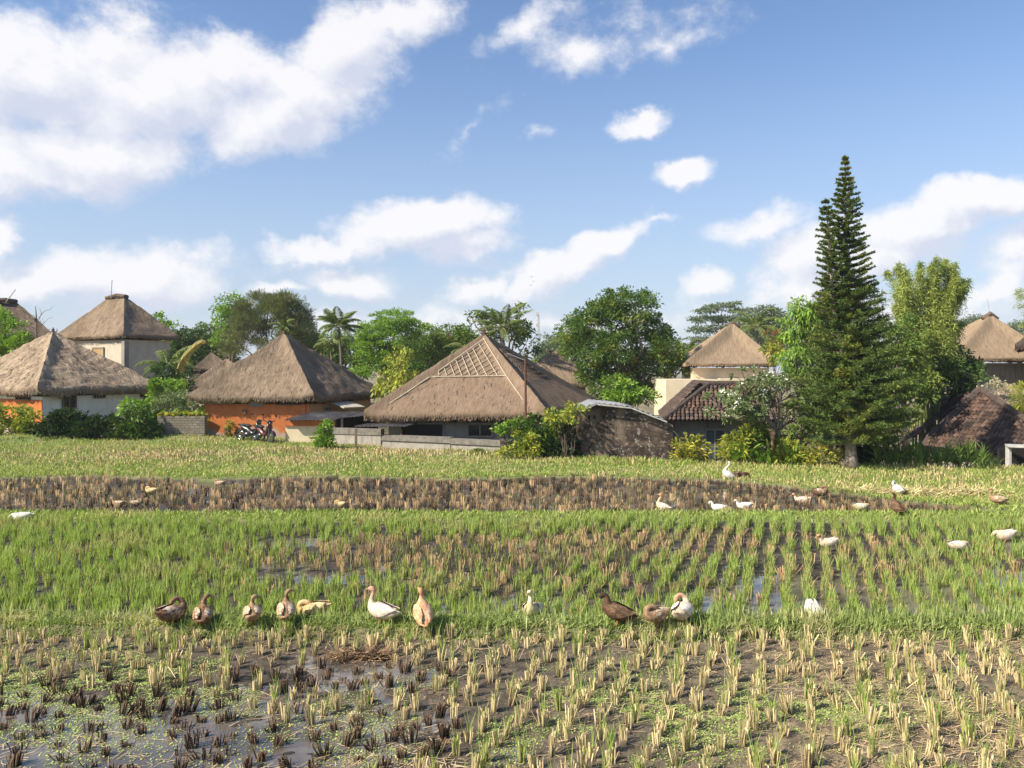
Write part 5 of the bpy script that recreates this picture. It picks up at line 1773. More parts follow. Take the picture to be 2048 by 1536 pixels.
# behind the roofs: masses that close the horizon
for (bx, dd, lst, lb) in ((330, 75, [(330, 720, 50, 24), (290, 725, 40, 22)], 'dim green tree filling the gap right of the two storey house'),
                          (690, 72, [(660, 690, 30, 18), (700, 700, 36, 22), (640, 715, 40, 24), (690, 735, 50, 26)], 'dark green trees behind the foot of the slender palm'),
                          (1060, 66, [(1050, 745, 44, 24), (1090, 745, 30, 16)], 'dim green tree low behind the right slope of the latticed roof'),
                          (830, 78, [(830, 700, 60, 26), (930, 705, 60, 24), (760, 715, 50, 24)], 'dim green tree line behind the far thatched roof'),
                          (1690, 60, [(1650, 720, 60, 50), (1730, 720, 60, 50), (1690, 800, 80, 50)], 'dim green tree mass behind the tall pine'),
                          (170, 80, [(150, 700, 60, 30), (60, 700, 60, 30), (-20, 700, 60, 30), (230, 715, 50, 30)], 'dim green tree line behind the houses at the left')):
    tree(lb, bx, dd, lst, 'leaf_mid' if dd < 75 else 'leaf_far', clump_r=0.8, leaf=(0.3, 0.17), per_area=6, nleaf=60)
# yellow green climber tree between the houses
tree('yellow green leafy young tree between the orange house and the latticed roof', 800, 38, [(795, 712, 14, 16), (800, 735, 22, 18), (785, 760, 24, 18), (815, 755, 20, 18), (800, 780, 34, 16), (812, 700, 8, 12), (770, 785, 22, 14)], 'leaf_yellow', trunk_r=0.06, clump_r=0.3, leaf=(0.26, 0.08), per_area=14, nleaf=34, droop=0.7)
tree('dark shrub tree right of the yellow green young tree', 835, 40, [(840, 750, 26, 18), (825, 770, 26, 18), (855, 765, 20, 14)], 'leaf_dark', trunk_r=0.06, clump_r=0.3, leaf=(0.18, 0.08), per_area=16)


# --- palms
def palm(label, base_px, top_px, top_py, d, fr_len, nfr=16, lm='leaf_palm', trunk_r=0.14, leafl=0.5, upness=0.6, seed=1, name='palm_tree', base_z=None, stiff=0.5):
    rs = np.random.RandomState(seed)
    r = empty(name)
    top = P(top_px, top_py, d)
    b = np.array([(base_px - 1024) * d / F, d, (gz((base_px - 1024) * d / F, d) if d < 60 else -0.5) - 0.1])
    g = G()
    t = np.linspace(0, 1, 12)[:, None]
    g.tube(b + (top - b) * t + np.array([0.15, 0, 0]) * np.sin(t * PI), trunk_r * (1.15 - 0.4 * t[:, 0]), 8)
    g.build('trunk', MAT['bark'], r, smooth=True)
    g = G()
    for k in range(nfr):
        a = k * 2.39996 + rs.rand() * 0.4
        e = upness * (1 - 1.5 * k / nfr) + rs.normal(0, 0.1)
        e = max(-0.5, min(1.25, e + 0.35))
        L = fr_len * (0.8 + 0.3 * rs.rand())
        s = np.linspace(0, 1, 18)
        ang = e - (1.2 + 0.7 * rs.rand()) * stiff * 2 * s ** 1.4
        dx = np.cumsum(np.cos(ang)) * L / 18
        dz = np.cumsum(np.sin(ang)) * L / 18
        hd = np.array([math.cos(a), math.sin(a), 0])
        pth = top + hd * dx[:, None] + np.array([0, 0, 1.0]) * dz[:, None]
        g.tube(pth, 0.028 * (1.05 - s), 4, 1, cap=False)
        sd = np.array([-math.sin(a), math.cos(a), 0])
        m = 44
        ss = np.linspace(0.12, 0.99, m)
        pp = np.stack([np.interp(ss, s, pth[:, i]) for i in range(3)], 1)
        tg = np.gradient(pp, axis=0)
        tg /= np.linalg.norm(tg, axis=1)[:, None]
        ll = leafl * np.sin(np.clip(ss * 1.05, 0, 1) * PI) ** 0.5 * (0.5 + 0.5 * (1 - ss))
        for sg in (-1, 1):
            dd = tg * 0.6 + sd * sg * 0.75 + np.array([0, 0, -0.35]) + rs.normal(0, 0.1, (m, 3))
            dd /= np.linalg.norm(dd, axis=1)[:, None]
            wv = tg * 0.022 * d / 45
            tip = pp + dd * ll[:, None] + np.array([0, 0, -0.18]) * ll[:, None]
            mid = pp + dd * ll[:, None] * 0.5
            g.quads(np.stack([pp - wv, mid - wv * 1.3, tip, mid + wv * 1.3], 1), 0)
    g.build('crown', [MAT[lm], MAT['culm']], r)
    tag(r, label, 'palm tree')
    return r


palm('slender palm with a tall thin trunk left of the broad bright green tree', 680, 677, 654, 48, 1.75, 20, trunk_r=0.09, leafl=0.6, upness=1.2, seed=3, stiff=0.36)
palm('shorter palm hanging beside the trunk of the slender palm', 663, 660, 690, 50, 1.4, 12, trunk_r=0.08, leafl=0.5, seed=4)
palm('coconut palm with stiff upright fronds above the right side of the latticed roof', 1006, 1004, 658, 48, 2.3, 18, leafl=0.65, upness=1.15, seed=5, trunk_r=0.14, stiff=0.36)
palm('low palm left behind the peak of the latticed roof', 935, 932, 700, 50, 1.6, 12, leafl=0.5, seed=6)
palm('palm behind the left shoulder of the large glossy tree', 1150, 1148, 690, 56, 2.6, 16, leafl=0.7, upness=0.9, seed=7)
palm('coconut palm rising over the right hip of the beige house', 1515, 1512, 655, 60, 2.6, 16, leafl=0.7, upness=0.8, seed=8)
palm('low dark palm left of the beige two storey house', 1372, 1372, 705, 58, 1.9, 14, leafl=0.5, upness=0.9, seed=9)
palm('dark palm behind the left of the orange walled house roof', 565, 566, 655, 48, 1.0, 12, leafl=0.35, upness=0.9, seed=10)
palm('young banana like palm beside the veranda of the two storey house', 345, 335, 735, 44, 2.3, 10, leafl=0.55, upness=0.9, seed=12, trunk_r=0.1)
# the long arching dry frond
r = empty('palm_tree')
g = G()
d_ = 43.0
pth = np.array([P(x_, y_, d_) for x_, y_ in ((352, 765), (355, 740), (360, 722), (368, 708), (380, 695), (393, 684), (404, 679), (412, 682))])
g.tube(pth, np.linspace(0.05, 0.01, 8), 5, 1)
for k in range(110):
    s = 7 * (0.15 + 0.85 * k / 110); i = int(s); f = s - i
    p = pth[min(i, 7)] * (1 - f) + pth[min(i + 1, 7)] * f
    for sg in (-1, 1):
        dv = np.array([0.25 * sg + 0.2, sg * 0.5, -0.55 - 0.2 * random.random()])
        ln_ = 0.55 * (1 - 0.5 * k / 110)
        g.quads(np.array([[p, p + dv * ln_ * .5 + [0.02, 0, 0.02], p + dv * ln_, p + dv * ln_ * .5 - [0.02, 0, 0.02]]]), 0)
g.build('frond', [MAT['leaf_dry'], MAT['culm']], r)
g = G(); g.tube([pth[0] + [0, 0, -2.6], pth[0] + [-.05, 0, -1], pth[0]], [0.12, 0.1, 0.06], 7); g.build('trunk', MAT['bark'], r)
tag(r, 'young palm with one long dry yellow frond arching to the right', 'palm tree')

# --- the tall two-topped pine
r = empty('pine_tree')
d_ = 25.3
base = P(1703, 940, d_); base[2] = gz(base[0], d_) - 0.1
top1 = P(1690, 312, d_); top2 = P(1651, 405, d_ - 0.5)
fork = P(1700, 640, d_)
g = G()
def trunk_at(py, which):
    """axis position at the height of the given row of the photograph"""
    z = CAMZ - (py - 740) * d_ / F
    if which == 0:
        t = np.clip((z - base[2]) / (top1[2] - base[2]), 0, 1)
        p = base + (top1 - base) * t
        p[0] = P(np.interp(py, [312, 500, 640, 860, 940], [1690, 1692, 1696, 1700, 1703]), py, d_)[0]
    else:
        p = P(np.interp(py, [405, 560, 620, 760], [1651, 1663, 1668, 1694]), py, d_ - 0.5 * np.clip((760 - py) / 150, 0, 1))
    p[2] = z
    return p
pys = np.linspace(940, 312, 26)
g.tube([trunk_at(p, 0) - [0, 0, 0.15 if p == 940 else 0] for p in pys], np.interp(pys, [312, 640, 880, 925, 940], [0.012, 0.09, 0.15, 0.2, 0.3]), 10)
pys = np.linspace(760, 405, 16)
g.tube([trunk_at(p, 1) for p in pys], np.interp(pys, [405, 760], [0.01, 0.09]), 8)
LQ = []
def pine_branch(p0, a, L, rise, dense, tip_up=0.35, side=1.0, needle=0.085):
    hd = np.array([math.cos(a), math.sin(a), 0.0])
    n = max(6, int(L / 0.045))
    s = np.linspace(0, 1, n)
    z = rise * s * L + tip_up * (s ** 2.2) * L * 0.5
    path = p0 + hd * (s * L)[:, None] + np.array([0, 0, 1.0]) * z[:, None]
    g.tube(path[:: max(1, n // 6)], np.linspace(0.022, 0.006, len(path[:: max(1, n // 6)])), 4, cap=False)
    sd = np.array([-hd[1], hd[0], 0])
    # side twigs carrying needles all round them, like a fox tail
    for sg in (-1, 1):
        tl = side * (0.06 + 0.22 * np.sin(np.clip(s * 1.1 + 0.1, 0, 1) * PI) ** 0.8) * min(1.0, L * 0.9)
        m = s > 0.15
        pp = path[m]
        td = hd * 0.75 + sd * sg * 0.7 + np.array([0, 0, 0.35]) + RS.normal(0, 0.15, (m.sum(), 3))
        td /= np.linalg.norm(td, axis=1)[:, None]
        k = dense
        f = RS.rand(m.sum(), k)
        q = pp[:, None, :] + td[:, None, :] * (tl[m][:, None] * f)[..., None]
        q = q.reshape(-1, 3)
        nd = np.repeat(td, k, 0) * 0.7 + rand_dir(len(q)) * 0.8 + np.array([0, 0, 0.3])
        nd /= np.linalg.norm(nd, axis=1)[:, None]
        LQ.append(leaf_quads(q, nd, needle * (0.7 + 0.6 * RS.rand(len(q))), 0.026 + 0 * q[:, 0], 0.0))
# upper tiers: clearly separated whorls
def tiers(which, py0, py1, step, half_px, nb):
    py = py0
    while py < py1:
        t = (py - py0) / (py1 - py0)
        L = half_px(py) * d_ / F
        c = trunk_at(py, which)
        a0 = RS.rand() * 6.28
        n_ = nb + (1 if t > .5 else 0)
        for k in range(n_):
            rise = np.interp(py, [330, 420, 520, 600], [0.05, 0.22, 0.26, 0.16])
            pine_branch(c + [0, 0, RS.normal(0, 0.015)], a0 + k * 2 * PI / n_ + RS.normal(0, 0.12), L * (0.78 + 0.34 * RS.rand()), rise - 0.12 + RS.normal(0, 0.05), 12, 0.32, side=0.5 + 0.35 * t, needle=0.075)
        py += step * (0.9 + 0.25 * t) * RS.uniform(0.9, 1.1)
tiers(0, 318, 600, 11.5, lambda y: np.interp(y, [315, 345, 370, 400, 440, 480, 520, 560, 600], [3, 9, 17, 25, 31, 38, 44, 52, 60]), 7)
tiers(1, 412, 640, 12.5, lambda y: np.interp(y, [410, 430, 460, 500, 560, 620], [5, 12, 17, 24, 30, 34]), 5)
# lower crown: heavy drooping then rising branches with clumps
py = 590
while py < 885:
    hp = np.interp(py, [590, 640, 700, 760, 800, 850, 885], [58, 68, 82, 98, 108, 112, 92])
    c = trunk_at(py, 0)
    a0 = RS.rand() * 6.28
    for k in range(13):
        a = a0 + k * 2 * PI / 13 + RS.normal(0, 0.15)
        L = hp * d_ / F * RS.uniform(0.62, 1.12)
        # the lower right side reaches further to the right
        if py > 700 and math.cos(a) > 0.2:
            L *= 1.12
        pine_branch(c + [0, 0, RS.normal(0, 0.06)], a, L, -0.10 + 0.08 * RS.randn(), 6, 0.5, side=1.25, needle=0.12)
    py += 11.5
g.build('trunk', MAT['bark_pale'], r, smooth=True)
for which, pt_ in ((0, 320), (1, 412)):
    t_ = trunk_at(pt_, which)
    LQ.append(leaf_quads(np.repeat(t_[None], 30, 0) + np.array([0, 0, 1]) * RS.rand(30)[:, None] * 0.1, rand_dir(30) * 0.5 + [0, 0, 0.8], 0.06 + 0.05 * RS.rand(30), 0.02 * np.ones(30), 0))
g = G()
for q in LQ:
    g.quads(q)
g.build('crown', MAT['leaf_pine'], r)
tag(r, 'very tall conifer with two pointed tops and tiered branches rising over the right houses', 'pine tree')
print('pine quads', sum(len(q) for q in LQ))

# --- bamboo
r = empty('bamboo_clump')
d_ = 33.0
g = G(); gl = G()
plumes = [(1800, 560, 22, 40, 0.5), (1815, 600, 26, 50, 0.2), (1880, 540, 26, 40, 0.3), (1910, 560, 26, 36, 0.2), (1850, 600, 34, 50, -0.2), (1925, 590, 20, 30, 0.4), (1900, 620, 34, 44, 0.0), (1860, 560, 24, 40, -0.3), (1800, 650, 26, 40, 0.1), (1905, 665, 28, 36, 0.0), (1850, 660, 34, 50, 0.3), (1840, 700, 40, 40, -0.4), (1925, 575, 16, 22, 0.3), (1790, 600, 16, 40, 0.2)]
rootp = np.array([(1855 - 1024) * d_ / F, d_, gz((1855 - 1024) * d_ / F, d_)])
for (cx, cy, rx, ry, dz_) in plumes:
    for rep in range(4):
        tip = P(cx + RS.normal(0, rx * 0.5), cy - ry * RS.uniform(0.2, 0.95), d_ + dz_ + RS.normal(0, 0.4))
        b0 = rootp + [RS.normal(0, 0.35), RS.normal(0, 0.35), -0.1]
        t = np.linspace(0, 1, 14)[:, None]
        ctl = b0 + (tip - b0) * [0.25, 0.25, 0.65] + [0, 0, 1.2]
        pth = b0 * (1 - t) ** 2 + 2 * ctl * t * (1 - t) + tip * t ** 2
        g.tube(pth, np.linspace(0.03, 0.006, 14), 5, cap=False)
        n = 900
        tt = 1 - 0.55 * RS.rand(n) ** 1.3
        pc = b0 * ((1 - tt) ** 2)[:, None] + 2 * ctl * (tt * (1 - tt))[:, None] + tip * (tt ** 2)[:, None]
        w_ = (0.12 + 0.42 * np.sin(np.clip((1 - tt) * 2.2, 0, 1) * PI * 0.5))
        pc = pc + rand_dir(n) * (w_ * RS.rand(n) ** 0.7)[:, None]
        dv = rand_dir(n) * 0.6 + [0, 0, -0.15] + (tip - b0) / np.linalg.norm(tip - b0) * 0.3
        dv /= np.linalg.norm(dv, axis=1)[:, None]
        gl.quads(leaf_quads(pc, dv, 0.16 + 0.1 * RS.rand(n), 0.028 + 0 * pc[:, 0], 0.35))
g.build('culms', MAT['culm'], r, smooth=True)
gl.build('foliage', MAT['leaf_bamboo'], r)
tag(r, 'tall yellow green bamboo clump with feathery plumes right of the pine', 'bamboo')

# --- the white blossoming tree
r = empty('frangipani_tree')
d_ = 26.6
base = P(1560, 905, d_); base[2] = gz(base[0], d_) - 0.1
g = G(); tips = []
def fr(p, dv, L, rad, depth):
    q = p + dv * L
    limb(g, p, q, rad, rad * 0.72, 0.08, 6, 5)
    if depth == 0:
        tips.append((q, dv)); return
    for _ in range(3 if depth != 1 else 4):
        nd = dv + rand_dir(1)[0] * 0.95
        nd[2] = abs(nd[2]) * 0.6 + 0.08
        nd /= np.linalg.norm(nd)
        fr(q, nd, L * RS.uniform(0.62, 0.85), rad * 0.68, depth - 1)
p1 = P(1556, 862, d_)
g.tube([base, (base + p1) / 2 + [0.03, 0, 0], p1], [0.1, 0.085, 0.08], 8)
for tx, ty in ((1478, 825), (1505, 800), (1535, 790), (1560, 790), (1590, 800), (1605, 830), (1530, 830), (1500, 845)):
    t_ = P(tx, ty, d_ + RS.normal(0, 0.4)) - p1
    L = np.linalg.norm(t_); fr(p1, t_ / L, L * 0.62, 0.05, 3)
g.build('trunk', MAT['bark_pale'], r, smooth=True)
tips = [(q, dv) for q, dv in tips]
g = G(); gf = G()
for q, dv in tips:
    n = 20
    d2 = dv * 0.5 + rand_dir(n) * 0.8
    d2 /= np.linalg.norm(d2, axis=1)[:, None]
    g.quads(leaf_quads(np.repeat(q[None], n, 0), d2, 0.17 + 0.08 * RS.rand(n), 0.055 + 0 * d2[:, 0], 0.15))
    if RS.rand() < 0.22:
        m = 18
        gf.quads(leaf_quads(np.repeat((q + [0, -0.05, 0.08])[None], m, 0) + RS.normal(0, 0.045, (m, 3)), rand_dir(m), 0.07 + 0 * d2[0, 0] * np.ones(m), 0.05 * np.ones(m), 0))
g.build('crown', MAT['leaf_frangi'], r)
gf.build('blossoms', MAT['petal'], r)
tag(r, 'pale branched tree with white blossoms in front of the tiled roof', 'flowering tree')
print('frangipani tips', len(tips))

tree('dark leafy bush tree filling the gap between the white blossoming tree and the pine', 1590, 29.5, [(1595, 760, 30, 26), (1610, 800, 34, 30), (1585, 840, 34, 30), (1620, 860, 34, 30), (1560, 860, 26, 26), (1640, 780, 30, 40)], 'leaf_mid', trunk_r=0.06, clump_r=0.26, leaf=(0.16, 0.06), per_area=22, nleaf=44)
# bare little tree at the left
r = empty('bare_tree')
d_ = 41.0
g = G(); b0 = P(74, 700, d_); b0[2] = 0.0
p1 = P(73, 640, d_)
g.tube([b0, p1, P(71, 612, d_)], [0.06, 0.04, 0.012], 6)
for _ in range(16):
    t_ = RS.rand(); s = p1 * (1 - t_ * 0.8) + P(74, 690, d_) * t_ * 0.8
    e = s + np.array([RS.normal(0, 0.55), RS.normal(0, 0.4), RS.uniform(0.3, 0.9)])
    limb(g, s, e, 0.018, 0.006, 0.25, 4, 5)
g.build('trunk', MAT['bark'], r)
tag(r, 'bare leafless thin tree between the two left roofs', 'tree')


# ------------------------------------------------------------------ shrubs and garden plants
def shrub(label, lst, d, leafm, name='shrub', cat='shrub', group=None, leaf=(0.16, 0.07), nleaf=34, per_area=24, clump_r=0.24, **kw):
    r = empty(name)
    lob = lobes_px(lst, d, jit=0.2)
    g = G()
    mc = np.mean([c for c, _ in lob], axis=0)
    b = np.array([mc[0], mc[1], gz(mc[0], mc[1]) - 0.05])
    for c, rr in lob:
        for _ in range(4):
            limb(g, b + [RS.normal(0, 0.08), RS.normal(0, 0.08), 0], c + rand_dir(1)[0] * np.array(rr) * 0.6, 0.02, 0.006, 0.15, 5, 6)
    g.build('stem', MAT['bark_dark'], r)
    g = G()
    crown(g, lob, per_area=per_area, clump_r=clump_r, nleaf=nleaf, leaf=leaf, **kw)
    g.build('foliage', MAT[leafm], r)
    tag(r, label, cat, group)
    return r


def blade_plant(n, L, wd, arch=0.9, spread=0.7, seg=7, stem=0.0, tatter=False, seed=0):
    """long arching leaves from one foot (banana, canna, elephant grass, agave)"""
    g = G()
    rs = np.random.RandomState(seed)
    for k in range(n):
        a = rs.rand() * 6.28
        l = L * (0.65 + 0.5 * rs.rand())
        e0 = PI / 2 - spread * rs.rand()
        s = np.linspace(0, 1, seg)
        an = e0 - arch * rs.uniform(0.5, 1.3) * s ** 1.5
        dx = np.concatenate([[0], np.cumsum(np.cos(an))[:-1]]) * l / seg
        dz = np.concatenate([[0], np.cumsum(np.sin(an))[:-1]]) * l / seg
        hd = np.array([math.cos(a), math.sin(a), 0])
        p = hd * dx[:, None] + np.array([0, 0, 1.0]) * (dz + stem * rs.rand())[:, None]
        sd = np.array([-hd[1], hd[0], 0]) * 1.0
        tw = rs.normal(0, 0.5)
        sd = sd * math.cos(tw) + np.array([0, 0, 1]) * math.sin(tw)
        w_ = wd * np.sin(np.clip(s * 0.93 + 0.07, 0, 1) * PI) ** 0.7 * (0.8 + 0.4 * rs.rand())
        left, right = p + sd * w_[:, None] / 2 + [0, 0, 0.0], p - sd * w_[:, None] / 2
        mid = p - np.array([0, 0, 1]) * w_[:, None] * 0.12
        g.grid(np.stack([left, mid, right], 1), 0)
    return g


def scatter_plants(protos, mats, name, label, cat, group, spots, d, rng=(0.8, 1.2)):
    mes = [p.mesh(name, mats) for p in protos]
    for (px, dd) in spots:
        o = bpy.data.objects.new(name, random.choice(mes))
        x_ = (px - 1024) * dd / F
        o.location = (x_, dd, gz(x_, dd) - 0.03)
        o.rotation_euler = (0, 0, random.random() * 6.28)
        s = random.uniform(*rng)
        o.scale = (s, s, s)
        col.objects.link(o)
        tag(o, label, cat, group)


# left hedge under the first house
shrub('sunlit yellow green shrub at the left end of the dark hedge', [(20, 835, 34, 26), (60, 850, 34, 26), (-10, 850, 34, 30), (80, 870, 30, 18)], 35.2, 'leaf_yellow', leaf=(0.2, 0.08))
shrub('dark shaded hedge growing under the white wall of the leftmost house', [(105, 858, 34, 26), (145, 862, 36, 24), (185, 864, 36, 22), (225, 862, 34, 24), (130, 838, 24, 16), (170, 842, 20, 14)], 35.0, 'leaf_shaded', leaf=(0.24, 0.09), cat='hedge', name='hedge')
shrub('dark green bush at the right end of the hedge beside the stone wall', [(262, 850, 28, 26), (290, 858, 24, 24), (275, 828, 18, 14), (250, 875, 26, 12), (300, 875, 18, 12)], 35.0, 'leaf_glossy', leaf=(0.22, 0.09))
shrub('broad leaved shrub at the corner of the white wall', [(262, 815, 18, 12), (285, 822, 18, 12)], 36.5, 'leaf_bright', leaf=(0.3, 0.16), nleaf=20)
shrub('small leaved green shrub above the elephant ear plants', [(330, 770, 30, 12), (350, 778, 26, 14), (325, 790, 22, 12)], 40, 'leaf_bright', leaf=(0.16, 0.1))
shrub('whitish flowering shrub behind the stone wall', [(350, 800, 32, 16), (330, 812, 26, 14), (375, 812, 24, 14)], 38.2, 'leaf_frangi', leaf=(0.18, 0.07), shell=0.2)
shrub('dim green bush between the left houses', [(330, 750, 20, 20), (310, 790, 20, 30), (365, 765, 20, 18)], 42, 'leaf_dark', leaf=(0.22, 0.1))
bl = [blade_plant(9, 1.5, 0.34, 0.8, 0.9, seed=s) for s in range(3)]
scatter_plants([blade_plant(8, 1.15, 0.42, 1.2, 1.0, stem=0.5, seed=s) for s in (11, 12, 13)], MAT['leaf_bright'], 'elephant_ear_plant', 'broad leaved elephant ear plant behind the stone block wall', 'plant', 'elephant ear plants behind the stone wall',
               [(300, 37), (318, 36.6), (340, 37.2), (362, 36.7), (385, 36.9), (400, 36.4)], 0, (1.0, 1.35))
scatter_plants(bl, MAT['leaf_dark'], 'banana_plant', 'dark green long leaved plant rising out of the hedge at the left', 'plant', 'long leaved plants in the left hedge',
               [(90, 35.6), (112, 35.3), (135, 35.6), (160, 35.4), (182, 35.7), (208, 35.4), (232, 35.6)], 0, (0.75, 1.1))
# garden plants on the right
gs = [blade_plant(16, 0.95, 0.11, 0.9, 0.9, stem=0.5, seed=s) for s in range(20, 25)]
def spots(x0, x1, n, d0, d1):
    return [(x0 + (x1 - x0) * (k + random.random() * 0.8) / n, random.uniform(d0, d1)) for k in range(n)]
shrub('yellow green croton hedge left of the curtained glass door', [(1370, 905, 24, 26), (1390, 903, 20, 24), (1360, 920, 18, 14), (1385, 920, 24, 12)], 26.9, 'leaf_croton', leaf=(0.22, 0.05), nleaf=40)
shrub('bright spreading croton bush right of the glass door', [(1478, 895, 22, 28), (1468, 914, 20, 18), (1490, 880, 20, 22), (1480, 915, 22, 14)], 26.6, 'leaf_yellow', leaf=(0.26, 0.06), nleaf=36)
shrub('green bush behind the wooden bench under the blossoming tree', [(1515, 880, 26, 24), (1545, 890, 24, 22), (1500, 900, 20, 18)], 26.7, 'leaf_glossy', leaf=(0.24, 0.07), nleaf=36)
shrub('yellow green bush right of the wooden bench', [(1575, 905, 26, 24), (1600, 912, 26, 20), (1560, 918, 18, 12)], 26.1, 'leaf_yellow', leaf=(0.24, 0.05), nleaf=40)
shrub('yellowish croton hedge left of the pine trunk', [(1630, 915, 26, 20), (1655, 912, 26, 22), (1678, 918, 20, 16)], 25.9, 'leaf_croton', leaf=(0.18, 0.05), nleaf=40)
shrub('dark undergrowth behind the pine trunk', [(1720, 905, 26, 26), (1750, 900, 30, 28), (1780, 895, 26, 26), (1690, 890, 30, 20)], 27.6, 'leaf_shaded', leaf=(0.2, 0.07))
shrub('light green fern like shrub in front of the left slope of the right tiled roof', [(1785, 870, 18, 18), (1798, 850, 14, 14), (1775, 888, 18, 14)], 26.4, 'leaf_bright', leaf=(0.22, 0.04), nleaf=34)
shrub('dark shrub at the foot of the blackened wall, in the shade of the vine', [(1120, 900, 36, 24), (1150, 895, 26, 30), (1170, 908, 14, 14)], 28.3, 'leaf_shaded', leaf=(0.18, 0.08))
sp_ = [blade_plant(14, 0.85, 0.05, 1.0, 0.9, seg=8, stem=0.6, seed=s) for s in range(30, 35)]
scatter_plants(sp_, MAT['leaf_mid'], 'elephant_grass', 'tall blue green grassy plant in front of the right tiled roof', 'plant', 'grassy plants in front of the right tiled roof', spots(1750, 1975, 26, 24.9, 25.6) + spots(1820, 1940, 12, 25.4, 25.9), 0, (0.6, 0.95))
scatter_plants(sp_[:3], MAT['leaf_mid'], 'elephant_grass', 'grassy plant at the far right below the white porch', 'plant', 'grassy plants below the white porch', spots(1945, 2000, 7, 24.5, 24.9), 0, (0.4, 0.62))
scatter_plants(gs, MAT['leaf_bright'], 'canna_plant', 'broad bladed green plant in the garden left of the pine', 'plant', 'broad bladed plants left of the pine', spots(1468, 1640, 13, 25.8, 26.4), 0, (0.6, 0.95))
ag = [blade_plant(12, 1.3, 0.05, 0.15, 0.75, seg=5, seed=s) for s in (41, 42)]
scatter_plants(ag, MAT['leaf_far'], 'agave_plant', 'grey green spiky plant with straight blades left of the pine trunk', 'plant', None, [(1662, 25.5)], 0, (0.75, 0.76))
# vine over the wall in the middle
shrub('dark climbing vine hanging over the wall right of the central house', [(1085, 850, 40, 22), (1120, 850, 34, 22), (1150, 838, 20, 20), (1075, 885, 40, 30), (1110, 885, 36, 30), (1135, 870, 30, 26), (1040, 870, 20, 22), (1150, 828, 14, 10)], 28.5, 'leaf_glossy', name='climbing_vine', cat='vine', leaf=(0.15, 0.09), per_area=26)
shrub('sunlit yellow green shrub at the foot of the climbing vine', [(1055, 895, 22, 20), (1035, 900, 16, 14), (1070, 910, 22, 12), (1015, 905, 14, 10), (1045, 872, 16, 14)], 27.9, 'leaf_yellow', leaf=(0.15, 0.07))
shrub('bright leafy creeper growing on the corner of the blackened wall', [(1150, 820, 14, 12), (1138, 832, 16, 12), (1110, 832, 18, 10)], 27.6, 'leaf_yellow', leaf=(0.14, 0.08))
shrub('slim green climber in front of the central house windows', [(1002, 850, 8, 10), (1000, 862, 8, 8), (1028, 845, 8, 14)], 28.6, 'leaf_bright', leaf=(0.14, 0.07), clump_r=0.15)
# lone bush in the field
r = shrub('lone leafy bush standing in the grass before the orange and cream shed', [(652, 860, 9, 12), (645, 875, 16, 12), (658, 885, 16, 12), (648, 893, 14, 7), (654, 848, 4, 6)], 31.6, 'leaf_bright', leaf=(0.17, 0.07), clump_r=0.16, per_area=40)
shrub('dry brownish weeds beside the motorbikes', [(452, 862, 12, 10), (468, 868, 10, 8), (458, 850, 6, 8)], 36.0, 'leaf_croton', leaf=(0.14, 0.05), clump_r=0.14)
for (px_, dd, rx, ry, lb) in ((950, 28.7, 18, 8, 'low dark green weed patch in front of the stained low wall'), (880, 29.5, 22, 7, 'low dark weed patch left of the one before the stained low wall'), (840, 33, 14, 7, 'small weed tuft before the long grey wall'),
                         (20, 34.2, 30, 8, 'brownish weed mound at the far left of the grass'), (110, 34.6, 34, 7, 'low green weed mound right of the brownish one')):
    py_ = 740 + CAMZ * F / dd - ry * 0.6
    shrub(lb, [(px_, py_, rx, ry), (px_ + rx * 0.6, py_ + 2, rx * 0.7, ry * 0.8)], dd, 'leaf_mid', name='weed_patch', cat='weeds', leaf=(0.13, 0.05), clump_r=0.13, per_area=30)


# ------------------------------------------------------------------ ducks
def duck_mat(name, c1, c2, c3, sc=38, thr=(0.42, 0.58), headc=None):
    m, t, out = new_mat(name)
    co = coords(t)
    n = t.noise(t.mapping(co, (0.55, 1, 1)), sc, 4, 0.6, 0.5)
    n2 = t.noise(co, 7, 3, 0.5)
    c = t.mix(t.ramp(n, thr[0], thr[1]), c1, c2)
    c = t.mix(t.ramp(n2, 0.52, 0.66), c, c3)
    s = t.n.new('ShaderNodeSeparateXYZ')
    t.l.new(coords(t, 'UV'), s.inputs[0])
    if headc:
        c = t.mix(t.ramp(s.outputs[1], 0.62, 0.74), c, headc)
    t.l.new(principled(t, c, 0.8, n, 0.4, 0.008, spec=0.15), out.inputs[0])
    return m


DM = {
    'cream': duck_mat('feathers_cream', (0.66, 0.53, 0.39), (0.56, 0.42, 0.29), (0.48, 0.34, 0.23), headc=(0.5, 0.29, 0.18)),
    'white': duck_mat('feathers_white', (0.7, 0.67, 0.6), (0.62, 0.58, 0.5), (0.58, 0.52, 0.43)),
    'brown': duck_mat('feathers_brown', (0.11, 0.055, 0.028), (0.24, 0.14, 0.08), (0.3, 0.19, 0.11), headc=(0.2, 0.12, 0.07)),
    'tan': duck_mat('feathers_tan', (0.24, 0.14, 0.075), (0.4, 0.27, 0.16), (0.15, 0.085, 0.045), headc=(0.32, 0.21, 0.12)),
    'ochre': duck_mat('feathers_ochre', (0.62, 0.42, 0.2), (0.52, 0.32, 0.15), (0.72, 0.56, 0.34)),
    'red': duck_mat('feathers_reddish', (0.62, 0.36, 0.19), (0.5, 0.26, 0.13), (0.72, 0.52, 0.34), headc=(0.5, 0.26, 0.13)),
    'dark': duck_mat('feathers_dark', (0.07, 0.04, 0.024), (0.14, 0.08, 0.045), (0.11, 0.06, 0.035), headc=(0.05, 0.03, 0.02)),
    'yellowish': duck_mat('feathers_yellowish', (0.6, 0.5, 0.28), (0.52, 0.42, 0.22), (0.66, 0.58, 0.4), headc=(0.66, 0.56, 0.38)),
}
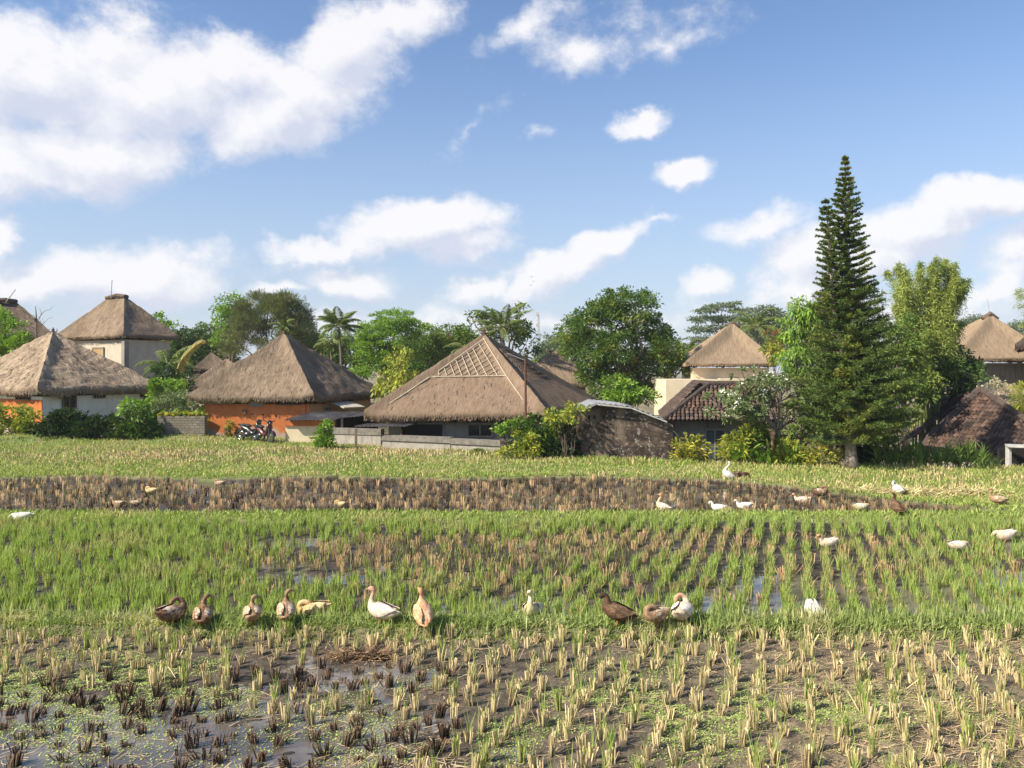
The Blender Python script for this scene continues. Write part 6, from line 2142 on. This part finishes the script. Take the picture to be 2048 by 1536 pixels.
WM = {
    'cream': duck_mat('wing_cream', (0.82, 0.72, 0.6), (0.66, 0.5, 0.38), (0.8, 0.7, 0.58), 26),
    'white': DM['white'],
    'brown': duck_mat('wing_brown', (0.5, 0.36, 0.24), (0.16, 0.09, 0.05), (0.62, 0.5, 0.38), 26, (0.45, 0.55)),
    'tan': duck_mat('wing_tan', (0.6, 0.47, 0.33), (0.3, 0.19, 0.11), (0.7, 0.58, 0.44), 26, (0.45, 0.55)),
    'ochre': duck_mat('wing_ochre', (0.72, 0.54, 0.3), (0.5, 0.32, 0.15), (0.78, 0.64, 0.42), 26),
    'red': duck_mat('wing_red', (0.68, 0.44, 0.26), (0.48, 0.25, 0.12), (0.76, 0.58, 0.4), 26),
    'dark': duck_mat('wing_dark', (0.2, 0.12, 0.07), (0.08, 0.05, 0.03), (0.26, 0.17, 0.1), 26),
    'yellowish': duck_mat('wing_yellowish', (0.72, 0.66, 0.5), (0.56, 0.48, 0.3), (0.8, 0.76, 0.64), 26),
}
MAT['bill'] = simple('duck_bill', (0.38, 0.26, 0.1), (0.25, 0.17, 0.08), 20, 0.5, 0.1)
MAT['duckleg'] = simple('duck_leg', (0.4, 0.19, 0.06), (0.25, 0.12, 0.05), 20, 0.6, 0.1)
MAT['eye'] = simple('duck_eye', (0.01, 0.01, 0.01), None, 5, 0.2, 0.0)

# spine: (x, y, z, half width, half height), tail to crown
BODY = [(-0.245, 0, 0.25, .018, .006), (-0.215, 0, 0.236, .042, .016), (-0.17, 0, 0.214, .072, .044), (-0.115, 0, 0.196, .094, .075), (-0.05, 0, 0.186, .108, .096), (0.03, 0, 0.184, .112, .104), (0.10, 0, 0.192, .1, .1), (0.15, 0, 0.213, .074, .08)]
NECK = {
    'up': [(0.175, 0, 0.25, .045, .05), (0.185, 0, 0.295, .032, .034), (0.182, 0, 0.34, .025, .027), (0.18, 0, 0.375, .024, .026), (0.192, 0, 0.405, .03, .031), (0.216, 0, 0.414, .033, .034), (0.243, 0, 0.408, .026, .027), (0.262, 0, 0.4, .014, .014)],
    'mid': [(0.185, 0, 0.245, .045, .05), (0.205, 0, 0.285, .033, .035), (0.212, 0, 0.315, .026, .028), (0.224, 0, 0.34, .028, .029), (0.247, 0, 0.352, .033, .033), (0.274, 0, 0.346, .026, .027), (0.293, 0, 0.338, .014, .014)],
    'down': [(0.195, 0, 0.235, .046, .048), (0.235, 0, 0.225, .034, .035), (0.27, 0, 0.19, .027, .028), (0.29, 0, 0.14, .025, .026), (0.298, 0, 0.1, .028, .029), (0.304, 0, 0.072, .031, .031), (0.312, 0, 0.045, .024, .025), (0.32, 0, 0.028, .013, .013)],
    'tuck': [(0.178, 0, 0.25, .05, .052), (0.175, 0.006, 0.287, .04, .04), (0.145, 0.02, 0.312, .034, .034), (0.105, 0.035, 0.31, .034, .034), (0.07, 0.045, 0.296, .033, .034), (0.045, 0.052, 0.283, .027, .027), (0.028, 0.056, 0.275, .014, .014)],
    'preen': [(0.175, 0, 0.255, .046, .05), (0.178, 0.02, 0.305, .034, .034), (0.16, 0.055, 0.338, .027, .028), (0.135, 0.085, 0.337, .028, .028), (0.11, 0.105, 0.315, .032, .032), (0.095, 0.112, 0.29, .026, .026), (0.085, 0.114, 0.272, .014, .014)],
    'chest': [(0.175, 0, 0.25, .047, .05), (0.195, 0, 0.292, .034, .036), (0.218, 0, 0.318, .028, .03), (0.243, 0, 0.318, .03, .031), (0.262, 0, 0.3, .033, .032), (0.268, 0, 0.272, .025, .026), (0.268, 0, 0.254, .014, .014)],
}


def duck(label, pt, heading, pose, kind, scale=1.0, pitch=0.0, sit=False, yaw_head=0.0, neck_long=1.0, name='duck', cat='duck', legs=True, group=None):
    r = empty(name)
    sp = [list(p) for p in BODY + NECK[pose]]
    nb = len(BODY)
    sp = np.array(sp, float)
    if neck_long != 1.0:
        sp[nb:, 2] = sp[nb, 2] + (sp[nb:, 2] - sp[nb, 2]) * neck_long
    # turn the head about the base of the neck
    if yaw_head:
        c0 = sp[nb, :2].copy()
        for i in range(nb, len(sp)):
            f = min(1, (i - nb) / 3)
            a = yaw_head * f
            dx, dy = sp[i, 0] - c0[0], sp[i, 1] - c0[1]
            sp[i, 0], sp[i, 1] = c0[0] + math.cos(a) * dx - math.sin(a) * dy, c0[1] + math.sin(a) * dx + math.cos(a) * dy
    if pitch:
        cp, spn = math.cos(pitch), math.sin(pitch)
        x_, z_ = sp[:, 0].copy(), sp[:, 2] - 0.18
        sp[:, 0], sp[:, 2] = cp * x_ - spn * z_, spn * x_ + cp * z_ + 0.18
    drop = 0.075 if sit else 0.0
    sp[:, 2] -= drop
    # smooth resample (Catmull-Rom)
    P0 = np.concatenate([sp[:1], sp, sp[-1:]])
    out = []
    K = 4
    for i in range(1, len(P0) - 2):
        for k in range(K):
            t = k / K
            a, b, c, d = P0[i - 1], P0[i], P0[i + 1], P0[i + 2]
            out.append(0.5 * ((2 * b) + (-a + c) * t + (2 * a - 5 * b + 4 * c - d) * t * t + (-a + 3 * b - 3 * c + d) * t ** 3))
    out.append(sp[-1])
    S = np.array(out)
    S[:, 3:] = np.maximum(S[:, 3:], 0.004)
    path = S[:, :3]
    tg = np.gradient(path, axis=0)
    tg /= np.linalg.norm(tg, axis=1)[:, None]
    n = 14
    side = np.array([0, 1.0, 0])
    rows = []
    prev = side
    for i in range(len(path)):
        s_ = prev - tg[i] * prev.dot(tg[i])
        s_ /= np.linalg.norm(s_)
        prev = s_
        u = np.cross(tg[i], s_)
        a = np.arange(n) / n * 2 * PI
        sq = np.where(np.sin(a) < 0, 1.0, 0.96)
        rows.append(path[i] + np.cos(a)[:, None] * s_ * S[i, 3] + (np.sin(a) * sq)[:, None] * u * S[i, 4])
    rows = np.array(rows)
    k = len(rows)
    g = G()
    i, j = np.meshgrid(np.arange(k - 1), np.arange(n), indexing='ij')
    i, j = i.ravel(), j.ravel()
    Fc = np.stack([i * n + j, i * n + (j + 1) % n, (i + 1) * n + (j + 1) % n, (i + 1) * n + j], 1)
    Fc = np.concatenate([Fc, [[k * n, q, (q + 1) % n, (q + 1) % n] for q in range(n)], [[k * n + 1, (k - 1) * n + (q + 1) % n, (k - 1) * n + q, (k - 1) * n + q] for q in range(n)]])
    Vv = np.concatenate([rows.reshape(-1, 3), path[:1], path[-1:]])
    uv = np.concatenate([np.stack([np.tile(np.arange(n) / n, k), np.repeat(np.arange(k) / k, n)], 1), [[0, 0], [0, 1]]])
    g.add(Vv, Fc, 0, uv)
    g.build('body', DM[kind], r, smooth=True)
    # bill
    e, f = path[-1], tg[-1]
    prev = prev - f * prev.dot(f)
    prev /= np.linalg.norm(prev)
    up = np.cross(f, prev)
    g = G()
    q = []
    for t, w_, h_ in ((-0.012, .013, .012), (0.015, .014, .009), (0.04, .016, .006), (0.055, .015, .004), (0.062, .007, .002)):
        a = np.arange(8) / 8 * 2 * PI
        q.append(e + f * t - up * t * 0.1 + np.cos(a)[:, None] * prev * w_ + np.sin(a)[:, None] * up * h_)
    q = np.array(q)
    q = np.concatenate([q, q[:, :1]], 1)
    g.grid(q)
    g.build('bill', MAT['bill'], r, smooth=True)
    # eyes
    hd = path[-K * 2]
    for s in (-1, 1):
        g = G()
        g.ell(hd + prev * s * 0.029 + up * 0.006, (.005, .005, .005), 8, 5)
        g.build('eye', MAT['eye'], r, smooth=True)
    # wings folded along the back
    cp, spn = math.cos(pitch), math.sin(pitch)
    for s in (-1, 1):
        g = G()
        u = np.linspace(0, 1, 16)
        v = np.linspace(0, 1, 7)
        U, Vv2 = np.meshgrid(u, v)
        x_ = 0.115 - 0.325 * U
        half = np.interp(u, [0, 0.1, 0.3, 0.6, 0.85, 1], [0.02, 0.05, 0.066, 0.056, 0.028, 0.006])
        bx = BODY
        bw = np.interp(x_, [p[0] for p in bx], [p[3] for p in bx])
        bz = np.interp(x_, [p[0] for p in bx], [p[2] for p in bx])
        bh = np.interp(x_, [p[0] for p in bx], [p[4] for p in bx])
        mid = np.interp(u, [0, 0.4, 1], [0.25, 0.45, 0.9])
        ang = (mid[None] + (Vv2 - 0.5) * 2 * half[None] / 0.075)
        wob = 0.012 + 0.010 * np.sin(Vv2 * PI)
        y_ = np.cos(ang) * (bw + wob) * s
        y_ = np.where(U > 0.85, y_ * (1 - (U - 0.85) * 0.6) + s * 0.01, y_)
        z_ = bz + np.sin(ang) * (bh + wob) + 0.02 * U ** 2
        X_, Z_ = cp * x_ - spn * (z_ - 0.18), spn * x_ + cp * (z_ - 0.18) + 0.18 - drop
        g.grid(np.stack([X_, y_, Z_], -1))
        w_ob = g.build('wing', WM[kind], r, smooth=True)
    if legs and not sit:
        for s in (-1, 1):
            g = G()
            hx = 0.0 + 0.012 * s
            g.tube([[hx, s * .045, 0.125], [hx - 0.012, s * .047, 0.065], [hx + 0.002, s * .048, 0.006]], [0.022, 0.010, 0.008], 6)
            p_ = np.array([hx, s * .048, 0.008])
            toes = [p_ + np.array([0.06 * math.cos(a), 0.06 * math.sin(a), -0.004]) for a in (-0.5, 0, 0.5)]
            g.add([p_ - [0.012, 0, 0], toes[0], toes[1], toes[2], p_ + [0, 0, .008]], [[0, 1, 2, 4], [0, 4, 2, 3], [0, 3, 2, 1]])
            g.build('leg', MAT['duckleg'], r, smooth=True)
    r.location = (pt[0], pt[1], pt[2] - (0.012 if not sit else 0.0))
    r.rotation_euler = (0, 0, heading)
    r.scale = (scale * 0.85,) * 3
    tag(r, label, cat, group)
    return r


R_ = math.radians
DK = [
    # label, px, py foot, heading, pose, kind, scale, extras
    ('brown duck preening at the left end of the row on the bund', 342, 1250, 62, 'preen', 'brown', 1.12, dict(pitch=-0.05, yaw_head=0.4)),
    ('brown duck seen from behind with curled neck, second from left on the bund', 405, 1253, 108, 'mid', 'brown', 1.05, dict(pitch=0.25, yaw_head=-0.9)),
    ('small brown duck seen from behind with its head turned right, third on the bund', 504, 1247, 108, 'up', 'tan', 0.98, dict(pitch=0.1, yaw_head=-1.2, neck_long=0.7)),
    ('brown duck with a tall pale head raised, fourth on the bund', 572, 1243, 104, 'up', 'tan', 1.02, dict(pitch=0.3, yaw_head=-1.0, neck_long=0.8)),
    ('ochre duck with its head tucked into its wing, fifth on the bund', 628, 1241, 182, 'tuck', 'ochre', 1.08, dict(yaw_head=0.2, pitch=-0.1)),
    ('large cream duck standing side on with a raised reddish head looking left', 765, 1245, 160, 'up', 'cream', 1.1, dict(pitch=0.22, neck_long=1.05)),
    ('reddish buff duck leaning forward, seen from behind, casting a round shadow', 846, 1250, 104, 'mid', 'red', 1.08, dict(pitch=0.62, yaw_head=0.3)),
    ('yellowish cream duck facing the camera with its pale head raised', 1066, 1245, 255, 'up', 'yellowish', 1.2, dict(pitch=0.3, yaw_head=-0.2, neck_long=0.85)),
    ('dark brown duck with an almost black bowed head, facing left on the bund', 1236, 1248, 168, 'chest', 'dark', 1.12, dict(pitch=0.38, kind2=0)),
    ('greyish tan duck resting with its head tucked, beside the pale preening duck', 1312, 1250, 215, 'tuck', 'tan', 1.02, dict(pitch=0.1)),
    ('pale cream duck preening its back at the right end of the row on the bund', 1364, 1246, 60, 'preen', 'cream', 1.12, dict(pitch=0.05)),
    ('white duck with its head down in the green rice right of the bund row', 1627, 1243, 262, 'down', 'white', 1.0, dict(pitch=-0.3)),
    ('cream duck sitting among the green rice in the middle of the flooded field', 1657, 1102, 200, 'mid', 'cream', 1.0, dict(sit=False)),
    ('pale tan duck half hidden by rice beside the small pool at the right', 1914, 1108, 10, 'down', 'cream', 1.0, {}),
    ('long pale duck bending down in the rice at the right edge', 2010, 1088, 190, 'down', 'cream', 1.15, {}),
    ('white duck standing very upright at the front edge of the brown stubble, looking left', 1327, 1027, 165, 'up', 'cream', 1.0, dict(pitch=0.45, neck_long=1.15)),
    ('white duck leaning left with its bill to its breast, second from the upright one', 1438, 1028, 170, 'chest', 'white', 0.95, dict(pitch=0.1)),
    ('white duck with lowered head beside the brown stubble, right of the leaning one', 1490, 1024, 175, 'mid', 'white', 0.95, dict(pitch=-0.05)),
    ('tall necked white duck standing on the far edge of the brown field below the bench', 1457, 962, 180, 'up', 'white', 1.15, dict(pitch=0.7, neck_long=1.35)),
    ('dark brown duck feeding beside the tall necked white duck', 1480, 961, 0, 'down', 'dark', 1.1, {}),
    ('pale buff duck swimming among the brown stubble', 1605, 1008, 180, 'mid', 'cream', 1.0, dict(sit=True)),
    ('brown spotted duck behind the buff swimming duck', 1640, 998, 10, 'tuck', 'brown', 1.15, {}),
    ('yellowish feeding duck just left of the dark duck in the brown field', 1720, 1028, 10, 'down', 'yellowish', 1.05, {}),
    ('dark reddish duck seen from behind at the right end of the brown field', 1795, 1030, 95, 'mid', 'dark', 1.15, dict(pitch=0.5)),
    ('round whitish duck preening on the grass left of the golden straw', 1797, 992, 90, 'preen', 'white', 1.15, dict(pitch=0.2)),
    ('buff duck standing in front of the golden straw heap at the right', 1996, 1012, 160, 'up', 'tan', 1.05, dict(pitch=0.2)),
    ('large white goose bending its head into the grass at the far left', 46, 1048, 195, 'down', 'white', 1.05, dict(legs=True)),
    ('tan duck low in the brown stubble at the left', 238, 1014, 170, 'mid', 'tan', 0.85, dict(sit=True)),
    ('small pale duck just right of the tan duck in the left brown stubble', 272, 1012, 20, 'tuck', 'tan', 0.75, dict(sit=True)),
    ('pale duck lying in the brown stubble near the left pool', 682, 1016, 175, 'tuck', 'ochre', 0.85, dict(sit=True)),
    ('cream duck at the far side of the left pool in the brown stubble', 440, 972, 180, 'tuck', 'tan', 0.85, dict(sit=True)),
    ('buff duck in the brown stubble left of the left pool', 304, 988, 180, 'tuck', 'ochre', 0.9, dict(sit=True)),
]
for lb, px_, py_, hdg, pose, kind, sc_, ex in DK:
    ex = dict(ex); ex.pop('kind2', None)
    goose = 'goose' in lb
    duck(lb, ground_pt(px_, py_ + (4 if py_ > 1200 else 0)), R_(hdg), pose, kind, sc_, name='goose' if goose else 'duck', cat='goose' if goose else 'duck', group='ducks in the rice fields' if not goose else None, **ex)

# ------------------------------------------------------------------ motorbikes
def torus(g, c, R, r, mat=0, n=22, m=8, axis_='y'):
    a = np.arange(n) / n * 2 * PI
    b = np.arange(m) / m * 2 * PI
    A, B = np.meshgrid(a, b, indexing='ij')
    V = np.stack([(R + r * np.cos(B)) * np.cos(A), r * np.sin(B), (R + r * np.cos(B)) * np.sin(A)], -1) + np.array(c)
    i, j = np.meshgrid(np.arange(n), np.arange(m), indexing='ij')
    i, j = i.ravel(), j.ravel()
    g.add(V.reshape(-1, 3), np.stack([i * m + j, i * m + (j + 1) % m, ((i + 1) % n) * m + (j + 1) % m, ((i + 1) % n) * m + j], 1), mat)


MAT['tyre'] = simple('tyre_rubber', (0.02, 0.02, 0.02), (0.03, 0.03, 0.03), 10, 0.8, 0.1)
MAT['bike_black'] = simple('black_bike_plastic', (0.02, 0.02, 0.022), (0.03, 0.03, 0.03), 4, 0.25, 0.0, spec=0.6)
MAT['bike_red'] = simple('dark_red_bike_paint', (0.09, 0.02, 0.02), (0.07, 0.018, 0.018), 4, 0.25, 0.0, spec=0.6)
MAT['chrome'] = simple('chrome', (0.22, 0.22, 0.22), None, 4, 0.15, 0.0, metal=1.0)
MAT['seatm'] = simple('black_seat', (0.018, 0.018, 0.018), (0.03, 0.03, 0.03), 12, 0.6, 0.1)


def motorbike(label, pt, heading, paint, sc_=1.0):
    r = empty('motorbike')
    for x_ in (-0.6, 0.62):
        g = G(); torus(g, (x_, 0, 0.28), 0.235, 0.045); wl_ = g.build('wheel', MAT['tyre'], r, smooth=True)
        g = G(); torus(g, (x_, 0, 0.28), 0.18, 0.014)
        for k in range(8):
            a = k * PI / 4
            g.bar((x_, 0, 0.28), (x_ + math.cos(a) * 0.18, 0, 0.28 + math.sin(a) * 0.18), 0.012, 0.012, up=(0, 1, 0))
        g.build('rim', MAT['chrome'], wl_)
    # side body, swept up to the tail, with leg shield and front cowl
    g = G()
    sec = [(-0.78, 0.80, .03, .02), (-0.66, 0.75, .09, .05), (-0.45, 0.66, .12, .10), (-0.2, 0.56, .13, .14), (0.0, 0.44, .11, .12), (0.15, 0.38, .10, .08), (0.3, 0.42, .11, .08), (0.4, 0.58, .15, .1), (0.44, 0.74, .17, .09), (0.43, 0.88, .12, .07), (0.42, 0.96, .05, .04)]
    a = np.arange(12) / 12 * 2 * PI
    pth = np.array([[s[0], 0, s[1]] for s in sec]); tg = np.gradient(pth, axis=0); tg /= np.linalg.norm(tg, axis=1)[:, None]
    rows = []
    for p, t_, s in zip(pth, tg, sec):
        u = np.cross(t_, [0, 1.0, 0])
        rows.append(p + np.cos(a)[:, None] * np.array([0, 1.0, 0]) * s[2] + np.sin(a)[:, None] * u * s[3])
    rows = np.array(rows); rows = np.concatenate([rows, rows[:, :1]], 1)
    g.grid(rows); g.build('body', paint, r, smooth=True)
    g = G(); g.ell((-0.42, 0, 0.77), (0.36, 0.13, 0.06), 14, 8); g.ell((-0.15, 0, 0.73), (0.18, 0.11, 0.06), 12, 8); g.build('seat', MAT['seatm'], r, smooth=True)
    g = G(); g.ell((-0.25, 0, 0.33), (0.2, 0.1, 0.13), 12, 8); g.bar((-0.6, 0.09, 0.28), (-0.2, 0.09, 0.3), 0.05, 0.07); g.build('engine', MAT['bike_black'], r, smooth=True)
    g = G(); g.tube([(-0.15, -0.12, 0.22), (-0.5, -0.13, 0.24), (-0.85, -0.14, 0.36)], [0.025, 0.045, 0.05], 8); g.build('exhaust', MAT['chrome'], r, smooth=True)
    for s in (-1, 1):
        g = G(); g.tube([(0.46, s * .07, 0.78), (0.62, s * .075, 0.28)], 0.022, 6); g.build('fork', MAT['chrome'], r)
    g = G()
    th = np.linspace(0.2, PI * 0.85, 10)
    g.grid(np.stack([np.stack([0.62 + 0.31 * np.cos(th), 0 * th + y_, 0.28 + 0.31 * np.sin(th)], -1) for y_ in (-.07, -.03, .03, .07)])); g.build('mudguard', paint, r, smooth=True)
    g = G(); th = np.linspace(0.5, PI, 10)
    g.grid(np.stack([np.stack([-0.6 + 0.33 * np.cos(th), 0 * th + y_, 0.28 + 0.33 * np.sin(th)], -1) for y_ in (-.08, -.03, .03, .08)])); g.build('mudguard', MAT['bike_black'], r, smooth=True)
    g = G(); g.tube([(0.3, -0.34, 1.02), (0.38, -0.16, 1.0), (0.41, 0, 0.95), (0.38, 0.16, 1.0), (0.3, 0.34, 1.02)], 0.018, 6); g.ell((0.43, 0, 0.97), (0.1, 0.15, 0.08), 12, 8); hb = g.build('handlebar', MAT['bike_black'], r, smooth=True)
    for s in (-1, 1):
        g = G(); g.tube([(0.33, s * .27, 1.02), (0.36, s * .33, 1.18), (0.35, s * .35, 1.22)], 0.009, 5); g.ell((0.34, s * .36, 1.27), (0.015, 0.065, 0.045), 10, 6); g.build('mirror', MAT['bike_black'], hb, smooth=True)
    g = G(); g.ell((0.515, 0, 0.9), (0.03, 0.09, 0.06), 12, 8); g.build('headlight', MAT['chrome'], r, smooth=True)
    g = G(); g.ell((-0.79, 0, 0.78), (0.03, 0.07, 0.035), 10, 6); g.build('tail_light', MAT['bike_red'], r, smooth=True)
    g = G(); g.tube([(-0.1, 0.1, 0.25), (-0.15, 0.28, 0.0)], 0.012, 5); g.build('kickstand', MAT['chrome'], r)
    r.location = pt
    r.rotation_euler = (R_(-7), 0, heading)
    r.scale = (sc_,) * 3
    tag(r, label, 'motorbike', 'motorbikes parked by the orange wall')
    return r


def mpt(px_, d):
    x_ = (px_ - 1024) * d / F
    return (x_, d, gz(x_, d) - 0.02)


motorbike('black motorbike parked on the left, handlebar towards the orange house corner', mpt(500, 34.6), R_(-25), MAT['bike_black'], 0.95)
motorbike('dark red motorbike parked nearest the shed with its front wheel to the right', mpt(524, 34.2), R_(-38), MAT['bike_red'], 0.95)

# ------------------------------------------------------------------ small things
r = empty('bench')
bx0, bx1, yb = P(1481, 900, 26.2)[0], P(1546, 900, 26.2)[0], 26.2
cx = (bx0 + bx1) / 2
L = bx1 - bx0
zg = gz(cx, 25.6)
for k in range(4):
    g = G(); g.box((cx, yb + 0.28, 0.2 + k * 0.11), (L, 0.03, 0.065)); g.build('back_slat', MAT['wood_red'], r)
for k in range(3):
    g = G(); g.box((cx, yb + 0.02 + k * 0.09, 0.115), (L, 0.075, 0.03)); g.build('seat_slat', MAT['wood_red'], r)
g = G(); g.box((cx, yb - 0.04, 0.06), (L + 0.05, 0.04, 0.12)); g.build('seat_apron', MAT['wood_red'], r)
for s in (-1, 1):
    for yy in (0.0, 0.31):
        g = G(); g.box((cx + s * (L / 2 + 0.02), yb + yy, 0.0 + (0.3 if yy else 0)), (0.05, 0.05, 0.3 + (0.6 if yy else 0))); g.build('leg', MAT['wood_red'], r)
tag(r, 'reddish wooden slatted bench half hidden in the garden plants', 'bench')


def ornament(label, px_, py_, d, s, mat):
    r = empty('garden_ornament')
    c = P(px_, py_, d)
    g = G()
    zb = gz(c[0], c[1])
    prof = [(zb, .12), (c[2] - .2 * s, .10), (c[2] - .16 * s, .16), (c[2], .12), (c[2] + .06 * s, .16), (c[2] + .18 * s, .2), (c[2] + .3 * s, .13), (c[2] + .34 * s, .15)]
    g.tube([[c[0], c[1], z] for z, r_ in prof], [r_ * s for z, r_ in prof], 10)
    g.build('pedestal', MAT[mat], r, smooth=True)
    g = G()
    for k in range(3):
        g.tube([[c[0] + .1 * s * (k - 1), c[1], c[2] + .3 * s], [c[0] + .16 * s * (k - 1), c[1], c[2] + (.46 + .06 * (k % 2)) * s]], [.04 * s, .012], 6)
    g.build('crest', MAT[mat], r, smooth=True)
    tag(r, label, 'ornament')


ornament('pale terracotta garden ornament at the left foot of the right tiled roof', 1811, 893, 26.3, 0.62, 'terracotta')
ornament('small terracotta ornament with upturned points on a post under the blossoming tree', 1545, 872, 26.2, 0.5, 'terracotta')

# a dark hut frame behind the pine trunk
r = empty('garden_shelter')
p = P(1752, 905, 27.8)
for s in (-1, 1):
    g = G(); g.box((p[0] + s * 0.42, p[1], -0.2), (0.07, 0.07, 1.6)); g.build('post', MAT['wood'], r)
g = G(); g.box((p[0], p[1] + 0.3, 0.62), (1.1, 0.9, 0.06)); g.build('roof', MAT['wood'], r)
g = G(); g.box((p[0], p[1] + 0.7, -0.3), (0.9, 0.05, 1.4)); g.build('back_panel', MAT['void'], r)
tag(r, 'small dark wooden shelter behind the pine trunk', 'shelter')

# birds high in the sky
for (px_, py_, lb) in ((1063, 554, 'tiny dark bird flying highest of the three above the radio mast'), (1067, 563, 'tiny dark bird flying in the middle of the three above the radio mast'), (1062, 571, 'tiny dark bird flying lowest of the three above the radio mast')):
    d_ = 90
    c = P(px_, py_, d_)
    r = empty('bird', c)
    g = G(); g.tube([(-.11, 0, 0), (-.05, 0, .0), (.05, 0, 0.01), (.11, 0, .01)], [.012, .04, .04, .012], 6); g.build('body', MAT['clay'], r, smooth=True)
    for s in (-1, 1):
        g = G(); g.grid(np.array([[[.04, 0, 0.01], [.05, s * .15, .08], [.0, s * .3, .03]], [[-.05, 0, 0.01], [-.04, s * .15, .07], [-.04, s * .3, .03]]])); g.build('wing', MAT['clay'], r)
    r.rotation_euler = (0, 0, random.random() * 3)
    tag(r, lb, 'bird', 'birds in the sky')

g = G()
g.box((0, 720, 31), (1180, 1560, 66))
hzo = g.build('haze', [])
hm = bpy.data.materials.new('haze')
hm.use_nodes = True
hm.node_tree.nodes.clear()
ht = NT(hm.node_tree)
hv = hm.node_tree.nodes.new('ShaderNodeVolumePrincipled')
hv.inputs['Color'].default_value = (0.9, 0.93, 1.0, 1)
hv.inputs['Density'].default_value = 0.00035
ho = hm.node_tree.nodes.new('ShaderNodeOutputMaterial')
ht.l.new(hv.outputs[0], ho.inputs['Volume'])
hzo.data.materials.append(hm)
tag(hzo, 'thin bluish haze lying over the fields and trees', 'haze', kind='stuff')

# ------------------------------------------------------------------ put the origin of every built thing at its own foot
bpy.context.view_layer.update()
from mathutils import Matrix
for o in list(C.objects):
    if o.parent is None and o.type == 'EMPTY' and o.children and o.location.length < 1e-6:
        pts = []
        for ch in o.children:
            pts += [ch.matrix_world @ Vector(c) for c in ch.bound_box] if ch.type == 'MESH' else []
        x_ = sum(p.x for p in pts) / len(pts)
        y_ = sum(p.y for p in pts) / len(pts)
        z_ = min(p.z for p in pts)
        o.location = (x_, y_, z_)
        for ch in o.children:
            ch.matrix_parent_inverse = Matrix.Translation((-x_, -y_, -z_))
print('objects', len(C.objects), 'faces', sum(len(o.data.polygons) for o in C.objects if o.type == 'MESH'))
